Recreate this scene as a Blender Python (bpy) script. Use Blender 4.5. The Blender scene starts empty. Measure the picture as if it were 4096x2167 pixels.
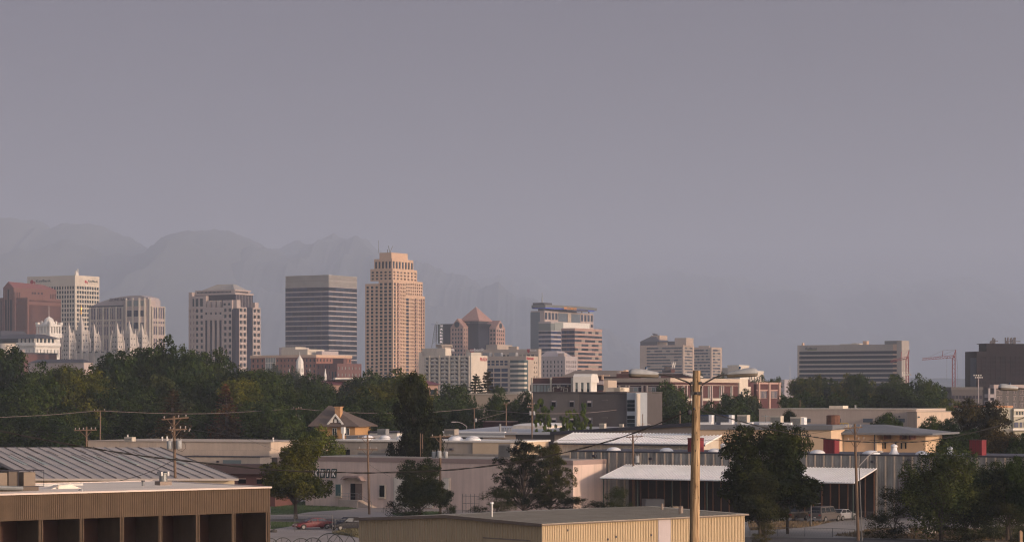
import bpy, math, random
from mathutils import Vector, Matrix
RND = random.Random(7)
R = math.radians
F = 9671.0; CX = 2048.0; YH = 1590.0; CH = 15.5      # focal length in photo pixels, horizon row, eye height
def X(px, D): return (px - CX) * D / F
def Z(py, D): return CH + (YH - py) * D / F
S = bpy.context.scene
COL = S.collection

# ------------------------------------------------------------------ materials
def mat(name, col, rough=.8, var=.12, scale=.6, metal=0.0, spec=.3, bump=0.0, bscale=30., streak=0.0):
    m = bpy.data.materials.new(name); m.use_nodes = True
    n = m.node_tree.nodes; l = m.node_tree.links
    p = n['Principled BSDF']; p.inputs['Roughness'].default_value = rough
    p.inputs['Metallic'].default_value = metal; p.inputs['Specular IOR Level'].default_value = spec
    tc = n.new('ShaderNodeTexCoord')
    nz = n.new('ShaderNodeTexNoise'); nz.inputs['Scale'].default_value = scale; nz.inputs['Detail'].default_value = 6
    nz.inputs['Roughness'].default_value = .65
    l.new(tc.outputs['Object'], nz.inputs['Vector'])
    r = n.new('ShaderNodeMapRange'); r.inputs[1].default_value = .3; r.inputs[2].default_value = .7
    r.inputs[3].default_value = 1 - var; r.inputs[4].default_value = 1 + var
    l.new(nz.outputs['Fac'], r.inputs[0])
    last = r.outputs[0]
    if streak:
        mp = n.new('ShaderNodeMapping'); mp.inputs['Scale'].default_value = (1.4, 1.4, .08)
        n2 = n.new('ShaderNodeTexNoise'); n2.inputs['Scale'].default_value = 1.0; n2.inputs['Detail'].default_value = 5
        l.new(tc.outputs['Object'], mp.inputs['Vector']); l.new(mp.outputs[0], n2.inputs['Vector'])
        r2 = n.new('ShaderNodeMapRange'); r2.inputs[1].default_value = .35; r2.inputs[2].default_value = .7
        r2.inputs[3].default_value = 1 + streak * .4; r2.inputs[4].default_value = 1 - streak
        l.new(n2.outputs['Fac'], r2.inputs[0])
        mu = n.new('ShaderNodeMath'); mu.operation = 'MULTIPLY'
        l.new(last, mu.inputs[0]); l.new(r2.outputs[0], mu.inputs[1]); last = mu.outputs[0]
    vm = n.new('ShaderNodeVectorMath'); vm.operation = 'SCALE'; vm.inputs[0].default_value = col
    l.new(last, vm.inputs['Scale']); l.new(vm.outputs[0], p.inputs['Base Color'])
    if bump:
        nb = n.new('ShaderNodeTexNoise'); nb.inputs['Scale'].default_value = bscale
        l.new(tc.outputs['Object'], nb.inputs['Vector'])
        b = n.new('ShaderNodeBump'); b.inputs['Strength'].default_value = bump; b.inputs['Distance'].default_value = .05
        l.new(nb.outputs['Fac'], b.inputs['Height']); l.new(b.outputs[0], p.inputs['Normal'])
    return m
def glass(name, col, var=.45, rough=.25, spec=.16, blinds=0.0):
    m = bpy.data.materials.new(name); m.use_nodes = True
    n = m.node_tree.nodes; l = m.node_tree.links
    p = n['Principled BSDF']; p.inputs['Roughness'].default_value = rough; p.inputs['Specular IOR Level'].default_value = spec
    oi = n.new('ShaderNodeObjectInfo'); g = n.new('ShaderNodeNewGeometry')
    a = n.new('ShaderNodeMath'); a.operation = 'ADD'; fr = n.new('ShaderNodeMath'); fr.operation = 'FRACT'
    l.new(oi.outputs['Random'], a.inputs[0]); l.new(g.outputs['Random Per Island'], a.inputs[1]); l.new(a.outputs[0], fr.inputs[0])
    cr = n.new('ShaderNodeValToRGB'); e = cr.color_ramp.elements
    e[0].color = tuple(c * (1 - var) for c in col) + (1,); e[1].color = tuple(c * (1 + var) for c in col) + (1,)
    if blinds:
        e[1].position = 1 - blinds
        k = cr.color_ramp.elements.new(min(.999, 1 - blinds + .01)); k.color = (.30, .27, .23, 1)
    l.new(fr.outputs[0], cr.inputs[0]); l.new(cr.outputs[0], p.inputs['Base Color'])
    return m
MATS = {}
def M(k):
    if k not in MATS:
        d = MDEF[k]; MATS[k] = (glass if d[0] == 'g' else mat)(k, *d[1:-1], **d[-1]) if isinstance(d[-1], dict) else (glass if d[0] == 'g' else mat)(k, *d[1:])
    return MATS[k]

# ------------------------------------------------------------------ mesh builder
class MB:
    def __init__(s): s.v = []; s.f = []; s.q = []
    def add(s, vs, fs):
        k = len(s.v); s.q.append((k, len(s.f))); s.v += [tuple(p) for p in vs]; s.f += [tuple(i + k for i in f) for f in fs]; return s
    def box(s, x0, x1, y0, y1, z0, z1):
        return s.add([(x0,y0,z0),(x1,y0,z0),(x1,y1,z0),(x0,y1,z0),(x0,y0,z1),(x1,y0,z1),(x1,y1,z1),(x0,y1,z1)],
                     [(0,3,2,1),(4,5,6,7),(0,1,5,4),(1,2,6,5),(2,3,7,6),(3,0,4,7)])
    def hexa(s, b, t):          # two quads, bottom and top (any four points each)
        return s.add(list(b) + list(t), [(0,3,2,1),(4,5,6,7),(0,1,5,4),(1,2,6,5),(2,3,7,6),(3,0,4,7)])
    def prism(s, poly, z0, z1):
        n = len(poly)
        return s.add([(x,y,z0) for x,y in poly] + [(x,y,z1) for x,y in poly],
                     [tuple(range(n))[::-1], tuple(range(n, 2*n))] + [(i,(i+1)%n,n+(i+1)%n,n+i) for i in range(n)])
    def loft(s, rings, cap=True):
        n = len(rings[0]); vs = [p for r in rings for p in r]; fs = []
        for k in range(len(rings)-1):
            for i in range(n):
                j = (i+1) % n; fs.append((k*n+i, k*n+j, (k+1)*n+j, (k+1)*n+i))
        if cap: fs += [tuple(range(n))[::-1], tuple(range((len(rings)-1)*n, len(rings)*n))]
        return s.add(vs, fs)
    def tube(s, p, q, r, r2=None, n=8):
        return s.path([p, q], [r, r if r2 is None else r2], n)
    def path(s, pts, rs, n=6):
        pts = [Vector(p) for p in pts]
        if not isinstance(rs, (list, tuple)): rs = [rs]*len(pts)
        rings = []
        for i, p in enumerate(pts):
            t = (pts[min(i+1, len(pts)-1)] - pts[max(i-1, 0)])
            if t.length < 1e-9: t = Vector((0,0,1))
            t.normalize(); a = Vector((0,0,1)) if abs(t.z) < .9 else Vector((1,0,0))
            u = t.cross(a).normalized(); w = t.cross(u)
            rings.append([tuple(p + rs[i]*(math.cos(k*2*math.pi/n)*u + math.sin(k*2*math.pi/n)*w)) for k in range(n)])
        return s.loft(rings)
    def lathe(s, prof, c=(0,0,0), n=16, sx=1, sy=1):
        return s.loft([[(c[0]+max(r,.001)*sx*math.cos(k*2*math.pi/n), c[1]+max(r,.001)*sy*math.sin(k*2*math.pi/n), c[2]+z) for k in range(n)] for r, z in prof])
    def pyr(s, poly, z0, apex, zt=None):
        n = len(poly)
        return s.add([(x,y,z0) for x,y in poly] + [apex], [tuple(range(n))[::-1]] + [(i,(i+1)%n,n) for i in range(n)])
    def blob(s, c, r, seed=0, n=10, m=7, jag=.15):
        rr = random.Random(seed); rings = []
        for j in range(m+1):
            a = -math.pi/2 + math.pi*j/m
            rings.append([(c[0]+r[0]*math.cos(a)*math.cos(k*2*math.pi/n)*(1+rr.uniform(-jag,jag)), c[1]+r[1]*math.cos(a)*math.sin(k*2*math.pi/n)*(1+rr.uniform(-jag,jag)), c[2]+r[2]*math.sin(a)*(1+rr.uniform(-jag,jag))) for k in range(n)])
        return s.loft(rings)
    def build(s, name, m, parent=None, smooth=False, label=None):
        me = bpy.data.meshes.new(name); me.from_pydata(s.v, [], s.f); me.validate()
        if m is not None: me.materials.append(M(m) if isinstance(m, str) else m)
        if smooth:
            for p in me.polygons: p.use_smooth = True
            try: me.set_sharp_from_angle(angle=R(40))
            except Exception: pass
        o = bpy.data.objects.new(name, me); COL.objects.link(o)
        if parent: o.parent = parent
        if label: o['label'] = label
        return o
def tag(o, label=None, cat=None, group=None, kind=None):
    if label: o['label'] = label
    if cat: o['category'] = cat
    if group: o['group'] = group
    if kind: o['kind'] = kind
    return o
def empty(name, loc, rz=0, label=None, cat=None, group=None):
    o = bpy.data.objects.new(name, None); COL.objects.link(o); o.location = loc; o.rotation_euler = (0,0,rz)
    o.empty_display_size = .1
    return tag(o, label, cat, group)
def kids(o): return [c for c in bpy.data.objects if c.parent == o]
def copy_tree(o, loc, rz, label, scale=None, group=None, cm=None):
    cm = cm if cm is not None else KID.get(o.name, None)
    if cm is None: cm = KID[o.name] = [(c, kids(c)) for c in kids(o)]
    r = o.copy(); COL.objects.link(r); r.location = loc; r.rotation_euler = (0,0,rz); r['label'] = label
    if scale is not None: r.scale = scale
    if group: r['group'] = group
    for c, g in cm:
        d = c.copy(); COL.objects.link(d); d.parent = r
        for e in g:
            h = e.copy(); COL.objects.link(h); h.parent = d
    return r
KID = {}
def text_mesh(txt, bold=0.0, shear=0.0):
    cu = bpy.data.curves.new('t', 'FONT'); cu.body = txt; cu.size = 1; cu.offset = bold; cu.shear = shear; cu.resolution_u = 2
    o = bpy.data.objects.new('t', cu); COL.objects.link(o); bpy.context.view_layer.update()
    me = bpy.data.meshes.new_from_object(o); vs = [v.co.copy() for v in me.vertices]; fs = [tuple(p.vertices) for p in me.polygons]
    bpy.data.objects.remove(o); bpy.data.meshes.remove(me)
    return vs, fs
# ------------------------------------------------------------------ facades
class Face:
    def __init__(s, b, o, d, flip=1):
        s.b = b; s.o = o; L = math.hypot(*d); s.d = (d[0]/L, d[1]/L)
        s.n = (s.d[1]*flip, -s.d[0]*flip); s.flip = flip      # outward normal
    def p(s, u, d, z): return (s.o[0]+u*s.d[0]+d*s.n[0], s.o[1]+u*s.d[1]+d*s.n[1], z)
    def box(s, mb, u0, u1, d0, d1, z0, z1):
        return mb.hexa([s.p(u0,d0,z0), s.p(u1,d0,z0), s.p(u1,d1,z0), s.p(u0,d1,z0)], [s.p(u0,d0,z1), s.p(u1,d0,z1), s.p(u1,d1,z1), s.p(u0,d1,z1)])
    def u(s, px): return s.b.solve(s.o, s.d, px)
    def z(s, u, py):
        w = s.b.world(s.p(u, 0, 0)); return CH + (YH-py)*w[1]/F - s.b.z0
    def poly(s, mb, pts, d0, d1):      # polygon in (u,z) extruded along the normal
        n = len(pts)
        return mb.add([s.p(u,d0,z) for u,z in pts] + [s.p(u,d1,z) for u,z in pts],
                      [tuple(range(n)), tuple(range(n,2*n))[::-1]] + [(i,n+i,n+(i+1)%n,(i+1)%n) for i in range(n)])
    def text(s, txt, u0, u1, z0, z1, m, name='lettering', d=.15, bold=0, shear=0, parent=None):
        vs, fs = text_mesh(txt, bold, shear)
        x0 = min(v.x for v in vs); x1 = max(v.x for v in vs); y0 = min(v.y for v in vs); y1 = max(v.y for v in vs)
        U = lambda x: u0 + (x-x0)/(x1-x0)*(u1-u0)
        W = lambda y: z0 + (y-y0)/(y1-y0)*(z1-z0)
        n = len(vs); mb = MB()
        mb.add([s.p(U(v.x), d, W(v.y)) for v in vs] + [s.p(U(v.x), d*.3, W(v.y)) for v in vs], fs)
        cnt = {}
        for f in fs:
            for i in range(len(f)):
                a, c = f[i], f[(i+1)%len(f)]; k = (min(a,c), max(a,c)); cnt[k] = cnt.get(k, 0) + 1
        mb.f += [(a, c, c+n, a+n) for (a, c), q in cnt.items() if q == 1]
        return mb.build(name, m, parent or s.b.o)
class B:
    def __init__(s, name, label, cat, px, D, th=59., group=None, z0=0.0):
        s.th = R(th); s.c = (X(px, D), D); s.z0 = z0
        s.o = empty(name, (s.c[0], s.c[1], z0), s.th, label, cat, group)
        s.W = Face(s, (0,0), (1,0)); s.N = Face(s, (0,0), (0,1), -1); s.D = D; s.w = []; s.mb = {}
    def world(s, p):
        c, n = math.cos(s.th), math.sin(s.th); return (s.c[0]+p[0]*c-p[1]*n, s.c[1]+p[0]*n+p[1]*c)
    def solve(s, o, d, px):
        t = (px-CX)/F; c, n = math.cos(s.th), math.sin(s.th)
        wx, wy = s.world(o); dx, dy = d[0]*c-d[1]*n, d[0]*n+d[1]*c
        return (t*wy - wx)/(dx - t*dy)
    def face(s, o, d, flip=1): return Face(s, o, d, flip)
    def zc(s, py): return CH + (YH-py)*s.D/F - s.z0
    def m(s, k):                        # part builder by part name
        if k not in s.mb: s.mb[k] = MB()
        return s.mb[k]
    def win(s, fc, u0, u1, z0, z1, d0=-.5, d1=-.38, m='glass_dark', name='window'):
        s.w.append((fc, u0, u1, z0, z1, d0, d1, m, name))
    def grid(s, mb, fc, u0, u1, z0, z1, nc, nr, wf=.7, hf=.6, d=.5, mu0=0, mu1=0, zt=0, zb=0, gm='glass_dark', name='window', skip=None, d0=0.0):
        cw = (u1-u0-mu0-mu1)/nc; rh = (z1-z0-zt-zb)/nr
        U = [(u0+mu0+cw*(i+.5-wf/2), u0+mu0+cw*(i+.5+wf/2)) for i in range(nc)]
        V = [(z0+zb+rh*(j+.5-hf/2), z0+zb+rh*(j+.5+hf/2)) for j in range(nr)]
        ed = [u0] + [x for c in U for x in c] + [u1]
        for i in range(0, len(ed), 2):
            if ed[i+1]-ed[i] > .02: fc.box(mb, ed[i], ed[i+1], d0-d, d0, z0, z1)
        ez = [z0] + [x for c in V for x in c] + [z1]
        for a, b in U:
            for j in range(0, len(ez), 2):
                if ez[j+1]-ez[j] > .02: fc.box(mb, a, b, d0-d, d0-.04, ez[j], ez[j+1])
        for i, (a, b) in enumerate(U):
            for j, (p, q) in enumerate(V):
                if skip and skip(i, j): fc.box(mb, a, b, d0-d, d0-.04, p, q)
                else: s.win(fc, a, b, p, q, d0-d, d0-d+.12, gm, name)
        return U, V
    def bands(s, mb, fc, u0, u1, z0, z1, nr, hf=.6, d=.3, zt=0, zb=0, gm='glass_dark', name='window_band', nm=0):
        rh = (z1-z0-zt-zb)/nr; V = [(z0+zb+rh*(j+.5-hf/2), z0+zb+rh*(j+.5+hf/2)) for j in range(nr)]
        ez = [z0] + [x for c in V for x in c] + [z1]
        for j in range(0, len(ez), 2):
            if ez[j+1]-ez[j] > .02: fc.box(mb, u0, u1, -d, 0, ez[j], ez[j+1])
        for p, q in V:
            k = max(nm, 1); w = (u1-u0)/k
            for i in range(k): s.win(fc, u0+w*i+(.1 if i else 0), u0+w*(i+1), p, q, -d, -d+.1, gm, name)
    def done(s, mats, smooth=()):
        for k, mb in s.mb.items():
            if not mb.v: continue
            mk = mats.get(k, 'concrete')
            if k in SPLIT and len(mb.q) > 1:
                q = mb.q + [(len(mb.v), len(mb.f))]; pc = []
                for (v0, f0), (v1, f1) in zip(q, q[1:]):
                    if v1 > v0: pc.append((mb.v[v0:v1], [tuple(i-v0 for i in f) for f in mb.f[f0:f1]]))
                pc.sort(key=lambda t: -max(v[2] for v in t[0]))
                for vs, fs in pc[:100]: MB().add(vs, fs).build(k, mk, s.o, smooth=k in smooth)
                if pc[100:]:
                    r = MB()
                    for vs, fs in pc[100:]: r.add(vs, fs)
                    r.build(k, mk, s.o)['kind'] = 'stuff'
            else: mb.build(k, mk, s.o, smooth=k in smooth)
        s.mb = {}
        byn = {}
        for w in s.w: byn.setdefault(w[8], []).append(w)
        for nm, L in byn.items():
            L.sort(key=lambda w: -w[4])
            for w in L[:100]:
                w[0].box(MB(), 0,0,0,0,0,0); mb = MB(); w[0].box(mb, w[1], w[2], w[5], w[6], w[3], w[4]); mb.build(nm, w[7], s.o)
            rest = {}
            for w in L[100:]: w[0].box(rest.setdefault(w[7], MB()), w[1], w[2], w[5], w[6], w[3], w[4])
            if rest:
                k0 = None; allmb = MB(); mm = list(rest)
                for k in mm: n0 = len(allmb.f); allmb.add(rest[k].v, rest[k].f); rest[k].rng = (n0, len(allmb.f))
                o = allmb.build(nm, mm[0], s.o); o['kind'] = 'stuff'
                for i, k in enumerate(mm[1:], 1):
                    o.data.materials.append(M(k))
                    for f in range(*rest[k].rng): o.data.polygons[f].material_index = i
        s.w = []
        return s.o
def ev(a, b, n): return [a+(b-a)*i/n for i in range(n+1)]
SPLIT = {'garage_door','garage_frame','wall_lamp','door_frame','batten','cap','pilaster','vent','fin','pier','spire','window','balcony','mullion','antenna','canopy_post','pinnacle','rooftop_unit','dark_panel','louvre_slat','rooftop_antenna','round_window','party_wall','floor_slab','penthouse',
 'shield_sign','rooftop_box','dark_plant','blade','post','skylight','chimney','lamp','downspout','stair_step','roof_vent','column','rooftop_mast','corner_pier','tower_leg','insulator','bracket','window_frame','roof_pipe','truss','purlin','roof_fan','plant_room','rib'}
MDEF = {
 'concrete': ('m', (.40,.36,.31), .85, .1, .3),
 'glass_dark': ('g', (.014,.024,.032)), 'glass_blue': ('g', (.016,.028,.075), .6, .5, .05), 'glass_grey': ('g', (.028,.042,.068), .6, .4, .08),
 'glass_green': ('g', (.05,.09,.09), .35), 'glass_mix': ('g', (.028,.038,.05), .6, .3, .16, .22), 'glass_black': ('g', (.006,.007,.010), .3),
 'glass_pale': ('g', (.22,.25,.24), .3), 'glass_maroon': ('g', (.014,.012,.024), .4, .5, .06),
 'cream': ('m', (.60,.53,.44), .8, .06, .1, {'streak': .05}), 'cream_d': ('m', (.50,.45,.38), .8, .08, .2, {'streak': .08}),
 'pinkstone': ('m', (.43,.35,.32), .8, .07, .1), 'greypink': ('m', (.40,.35,.35), .8, .08, .1),
 'redbrown': ('m', (.165,.08,.068), .7, .08, .1), 'redroof': ('m', (.20,.075,.07), .6, .08, .1),
 'tan': ('m', (.56,.385,.27), .8, .06, .1), 'tanstone': ('m', (.46,.375,.30), .8, .08, .1), 'rose': ('m', (.40,.26,.215), .75, .07, .1),
 'roseroof': ('m', (.37,.22,.185), .6, .06, .1), 'copper': ('m', (.36,.335,.31), .5, .1, .1), 'granite': ('m', (.46,.42,.385), .85, .14, .4, {'streak': .12}),
 'white': ('m', (.68,.65,.60), .7, .06, .3), 'white_roof': ('m', (.78,.77,.76), .5, .07, .4), 'offwhite': ('m', (.62,.57,.50), .75, .08, .3, {'streak': .08}),
 'slate': ('m', (.055,.052,.065), .6, .15, .3), 'grey_metal': ('m', (.30,.30,.30), .45, .12, .5, {'metal': .3}), 'steel': ('m', (.20,.21,.21), .5, .15, 2., {'metal': .5}),
 'gold': ('m', (.70,.40,.08), .35, .05, 1., {'metal': .7}), 'brick': ('m', (.24,.105,.075), .85, .15, .5), 'darkbrick': ('m', (.13,.06,.055), .85, .15, .5),
 'maroon': ('m', (.075,.028,.028), .85, .15, .6), 'charcoal': ('m', (.075,.066,.066), .8, .1, .4), 'charcoal2': ('m', (.105,.095,.09), .8, .1, .4), 'blackpanel': ('m', (.016,.011,.012), .9, .2, .1, {'spec': .03}),
 'sign_green': ('m', (.03,.05,.05), .6, .1, 1.), 'sign_red': ('m', (.42,.035,.045), .6, .1, 1.), 'sign_white': ('m', (.75,.72,.70), .6, .05, 1.), 'sign_dark': ('m', (.06,.05,.06), .6, .1, 1.),
 'orange_sign': ('m', (.65,.28,.06), .6, .05, 1.), 'blue_sign': ('m', (.05,.10,.45), .6, .1, 1.), 'sandroof': ('m', (.22,.175,.14), .8, .12, .3),
 'skytan': ('m', (.47,.36,.28), .8, .07, .15),
}

MDEF.update({
 'maroonroof': ('m', (.19,.06,.075), .7, .08, .2), 'core_glass': ('g', (.018,.020,.035), .1), 'sign_lit': ('m', (.72,.68,.78), .5, .03, 1.), 'sign_lit2': ('m', (.80,.74,.66), .5, .03, 1.),
 'curtain_blue': ('g', (.10,.125,.15), .1, .3, .5), 'greyblue': ('m', (.15,.16,.16), .5, .06, .2), 'glass_grey2': ('g', (.16,.18,.17), .1), 'glass_pale2': ('g', (.26,.28,.26), .05),
 'glass_navy': ('g', (.006,.014,.030), .12, .7, .04), 'greystone': ('m', (.33,.295,.27), .8, .06, .1), 'sign_olive': ('m', (.16,.2,.05), .6, .05, 1.), 'crane_red': ('m', (.24,.035,.04), .6, .1, 1.),
 'glass_maroon2': ('g', (.012,.007,.008), .5, .8, .03), 'blue_light_tone': ('m', (.05,.12,.75), .4, .03, 1.),
})
MDEF.update({
 'steel2': ('m', (.10,.10,.115), .5, .1, 1.), 'bluegrey': ('m', (.30,.33,.36), .6, .06, .3), 'pale_roof': ('m', (.42,.42,.44), .5, .1, .3), 'grey_roof': ('m', (.16,.165,.175), .55, .1, .4),
 'tan2': ('m', (.56,.41,.28), .85, .06, .3), 'tan3': ('m', (.52,.41,.29), .85, .08, .3), 'rust': ('m', (.13,.06,.04), .8, .3, 2.), 'beige': ('m', (.44,.36,.31), .85, .07, .2, {'streak': .08}), 'cream_t': ('m', (.58,.46,.36), .85, .07, .2, {'streak': .1}),
 'glass_bluegrey': ('g', (.10,.115,.14), .1), 'glass_bluedeep': ('g', (.015,.03,.08), .2), 'yellow_paint': ('m', (.50,.33,.08), .6, .1, 1.), 'greencream': ('m', (.40,.38,.31), .85, .08, .2), 'orange_tan': ('m', (.48,.26,.15), .8, .08, .5),
 'greytan': ('m', (.32,.28,.24), .85, .1, .4, {'streak': .1}), 'slate2': ('m', (.19,.19,.20), .7, .1, .4), 'ochre': ('m', (.47,.27,.125), .8, .08, .6), 'shingle': ('m', (.13,.10,.085), .9, .18, 1.5), 'brick_tan': ('m', (.42,.24,.12), .85, .15, 2.),
 'brownroof': ('m', (.075,.045,.04), .85, .15, .8), 'oldmetal': ('m', (.43,.375,.335), .6, .12, .35), 'rustseam': ('m', (.22,.175,.145), .8, .2, .8), 'palepanel': ('m', (.38,.41,.36), .5, .08, .5), 'cream_rib': ('m', (.60,.50,.36), .8, .06, .5),
})
MDEF.update({
 'wh_grey': ('m', (.29,.275,.25), .85, .14, .5, {'streak': .4}), 'wh_batten': ('m', (.47,.38,.30), .8, .12, .8), 'door_grey': ('m', (.22,.20,.20), .7, .08, .5), 'red_paint': ('m', (.17,.022,.028), .7, .08, 1.), 'red_dull': ('m', (.10,.018,.020), .6, .1, 1.),
 'white_metal': ('m', (.70,.70,.71), .4, .06, 1.), 'dkgreen': ('m', (.025,.04,.035), .6, .1, 1.), 'canopy_shade': ('m', (.035,.03,.03), .9, .25, .5), 'brown_batten': ('m', (.16,.08,.05), .8, .2, .8), 'wood_post': ('m', (.30,.20,.12), .9, .2, 2.),
 'workshop_wall': ('m', (.60,.47,.41), .85, .07, .3, {'streak': .16}), 'pinkbrown': ('m', (.30,.22,.20), .85, .08, .3), 'door_brown': ('m', (.17,.125,.11), .7, .1, 1.), 'conc_old': ('m', (.33,.28,.25), .9, .15, .8, {'bump': .2}), 'navy_box': ('m', (.03,.05,.10), .6, .1, 1.),
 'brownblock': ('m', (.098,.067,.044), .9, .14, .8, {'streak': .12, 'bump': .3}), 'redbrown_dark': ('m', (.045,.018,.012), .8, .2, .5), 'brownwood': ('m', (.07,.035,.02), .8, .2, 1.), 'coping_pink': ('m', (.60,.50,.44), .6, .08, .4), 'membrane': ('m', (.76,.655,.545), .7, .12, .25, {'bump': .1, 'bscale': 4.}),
 'brown_cab': ('m', (.10,.078,.062), .7, .1, 1.), 'tan_cab': ('m', (.19,.15,.115), .7, .1, 1.), 'shed_tan': ('m', (.45,.345,.215), .6, .05, .5, {'streak': .05}), 'shed_roof': ('m', (.36,.31,.24), .6, .14, .5), 'shed_brown': ('m', (.17,.13,.10), .7, .1, 1.),
})
MDEF.update({
 'conc_drive': ('m', (.27,.24,.225), .9, .14, .15, {'bump': .15}), 'conc_drive2': ('m', (.26,.235,.21), .9, .16, .12, {'bump': .15}), 'asphalt': ('m', (.075,.07,.07), .9, .15, .3, {'bump': .2}), 'lawn': ('m', (.045,.075,.025), .95, .25, .4), 'dryweed': ('m', (.10,.09,.05), .95, .3, .5), 'drygrass': ('m', (.17,.125,.075), .95, .3, .35), 'weeds': ('m', (.06,.065,.03), .95, .35, .4),
 'rock': ('m', (.36,.33,.30), .9, .25, 1.5, {'bump': .5, 'bscale': 5.}), 'rock_tan': ('m', (.38,.28,.20), .9, .2, 1.5, {'bump': .5, 'bscale': 5.}), 'rock_dark': ('m', (.06,.055,.05), .9, .3, 2., {}),
 'wood_pole': ('m', (.17,.115,.08), .9, .2, .8, {'streak': .3}), 'porcelain': ('m', (.34,.30,.28), .4, .1, 3.), 'trans_grey': ('m', (.30,.31,.31), .5, .08, 1.5), 'wire': ('m', (.018,.017,.017), .6, .1, 1.), 'wire_pale': ('m', (.20,.16,.15), .6, .1, 1.), 'lampgrey': ('m', (.40,.37,.35), .5, .1, 1.),
 'arm_steel': ('m', (.065,.062,.062), .55, .18, 8., {'metal': .3, 'bump': .2, 'bscale': 60.}), 'lamp_paint': ('m', (.32,.33,.335), .45, .13, 7., {'bump': .08, 'bscale': 40.}), 'lamp_lens': ('m', (.16,.14,.115), .5, .14, 9.), 'photocell_blue': ('m', (.03,.07,.14), .4, .2, 20.), 'dark_hole': ('m', (.02,.012,.008), .9, .2, 5.),
 'fence_steel': ('m', (.13,.13,.13), .6, .1, 1., {'metal': .2}), 'iron_green': ('m', (.05,.055,.045), .7, .2, 2.), 'car_glass': ('m', (.02,.025,.03), .12, .0, 1., {'spec': .6}), 'tyre': ('m', (.015,.015,.015), .85, .1, 3.), 'alloy': ('m', (.16,.155,.155), .5, .1, 3., {'metal': .3}),
 'headlight': ('m', (.50,.46,.42), .2, .05, 5.), 'tail_red': ('m', (.30,.02,.02), .3, .05, 5.), 'red_car': ('m', (.11,.010,.016), .4, .04, 1., {'spec': .25}), 'black_car': ('m', (.010,.011,.016), .5, .05, 1., {'spec': .12}), 'grey_car': ('m', (.085,.075,.07), .4, .05, 1.), 'silver_car': ('m', (.24,.24,.25), .35, .05, 1.), 'dark_truck': ('m', (.05,.035,.02), .5, .1, 1.),
})
MDEF.update({'bark': ('m', (.07,.055,.045), .95, .25, 2.)})
MDEF.update({'ground_dirt': ('m', (.11,.10,.085), .95, .25, .02), 'mountain': ('m', (.10,.11,.10), .95, .3, .0012)})
SUN_E = 2.0; SKY_SAT = .5; SKY_MIX = 1.0; SKY_EAST = (.072,.062,.125,1); SKY_WEST = (1.62,1.42,1.40,1); SKY_STR = .15; EXPO = 0.34; HAZE = 1.06e-4; HAZE_COL = (.74,.835,1.0,1); LEAF_K = .8

# ================================================================== SKYLINE
GL = 'tall towers of the downtown skyline'
def crown_parts(b): pass
# -- cream bank tower with square windows
b = B('office_tower', 'tall cream office tower with square windows and red key logo near its top', 'office tower', 300, 2150, group=GL)
a = b.W.u(397.5); n = b.N.u(109); H = b.zc(1100.6); zw = b.zc(1140.5)
w = b.m('wall'); w.box(.6, a-.0, .6, n, 0, zw); w.box(0, a, 0, n, zw, H); w.box(1, a-1, 1, n-1, H, H+.01)
nr = 22; z0 = zw - nr*4.03
mu = b.W.u(307)
b.grid(w, b.W, 0, a, z0, zw, 9, nr, .74, .66, .6, mu0=mu, mu1=.5)
b.grid(w, b.N, .6, n, z0, zw, 18, nr, .74, .66, .6, mu0=.3, mu1=.3, skip=None)
w.box(0, .6, 0, n, 0, z0); w.box(.6, a, 0, .6, 0, z0)
r = b.m('rooftop_antenna')
for px in (318, 322, 326): 
    u = b.W.u(px); r.box(u-.5, u+.5, 4, 5, H, H+RND.uniform(3, 7.5))
r.box(b.W.u(316), b.W.u(327), 3.6, 5.4, H, H+2.4)
for fc, p0, p1, zz in ((b.N, 204, 144, (1119, 1132)), (b.W, 391.5, 352, (1119.5, 1131))):
    u0, u1 = fc.u(p1), fc.u(p0); z1, z2 = fc.z(u0, zz[0]), fc.z(u0, zz[1])
    fc.text('KeyBank', u0, u1, z2, z1, 'sign_green', 'sign_lettering', bold=.02)
    lg = MB(); q0, q1 = (fc.u(121), fc.u(141)) if fc is b.N else (fc.u(338.5), fc.u(350))
    c = q0+(q1-q0)*.33; rr = abs(q1-q0)*.33; zc = (z1+z2)/2 - .4
    ring = [(c+rr*math.cos(k*math.pi/6), zc+rr*math.sin(k*math.pi/6)) for k in range(12)]
    fc.poly(lg, ring, .05, .2); k0 = c+(q1-c)*.3; fc.box(lg, min(k0,q1), max(k0,q1), .05, .22, zc-.9, zc+.2)
    fc.box(lg, min(q1,q1-(q1-c)*.2), max(q1,q1-(q1-c)*.2), .05, .22, zc-2, zc+.2)
    lg.build('key_logo', 'sign_red', b.o)
b.done({'wall': 'cream', 'rooftop_antenna': 'white'})

# -- red brown gabled tower
b = B('office_tower', 'red brown ribbed office tower with a gabled roof at the left edge', 'office tower', 54, 2010, group=GL)
a = b.W.u(225); n = b.N.u(12.5); H = b.zc(1150)
w = b.m('wall'); w.box(.5, a, .5, n, 0, H); zr = b.zc(1123)-.5
rf = b.m('roof'); rf.add([(0,0,H),(0,n,H),(0,n/2,zr),(a,0,H),(a,n,H),(a-10,n/2,zr-1)], [(0,1,2),(0,2,5,3),(1,4,5,2),(3,5,4),(0,3,4,1)])
zs = b.zc(1160)
b.bands(w, b.W, 0, a, zs, H, 1, .02, .5, gm='glass_maroon')
cols = [(0.02,.06),(.08,.12),(.14,.17)]
b.grid(w, b.W, 0, a, 0, zs, 26, 1, .45, .97, .5, gm='glass_maroon', skip=lambda i, j: i < 26 and 3 < i < 22)
for u in (.42,.48,.56,.64): b.W.box(b.m('vent'), a*u, a*(u+.04), 0.01, .1, b.zc(1172), b.zc(1164))
b.N.box(w, 0, n*.16, -.5, 0, 0, H); b.N.box(w, n*.86, n, -.5, 0, 0, H)
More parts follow.
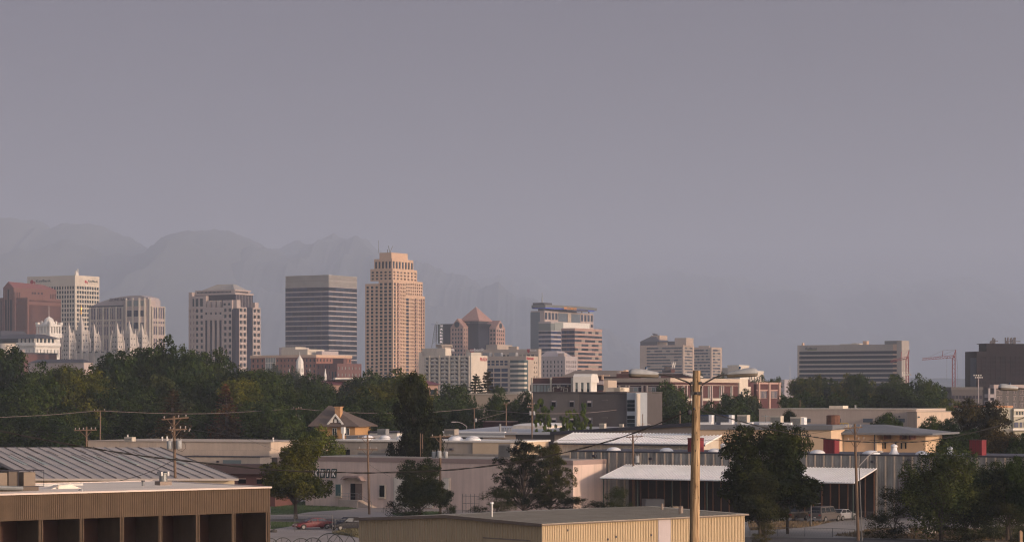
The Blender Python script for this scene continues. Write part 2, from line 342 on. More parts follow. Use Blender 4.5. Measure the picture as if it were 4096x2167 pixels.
for k in range(3):
    t0 = .16+.7*k/3; b.win(b.N, n*t0+.3, n*(t0+.7/3)-.3, 4, H-(0 if k == 1 else 10), -.5, -.3, 'glass_maroon')
for k in (1,2): b.N.box(w, n*(.16+.7*k/3)-.3, n*(.16+.7*k/3)+.3, -.5, 0, 0, H-2)
b.N.box(w, n*.16, n*.86, -.5, -.05, H-1.5, H)
b.done({'wall': 'redbrown', 'roof': 'redroof', 'vent': 'glass_maroon'})
b = B('office_wing', 'lower red brown ribbed wing in front of the gabled tower', 'office building', 109, 1930)
a = b.W.u(243.5); n = b.N.u(66); H = b.zc(1190); w = b.m('wall'); w.box(.5, a, .5, n, 0, H)
za, zb_ = b.zc(1197), b.zc(1206); zc = b.zc(1216)
for fc, L, nc in ((b.W, a, 30), (b.N, n, 12)):
    b.grid(w, fc, (0 if fc is b.W else .5), L, zc+1, H, nc, 1, .5, .55, .5, zt=1, zb=.5, gm='glass_maroon', name='window', mu0=a*.05)
    b.grid(w, fc, (0 if fc is b.W else .5), L, 0, zc+1, nc, 1, .5, .97, .5, gm='glass_maroon', name='window', mu0=a*.05)
w.box(0, .5, 0, .5, 0, H)
b.done({'wall': 'redbrown'})
b = B('office_wing', 'dark red office wing cut off by the left picture edge', 'office building', 40, 2060)
n = b.N.u(-30); H = b.zc(1190); w = b.m('wall'); w.box(.5, 20, .5, n, 0, H); w.box(.5, 20, 0, .5, 0, H)
b.grid(w, b.N, 0, n, 0, H, 9, 2, .4, .9, .5, gm='glass_maroon'); b.done({'wall': 'redbrown'})

# -- stone bank building with arched mansard roof
def sc(x): return 330+x/4.70
def sy(y): return 1150+y/4.70
b = B('bank_building', 'pink stone office block with curved roof and white fins at its corner bay', 'office building', sc(1265), 1950)
a = b.W.u(sc(1540)); n = b.N.u(sc(145)); H = b.zc(sy(345)); w = b.m('wall')
nb = b.N.u(sc(760)); w.box(.5, a, .5, n, 0, H)
gl = b.m('glass_wing'); gl.box(5, 30, n, b.N.u(sc(40)), 0, H-1)
nt = b.N.u(sc(500))
zA, zB, zC, zD, zE = (b.zc(sy(v)) for v in (385, 570, 600, 655, 700))
zF = b.zc(sy(840)); zG = b.zc(sy(900))
nn = n - nb
b.grid(w, b.N, nb, n, zC, H, 20, 1, .62, .82, .5, gm='glass_blue')
b.grid(w, b.N, nb, n, zE, zC, 20, 1, .62, .42, .5, gm='glass_blue')
b.grid(w, b.N, nb, n, zG, zE, 20, 1, .62, .8, .5, gm='glass_blue')
b.grid(w, b.N, nb, n, 0, zG, 20, 3, .62, .8, .5, gm='glass_blue')
for k in range(6): u = nb + nn*k/5; b.N.box(b.m('fin'), u-.6, u+.6, .01, .5, 0, H)
b.N.box(b.m('fin'), nb, n, .02, .45, zC-.2, zB-.6)
uw = b.W.u(sc(1310)); b.W.box(w, 0, uw, -.5, 0, 0, 1)
for k, (p0, p1) in enumerate(((1310, 1405), (1405, 1540))):
    u0, u1 = b.W.u(sc(p0)), b.W.u(sc(p1))
    for z0, z1, h in ((zC, H, .82), (zE, zC, .42), (zG, zE, .8), (0, zG, .8)): b.grid(w, b.W, u0, u1, z0, z1, 3+k, 1 if z0 else 3, .6, h, .5, gm='glass_blue')
    b.W.box(b.m('fin'), u0-.5, u0+.5, .01, .6, 0, H)
b.W.box(b.m('fin'), a-.5, a+.3, .01, .6, 0, H)
# corner bay: polygon
u1 = b.N.u(sc(870)); bay = [(0,0),(-3,u1*.45),(-1.5,u1),(1,nb),(6,nb),(6,0)]
f = b.face((-3,u1*.38),(3.5,-u1*.38)); Lb = math.hypot(3.5, u1*.38)
zt = b.zc(sy(215)); w2 = b.m('bay'); w2.prism([(.5,.5),(-2.3,u1*.38),(-2.3,u1),(.5,nb),(8,nb),(8,.5)], 0, zt-1)
g = b.face((-2.9,u1*.38),(0,1),-1); Lg = u1*.62
b.bands(w2, g, 0, Lg, 0, zt-6.5, 9, .5, .5, gm='glass_blue', nm=6); b.bands(w2, g, 0, Lg, zt-6.5, zt, 1, .7, .5, gm='glass_pale', nm=2)
f = b.face((-2.9,u1*.38),(3.4,-u1*.38)); Lb = math.hypot(3.4, u1*.38)
b.bands(w2, f, 0, Lb, 0, zt-6.5, 9, .5, .5, gm='glass_blue', nm=4); b.bands(w2, f, 0, Lb, zt-6.5, zt, 1, .7, .5, gm='glass_pale')
fn = b.m('fin'); 
for q, L in ((g, Lg), (f, Lb)):
    for t in (0, .5, 1): q.box(fn, L*t-.6, L*t+.6, -.2, .9, 0, zt+1)
g2 = b.face((-2.9, u1), (3.4, nb-u1), -1); L2 = math.hypot(3.4, nb-u1); b.bands(w2, g2, 0, L2, 0, H, 11, .6, .5, gm='glass_blue')
# roof
rf = b.m('roof'); zt2 = b.zc(sy(145))
arc = []; nl = b.N.u(sc(110)); nr_ = b.N.u(sc(1060))
K = 10
for i in range(K+1):
    t = i/K; arc.append((nl+(nr_-nl)*t, H + (b.N.z(nl+(nr_-nl)*t, sy(145)) - H)*(math.sin(t*math.pi/2)**.75)))
arc2 = arc + [(0, zt2), (0, H)]
pts = [(1.2, y, z) for y, z in arc] + [(1.2, 3, b.zc(sy(150)))] ; 
poly = [(nl, H)] + arc[1:] + [(3, zt2-2)] + [(3, H)]
b.face((1.5,0),(0,1),-1).poly(rf, poly, 0, -14)
rf.box(2, a*.62, 3.5, 16, H-1, zt2-1.5); rf.box(2, a*.86, 2, 18, H-1, H+5)
e = b.m('fascia'); b.face((.6,0),(0,1),-1).box(e, nb*.8, nl, -.8, .2, H, H+1.2)
fc = b.face((1.2,0),(0,1),-1)
us, ue = b.N.u(sc(485)), b.N.u(sc(875)); fc.text('ZIONS BANK', us, ue, b.N.z(us, sy(258))+.2, b.N.z(us, sy(200)), 'sign_dark', 'sign_lettering', d=.2, bold=.015)
b.done({'wall': 'pinkstone', 'bay': 'pinkstone', 'fin': 'cream', 'glass_wing': 'glass_blue', 'roof': 'greypink', 'fascia': 'slate'})

# -- domed white hotel building
def dx(x): return x/3.786
def dy(y): return 1080+y/3.786
b = B('domed_building', 'white colonnaded building with a round dome and dark hipped roof', 'historic building', dx(535), 1700)
a = b.W.u(dx(905)); n = b.N.u(dx(265)); H = b.zc(dy(1095)); w = b.m('wall')
w.box(.6, a, .6, n, 0, H)
b.grid(w, b.W, 0, a, 0, H-2.2, 7, 5, .26, .5, .6, gm='glass_green'); b.grid(w, b.N, .6, n, 0, H-2.2, 5, 5, .2, .5, .6, gm='glass_green')
c = b.m('cornice'); c.box(-1.2, a+1, -1.2, n+1, H-2.2, H-.8); c.box(-.6, a+.5, -.6, n+.5, H-.8, H)
for i in range(22): c.box(a*i/22, a*i/22+.7, -.9, -.05, H-3.3, H-2.2)
for i in range(12): c.box(-.9, -.05, n*i/12, n*i/12+.7, H-3.3, H-2.2)
z2 = b.zc(dy(1030)); g = b.m('penthouse'); g.box(3, a-3, 3, n+22, H, z2)
p = b.m('pier')
for i in range(6): u = 2.4+(a-5)*i/5; p.box(u-.8, u+.8, 2.2, 3.2, H, z2)
for i in range(5): u = 2.4+(n-2)*i/4; p.box(2.2, 3.2, u-.8, u+.8, H, z2)
z3 = b.zc(dy(960)); rf = b.m('roof')
rf.add([(-.5,-.5,z2),(a+1,-.5,z2),(a+1,n+26,z2),(-.5,n+26,z2),(9,9,z3),(a-6,9,z3),(a-6,n+15,z3),(9,n+15,z3)], [(0,1,5,4),(1,2,6,5),(2,3,7,6),(3,0,4,7),(4,5,6,7),(3,2,1,0)])
# cupola with arcade
cw = b.solve((a*.4, 10), (-.35, 1), dx(745))
cxp = 14; cu = b.m('cupola'); zc1 = b.zc(dy(965)); zc2 = b.zc(dy(808))
X0, Y0 = 9.5, 1.0
s1 = b.solve((X0,0),(0,1),dx(552)); s0 = 0
hw = 7.4
ccx, ccy = 16., 9.
import itertools
px_c = b.solve((0,0),(1,.25),dx(742)); 
ccx, ccy = px_c, px_c*.25
if ccx < 12: ccx += 6; 
ok = b.solve((0, 12), (1, 0), dx(742)); ccx, ccy = ok, 12
ang = [(ccx+hw*math.cos(k*math.pi/4+math.pi/8+R(28))*1.08, ccy+hw*math.sin(k*math.pi/4+math.pi/8+R(28))*1.08) for k in range(8)]
cu.prism(ang, H, zc1+.5)
sq = 6.6
for k in range(4):
    pass
cu.box(ccx-sq, ccx+sq, ccy-sq, ccy+sq, zc1-2, zc1+1.2); cu.box(ccx-sq, ccx+sq, ccy-sq, ccy+sq, zc2-1.4, zc2)
cu.box(ccx-sq+1.6, ccx+sq-1.6, ccy-sq+1.6, ccy+sq-1.6, zc1, zc2)
for i in range(5):
    t = -sq+.9+(2*sq-1.8)*i/4
    for q in ((t, -sq+.8), (-sq+.8, t), (t, sq-.8), (sq-.8, t)): cu.box(ccx+q[0]-.5, ccx+q[0]+.5, ccy+q[1]-.5, ccy+q[1]+.5, zc1, zc2-1.4)
for sx_ in (-1, 1):
    for sy_ in (-1, 1): cu.box(ccx+sx_*sq*.86-1.2, ccx+sx_*sq*.86+1.2, ccy+sy_*sq*.86-1.2, ccy+sy_*sq*.86+1.2, zc2, zc2+1.6)
zc3 = b.zc(dy(765)); zd = b.zc(dy(680)); dm = b.m('dome')
dm.lathe([(5.4, zc2), (5.2, zc2+.7), (4.3, zc2+1.0), (4.2, zc2+2.0), (3.6, zc2+2.1)], (ccx, ccy, 0), 20)
hd = zd-.4-(zc2+2.1); dm.lathe([(3.5*math.cos(t*math.pi/2/8), zc2+2.1+hd*math.sin(t*math.pi/2/8)) for t in range(9)], (ccx, ccy, 0), 20)
dm.lathe([(.6, zd-.7), (.5, zd-.2), (.1, zd+.3)], (ccx, ccy, 0), 8)
for k in range(4):
    aa = k*math.pi/2+R(45); dm.box(ccx+5*math.cos(aa)-.6, ccx+5*math.cos(aa)+.6, ccy+5*math.sin(aa)-.6, ccy+5*math.sin(aa)+.6, zc2, zc2+2.6)
b.m('flagpole').tube((ccx, ccy, zd), (ccx, ccy, b.zc(dy(520))), .22, .12)
b.done({'wall': 'white', 'cornice': 'white', 'penthouse': 'glass_dark', 'pier': 'white', 'roof': 'slate', 'cupola': 'white', 'dome': 'white', 'flagpole': 'white'}, ('dome',))
b = B('annex_building', 'cream annex with a flat dark roof left of the domed building', 'historic building', dx(20), 1760)
a = b.W.u(dx(330)); H = b.zc(dy(1035)); w = b.m('wall'); w.box(.4, a, .4, 30, 0, H-3.4)
b.grid(w, b.W, 0, a, 0, H-9, 6, 5, .25, .5, .4, gm='glass_green'); b.W.box(w, 0, a, -.4, 0, H-9, H-3.4); b.N.box(w, .4, 30, -.4, 0, 0, H-3.4)
w.box(2, a, 2, 28, H-3.4, H); b.m('roof').add([(-1,-1,H),(a+14,-1,H),(a+14,40,H),(-1,40,H),(6,6,H+6),(a+8,6,H+6),(a+8,30,H+6),(6,30,H+6)], [(0,1,5,4),(1,2,6,5),(2,3,7,6),(3,0,4,7),(4,5,6,7),(3,2,1,0)])
b.done({'wall': 'cream', 'roof': 'slate'})
# low dark brick house in front
b = B('brick_building', 'low dark brick building with one chimney below the domed building', 'building', dx(365), 1500)
H = b.zc(dy(1245)); n = b.N.u(dx(150)); b.m('wall').box(0, 30, 0, n, 0, H-1); b.m('parapet').box(-.3, 30.3, -.3, n+.3, H-1, H); b.m('chimney').box(3, 5, b.N.u(dx(290)), b.N.u(dx(270)), H, H+2)
b.grid(b.m('wall'), b.N, 0, n, H-6, H-1.2, 7, 1, .3, .4, .0+.3, d0=.3); b.done({'wall': 'darkbrick', 'parapet': 'slate', 'chimney': 'pinkstone'})
b = B('brick_building', 'long low pale brick hall with dark roof just above the treetops', 'building', dx(1270), 1380)
H = b.zc(1449); n = b.N.u(dx(420)); b.m('wall').box(0, 8, 0, n, 0, H)
b.m('roof').add([(-.5,-.5,H),(-.5,n,H),(4,n-4,H+2),(4,4,H+2),(8,-.5,H),(8,n,H)], [(0,1,2,3),(0,3,4),(4,3,2,5),(1,5,2),(0,4,5,1)])
b.done({'wall': 'pinkstone', 'roof': 'slate'})

# -- granite temple with six spires
b = B('granite_temple', 'grey granite temple with six pointed spires, one topped by a gold statue', 'temple', dx(1040), 1500)
tw = b.m('tower'); sp = b.m('spire')
def spire(cx_, cy_, ztop, zsp, hw, wide):
    # stacked square tiers, corner pinnacles, pyramidal spire
    t = tw; zb = zsp
    t.box(cx_-hw*1.25, cx_+hw*1.25, cy_-hw*1.25, cy_+hw*1.25, 0, zb-hw*2.6)
    t.box(cx_-hw*1.1, cx_+hw*1.1, cy_-hw*1.1, cy_+hw*1.1, zb-hw*2.6, zb-hw*1.2)
    t.box(cx_-hw, cx_+hw, cy_-hw, cy_+hw, zb-hw*1.2, zb)
    t.box(cx_-hw*1.4, cx_+hw*1.4, cy_-hw*1.4, cy_+hw*1.4, zb-hw*2.75, zb-hw*2.5)
    t.box(cx_-hw*1.35, cx_+hw*1.35, cy_-hw*1.35, cy_+hw*1.35, zb-hw*4.6, zb-hw*4.4)
    for s1 in (-1,1):
        for s2 in (-1,1):
            for q, zz, r_ in ((.9, zb, .13), (1.12, zb-hw*1.2, .16), (1.3, zb-hw*2.6, .2)):
                x_, y_ = cx_+s1*hw*q, cy_+s2*hw*q; k = hw*r_
                t.box(x_-k, x_+k, y_-k, y_+k, 0 if q > 1.3 else zz-hw*2, zz+hw*.25)
                sp.pyr([(x_-k,y_-k),(x_+k,y_-k),(x_+k,y_+k),(x_-k,y_+k)], zz+hw*.25, (x_, y_, zz+hw*1.15))
    h2 = hw*.58; sp.pyr([(cx_-h2,cy_-h2),(cx_+h2,cy_-h2),(cx_+h2,cy_+h2),(cx_-h2,cy_+h2)], zb, (cx_, cy_, ztop))
    d = b.m('window')
    for j in range(6):
        zz = zb-hw*(1.0+j*1.25)
        for s1 in (-.45, .45):
            fx = hw*(1.27 if j > 1 else 1.12 if j else 1.02)
            d.box(cx_-fx-.03, cx_-fx, cy_+s1*hw-.35, cy_+s1*hw+.35, zz-hw*.4, zz+hw*.1)
            d.box(cx_+s1*hw-.35, cx_+s1*hw+.35, cy_-fx-.03, cy_-fx, zz-hw*.4, zz+hw*.1)
# east trio along x axis then west trio further right
def at(px, along, off): return b.solve((0, 0), (1, 0), px)
zt_s = b.zc(dy(770)); zs_s = b.zc(dy(950)); zt_m = b.zc(dy(640)); zs_m = b.zc(dy(900))
E1 = (0., 0.); xm = b.solve((0,0),(1,0),dx(1228)); E2 = (xm, 0.); x3 = b.solve((0,0),(1,0),dx(1420)); E3 = (x3, 0.)
yw = b.solve((xm,0),(-0.0,-1), 517); W_off = -yw
spire(0, 0, zt_s, zs_s, 2.2, 1); spire(xm, 0, zt_m, zs_m, 2.9, 1); spire(x3, 0, zt_s, zs_s, 2.2, 1)
Dw = b.world((0, W_off))[1]; 
yoff = W_off
spire(0, yoff, zt_s-1.0, zs_s-1, 2.2, 1); spire(xm, yoff, zt_m-5, zs_m-3, 2.9, 1); spire(x3, yoff, zt_s-1.0, zs_s-1, 2.2, 1)
bd = b.m('wall'); Hb = b.zc(dy(1255)); bd.box(1, x3-1, yoff, 0, 0, Hb); 
for i in range(9):
    y_ = yoff + (0-yoff)*i/8; bd.box(.2, 1.2, y_-.8, y_+.8, 0, Hb+1.5); bd.box(x3-1.2, x3-.2, y_-.8, y_+.8, 0, Hb+1.5)
rf = b.m('roof'); rf.box(2, x3-2, yoff+3, -3, Hb, Hb+.6)
st = b.m('gold_statue'); zt = zt_m
st.lathe([(.5, zt-.6), (.55, zt), (.3, zt+.5), (.35, zt+1), (.5, zt+2.0), (.38, zt+3.2), (.5, zt+4.0), (.22, zt+4.4), (.28, zt+4.8), (.1, zt+5.3)], (xm, 0, 0), 8); st.tube((xm, 0, zt+4.5), (xm+1.0, .6, zt+4.9), .12)
b.done({'tower': 'granite', 'spire': 'granite', 'wall': 'granite', 'roof': 'slate', 'window': 'glass_dark', 'gold_statue': 'gold'})

# -- stepped tower with truncated copper roof
def ux(x): return 700+x/3.029
def uy(y): return 1050+y/3.029
b = B('office_tower', 'pinkish stepped tower with dark glass strips under a pale hipped metal roof', 'office tower', ux(735), 2000, group=GL)
a = b.W.u(ux(1037)); n = b.N.u(ux(165)); H = b.zc(uy(535)); w = b.m('wall')
N_, W_ = b.N, b.W
w.box(1.5, a, 1.5, n, 0, H-2)
g = b.m('curtain_glass'); 
nu = lambda x: N_.u(ux(x)); wu = lambda x: W_.u(ux(x))
# dark corner strip
g.prism([(nu(690)*0, 0), ] and [(0, nu(690)), (1.0, .9), (wu(778), 0), (wu(778), 1.6), (1.6, nu(690))], 0, b.zc(uy(560)))
fl = 5.03; rows = 15; zr = H - rows*fl
zt = H
def colN(x0, x1, nc, top, wf=.5, full=False):
    u1, u0 = nu(x0), nu(x1)
    if full: b.grid(w, N_, u0, u1, 0, zt-2*fl*.98, nc, 1, .62, .98, 1.5, gm='glass_maroon'); b.grid(w, N_, u0, u1, zt-2*fl*.98, zt, nc, 1, .55, .34, 1.5, zb=fl*.4, zt=fl*.45, gm='glass_dark')
    else: b.grid(w, N_, u0, u1, zr, zt, nc, rows, wf*1.25, .56, 1.5); N_.box(w, u0, u1, -1.5, 0, 0, zr)
colN(165, 235, 2, 0, .35); colN(235, 345, 2, 0, .55); colN(345, 575, 4, 0, full=True); colN(575, 690, 2, 0, .55)
def colW(x0, x1, nc):
    u0, u1 = wu(x0), wu(x1); b.grid(w, W_, u0, u1, zr, zt, nc, rows, .72, .56, 1.5); W_.box(w, u0, u1, -1.5, 0, 0, zr)
colW(778, 870, 2); colW(945, 1037, 2); b.win(W_, wu(870), wu(945), 0, zt, -1.5, -.9, 'glass_maroon', 'curtain_glass')
# shoulders
zS1 = b.zc(uy(392)); 
w.box(0, 8, nu(375), n, H, zS1); w.box(0, 6, nu(205), n, zS1, b.zc(uy(345)))
for x0, x1 in ((252, 282), (305, 337), (214, 232)): N_.box(b.m('dark_panel'), nu(x1), nu(x0), .01, .15, b.zc(uy(520)), b.zc(uy(425)))
zS2 = b.zc(uy(452)); w.box(0, 8, nu(690), nu(580), H, zS2)
for x0, x1 in ((590, 615), (645, 672)): N_.box(b.m('dark_panel'), nu(x1), nu(x0), .01, .15, b.zc(uy(515)), b.zc(uy(488)))
for x in (408, 468, 525): w.box(0, 5, nu(x)-1.4, nu(x)+1.4, H, zS2)
w.box(a*.05, a*.2, .2, 8, H-1, b.zc(uy(450)));  w.box(a*.78, a*.93, .3, 20, H-1, b.zc(uy(470)))
zg = b.zc(uy(382)); g.box(3.5, a*.82, 3.5, nu(215), H-2, zg)
for i in range(1, 12): W_.box(b.m('mullion'), 3.5+(a*.82-3.5)*i/12-.15, 3.5+(a*.82-3.5)*i/12+.15, -3.5, -3.3, H, zg)
zc_ = b.m('cornice'); zc_.box(3, a*.84, 3, nu(205), zg, zg+1.2); zc_.box(4.2, a*.72, 4.2, nu(215), zg+1.2, zg+4); 
zc_.box(3.8, a*.76, 3.8, nu(210), zg+4, b.zc(uy(340)))
for i in range(26): b.face((4.2,0),(0,1),-1).box(b.m('dark_panel'), nu(640)+(nu(225)-nu(640))*i/26, nu(640)+(nu(225)-nu(640))*(i+.7)/26, .02, .12, zg+1.5, zg+3.8)
for i in range(12): b.face((0,4.2),(1,0)).box(b.m('dark_panel'), 5+(a*.7-6)*i/12, 5+(a*.7-6)*(i+.7)/12, .02, .12, zg+1.5, zg+3.8)
z0 = b.zc(uy(340)); z1 = b.zc(uy(250)); L = nu(240); rf = b.m('roof')
rf.add([(4,4,z0),(a*.75,4,z0),(a*.75,L,z0),(4,L,z0),(13,13,z1),(a*.75-9,13,z1),(a*.75-9,L-13,z1),(13,L-13,z1)], [(0,1,5,4),(1,2,6,5),(2,3,7,6),(3,0,4,7),(4,5,6,7),(3,2,1,0)])
for i in range(16):
    t = i/16; rf.hexa([(4+.1,4+(L-4)*t,z0),(4+.1,4.3+(L-4)*t,z0),(13,13.3+(L-26)*t,z1),(13,13+(L-26)*t,z1)], [(3.9,4+(L-4)*t,z0+.15),(3.9,4.3+(L-4)*t,z0+.15),(12.8,13.3+(L-26)*t,z1+.15),(12.8,13+(L-26)*t,z1+.15)])
b.done({'wall': 'pinkstone', 'curtain_glass': 'glass_maroon', 'dark_panel': 'glass_dark', 'mullion': 'greypink', 'cornice': 'pinkstone', 'roof': 'copper'})

# -- banded dark glass box tower
b = B('office_tower', 'square dark glass tower with thin pink bands and pale louvred top', 'office tower', 1315, 2050, group=GL)
a = b.W.u(1429); n = b.N.u(1141); H = b.zc(1099); zl = b.zc(1145.5); w = b.m('wall')
w.box(.4, a, .4, n, 0, zl); w.box(.4, a, .4, n, zl, H-.3)
pitch = 4.13; nr = 24; z0 = zl-nr*pitch
b.bands(w, W_ if 0 else b.W, 0, a, z0, zl, nr, .78, .4, gm='glass_grey', nm=4); b.bands(w, b.N, .4, n, z0, zl, nr, .78, .4, gm='glass_blue', nm=6)
lv = b.m('louvre')
for z1, z2 in ((zl, zl+5.2), (zl+5.5, H)):
    for i in range(34): b.W.box(lv, a*i/34, a*(i+.62)/34, -.4, 0, z1, z2)
    for i in range(52): b.N.box(lv, .4+(n-.4)*i/52, .4+(n-.4)*(i+.62)/52, -.4, 0, z1, z2)
    lv.box(-.05, a, -.05, n, z2-.4, z2)
ml = b.m('mullion')
for i in range(1, 24): b.W.box(ml, a*i/24-.12, a*i/24+.12, -.3, -.05, z0, zl)
for i in range(1, 36): b.N.box(ml, n*i/36-.12, n*i/36+.12, -.3, -.05, z0, zl)
b.done({'wall': 'greypink', 'louvre': 'copper', 'mullion': 'slate'})

# -- tan condominium tower
def tx(x): return 1440+x/2.525
def ty(y): return 980+y/2.525
b = B('apartment_tower', 'tallest tower, tan stone with many small windows and stepped crown', 'apartment tower', tx(333), 1750, group=GL)
nu = lambda x: b.N.u(tx(x)); wu = lambda x: b.W.u(tx(x)); zz = lambda y: b.zc(ty(y)); w = b.m('wall')
a = wu(655); n = nu(52); fl = 3.13
zN = zz(385); zW = zz(500); zM = zz(352); z2 = zz(235); z3 = zz(135); z4 = zz(70)
def tier(x0, x1, y0, y1, z0, z1): w.box(x0+.8, x1, y0+.8, y1, z0, z1-.4)
# main body, N face in three strips
nA = nu(188); wA = wu(462)
tier(0, a, 0, n, 0, zW)
b.grid(w, b.N, nA, n, 0, zN, 3, 37, .62, .66, .8, zt=1.4)
w.box(.8, 20, nA, n-.0, zW, zN-.4)
b.grid(w, b.N, .8, nA, 0, zM, 3, 38, .72, .72, .8, zt=1.6, zb=1)
w.box(.8, wu(625), .8, nA, zW, zM-.4)
b.grid(w, b.W, 0, wu(372), 0, zM, 1, 38, .5, .72, .8, zt=1.6, zb=1, gm='glass_grey', name='window')
b.grid(w, b.W, wu(372), wu(398), 0, zM, 1, 38, .7, .8, .8, zt=1.6, zb=1, gm='glass_maroon', name='balcony_opening')
b.grid(w, b.W, wu(398), wA, 0, zM, 4, 38, .52, .62, .8, zt=1.6, zb=1, gm='glass_grey')
b.grid(w, b.W, wA, wu(500), 0, zW, 1, 34, .8, .74, .5, zt=1.6, zb=1, gm='glass_grey')
b.grid(w, b.W, wu(500), wu(548), 0, zW, 4, 34, .5, .62, .5, zt=1.6, zb=1, gm='glass_grey')
b.grid(w, b.W, wu(548), wu(575), 0, zW, 1, 34, .72, .8, .5, zt=1.6, zb=1, gm='glass_maroon', name='balcony_opening')
b.grid(w, b.W, wu(575), wu(610), 0, zW, 2, 34, .5, .62, .5, zt=1.6, zb=1, gm='glass_grey')
b.grid(w, b.W, wu(610), a, 0, zW, 2, 34, .7, .8, .5, zt=1.6, zb=1, gm='glass_maroon', name='balcony_opening')
b.grid(w, b.W, wA, wu(632), zW, zM, 8, 4, .5, .62, .8, zt=1.2, gm='glass_grey')
bal = b.m('balcony')
for z in range(38):
    for q0, q1 in ((372, 398), (548, 575), (610, 632)):
        zb2 = zM-1.6-(z+.93)*((zM-2.6)/38) if q0 < 400 else zW-1.6-(z+.93)*((zW-2.6)/34)
        if zb2 > 4: b.W.box(bal, wu(q0)+.2, wu(q1)-.2, .01, 1.1, zb2, zb2+1.0)
ins = wu(352)*.5
n2 = nu(97); 
f2 = b.face((0,0),(0,1),-1)
tier(1, wu(590), 1, n2, zM, z2)
b.grid(w, b.face((1,0),(0,1),-1), 1.8, n2, zM-.4, z2, 5, 3, .62, .55, .8, zt=1.4, zb=.4); b.grid(w, b.face((0,1),(1,0)), 1, wu(588), zM-.4, z2, 7, 3, .5, .5, .8, zt=1.4, zb=.4, gm='glass_grey')
n3 = nu(127)
tier(2, wu(565), 2, n3, z2, z3)
b.grid(w, b.face((2,0),(0,1),-1), 2.8, n3, z2-.4, z3, 5, 1, .66, .78, .8, zt=1.2, gm='glass_grey'); b.grid(w, b.face((0,2),(1,0)), 2, wu(562), z2-.4, z3, 7, 1, .6, .78, .8, zt=1.2, gm='glass_grey')
w.box(4, wu(528), 4, nu(165), z3-.5, z4)
w.box(3, wu(560), 3, n3, z3-.8, z3)
at_ = b.m('rooftop_mast'); at_.tube((8, 8, z4), (6, 8, z4+5), .2); at_.tube((8, 8, z4), (10, 7, z4+5), .2); at_.tube((14, 14, z4), (14, 14, z4+3), .3); at_.tube((5, 16, z4), (5, 16, z4+9), .12)
b.done({'wall': 'tan', 'balcony': 'rose', 'rooftop_mast': 'steel'})

# -- red brick hotel row in front of the banded tower
def hx(x): return 980+x/5.152
def hy(y): return 1360+y/5.152
b = B('brick_hotel', 'long orange brick hotel with pale cornice and tall glazed bay behind the white church', 'hotel', hx(1460), 1480)
nu = lambda x: b.N.u(hx(x)); a = b.W.u(hx(2190)); n = nu(120); H = b.zc(hy(300)); w = b.m('wall')
w.box(.5, a, .5, n, 0, H-1); c = b.m('cornice'); c.box(-.5, a+.3, -.5, n+.3, H-1.6, H)
u0, u1 = nu(400), n; rr = 6
b.grid(w, b.N, nu(400), n, H-22, H-1.6, 3, 6, .42, .55, .5)
gz = b.m('glazed_bay'); b.N.box(gz, nu(630), nu(425), -.3, .1, 0, H-1.6); b.N.box(w, nu(425), nu(400), -.5, 0, 0, H-1.6)
for i in range(7): u = nu(630)+(nu(425)-nu(630))*i/6; b.N.box(b.m('mullion'), u-.12, u+.12, .1, .25, 0, H-1.6)
for j in range(4): b.N.box(b.m('mullion'), nu(630), nu(425), .1, .22, H-5-j*5, H-4.5-j*5)
b.grid(w, b.N, nu(1230), nu(630), H-22, H-1.6, 8, 6, .36, .42, .5)
b.grid(w, b.N, 0, nu(1230), H-22, H-1.6, 3, 6, .45, .5, .5)
b.grid(w, b.W, 0, a, H-22, H-1.6, 11, 6, .4, .5, .5)
w.box(0, .5, 0, n, 0, H-22); w.box(0, a, 0, .5, 0, H-22)
p = b.m('penthouse'); zp = b.zc(hy(175)); p.box(8, 26, nu(1130), nu(590), H, zp); p.box(9, 20, nu(860), nu(585), zp, b.zc(hy(125)))
b.m('plant_room').box(24, 40, nu(590)+2, n-4, H, b.zc(hy(190))+2); b.m('plant_room').box(12, a*.78, 4, nu(1230), H, b.zc(hy(215)))
b.done({'wall': 'brick', 'cornice': 'tan', 'glazed_bay': 'glass_pale', 'mullion': 'offwhite', 'penthouse': 'cream_d', 'plant_room': 'greypink'})
b = B('office_building', 'dark plum brick block with small square windows beside the tan tower', 'office building', hx(1900), 1400)
nu = lambda x: b.N.u(hx(x)); a = b.W.u(hx(2400)); n = nu(1470); H = b.zc(hy(478)); w = b.m('wall')
w.box(.4, a, .4, n, 0, H); b.grid(w, b.W, 0, a, 0, H, 7, 9, .38, .42, .4, zt=.8, gm='glass_pale'); b.grid(w, b.N, .4, nu(1770), 0, H-4, 2, 4, .7, .8, .4); b.N.box(w, .4, nu(1770), -.4, 0, H-4, H)
b.grid(w, b.N, nu(1770), n, 0, H, 4, 9, .3, .5, .4, gm='glass_maroon')
p = b.m('penthouse'); p.box(12, a*.62, 4, nu(1560), H, b.zc(hy(368)))
b.done({'wall': 'darkbrick', 'penthouse': 'darkbrick'})
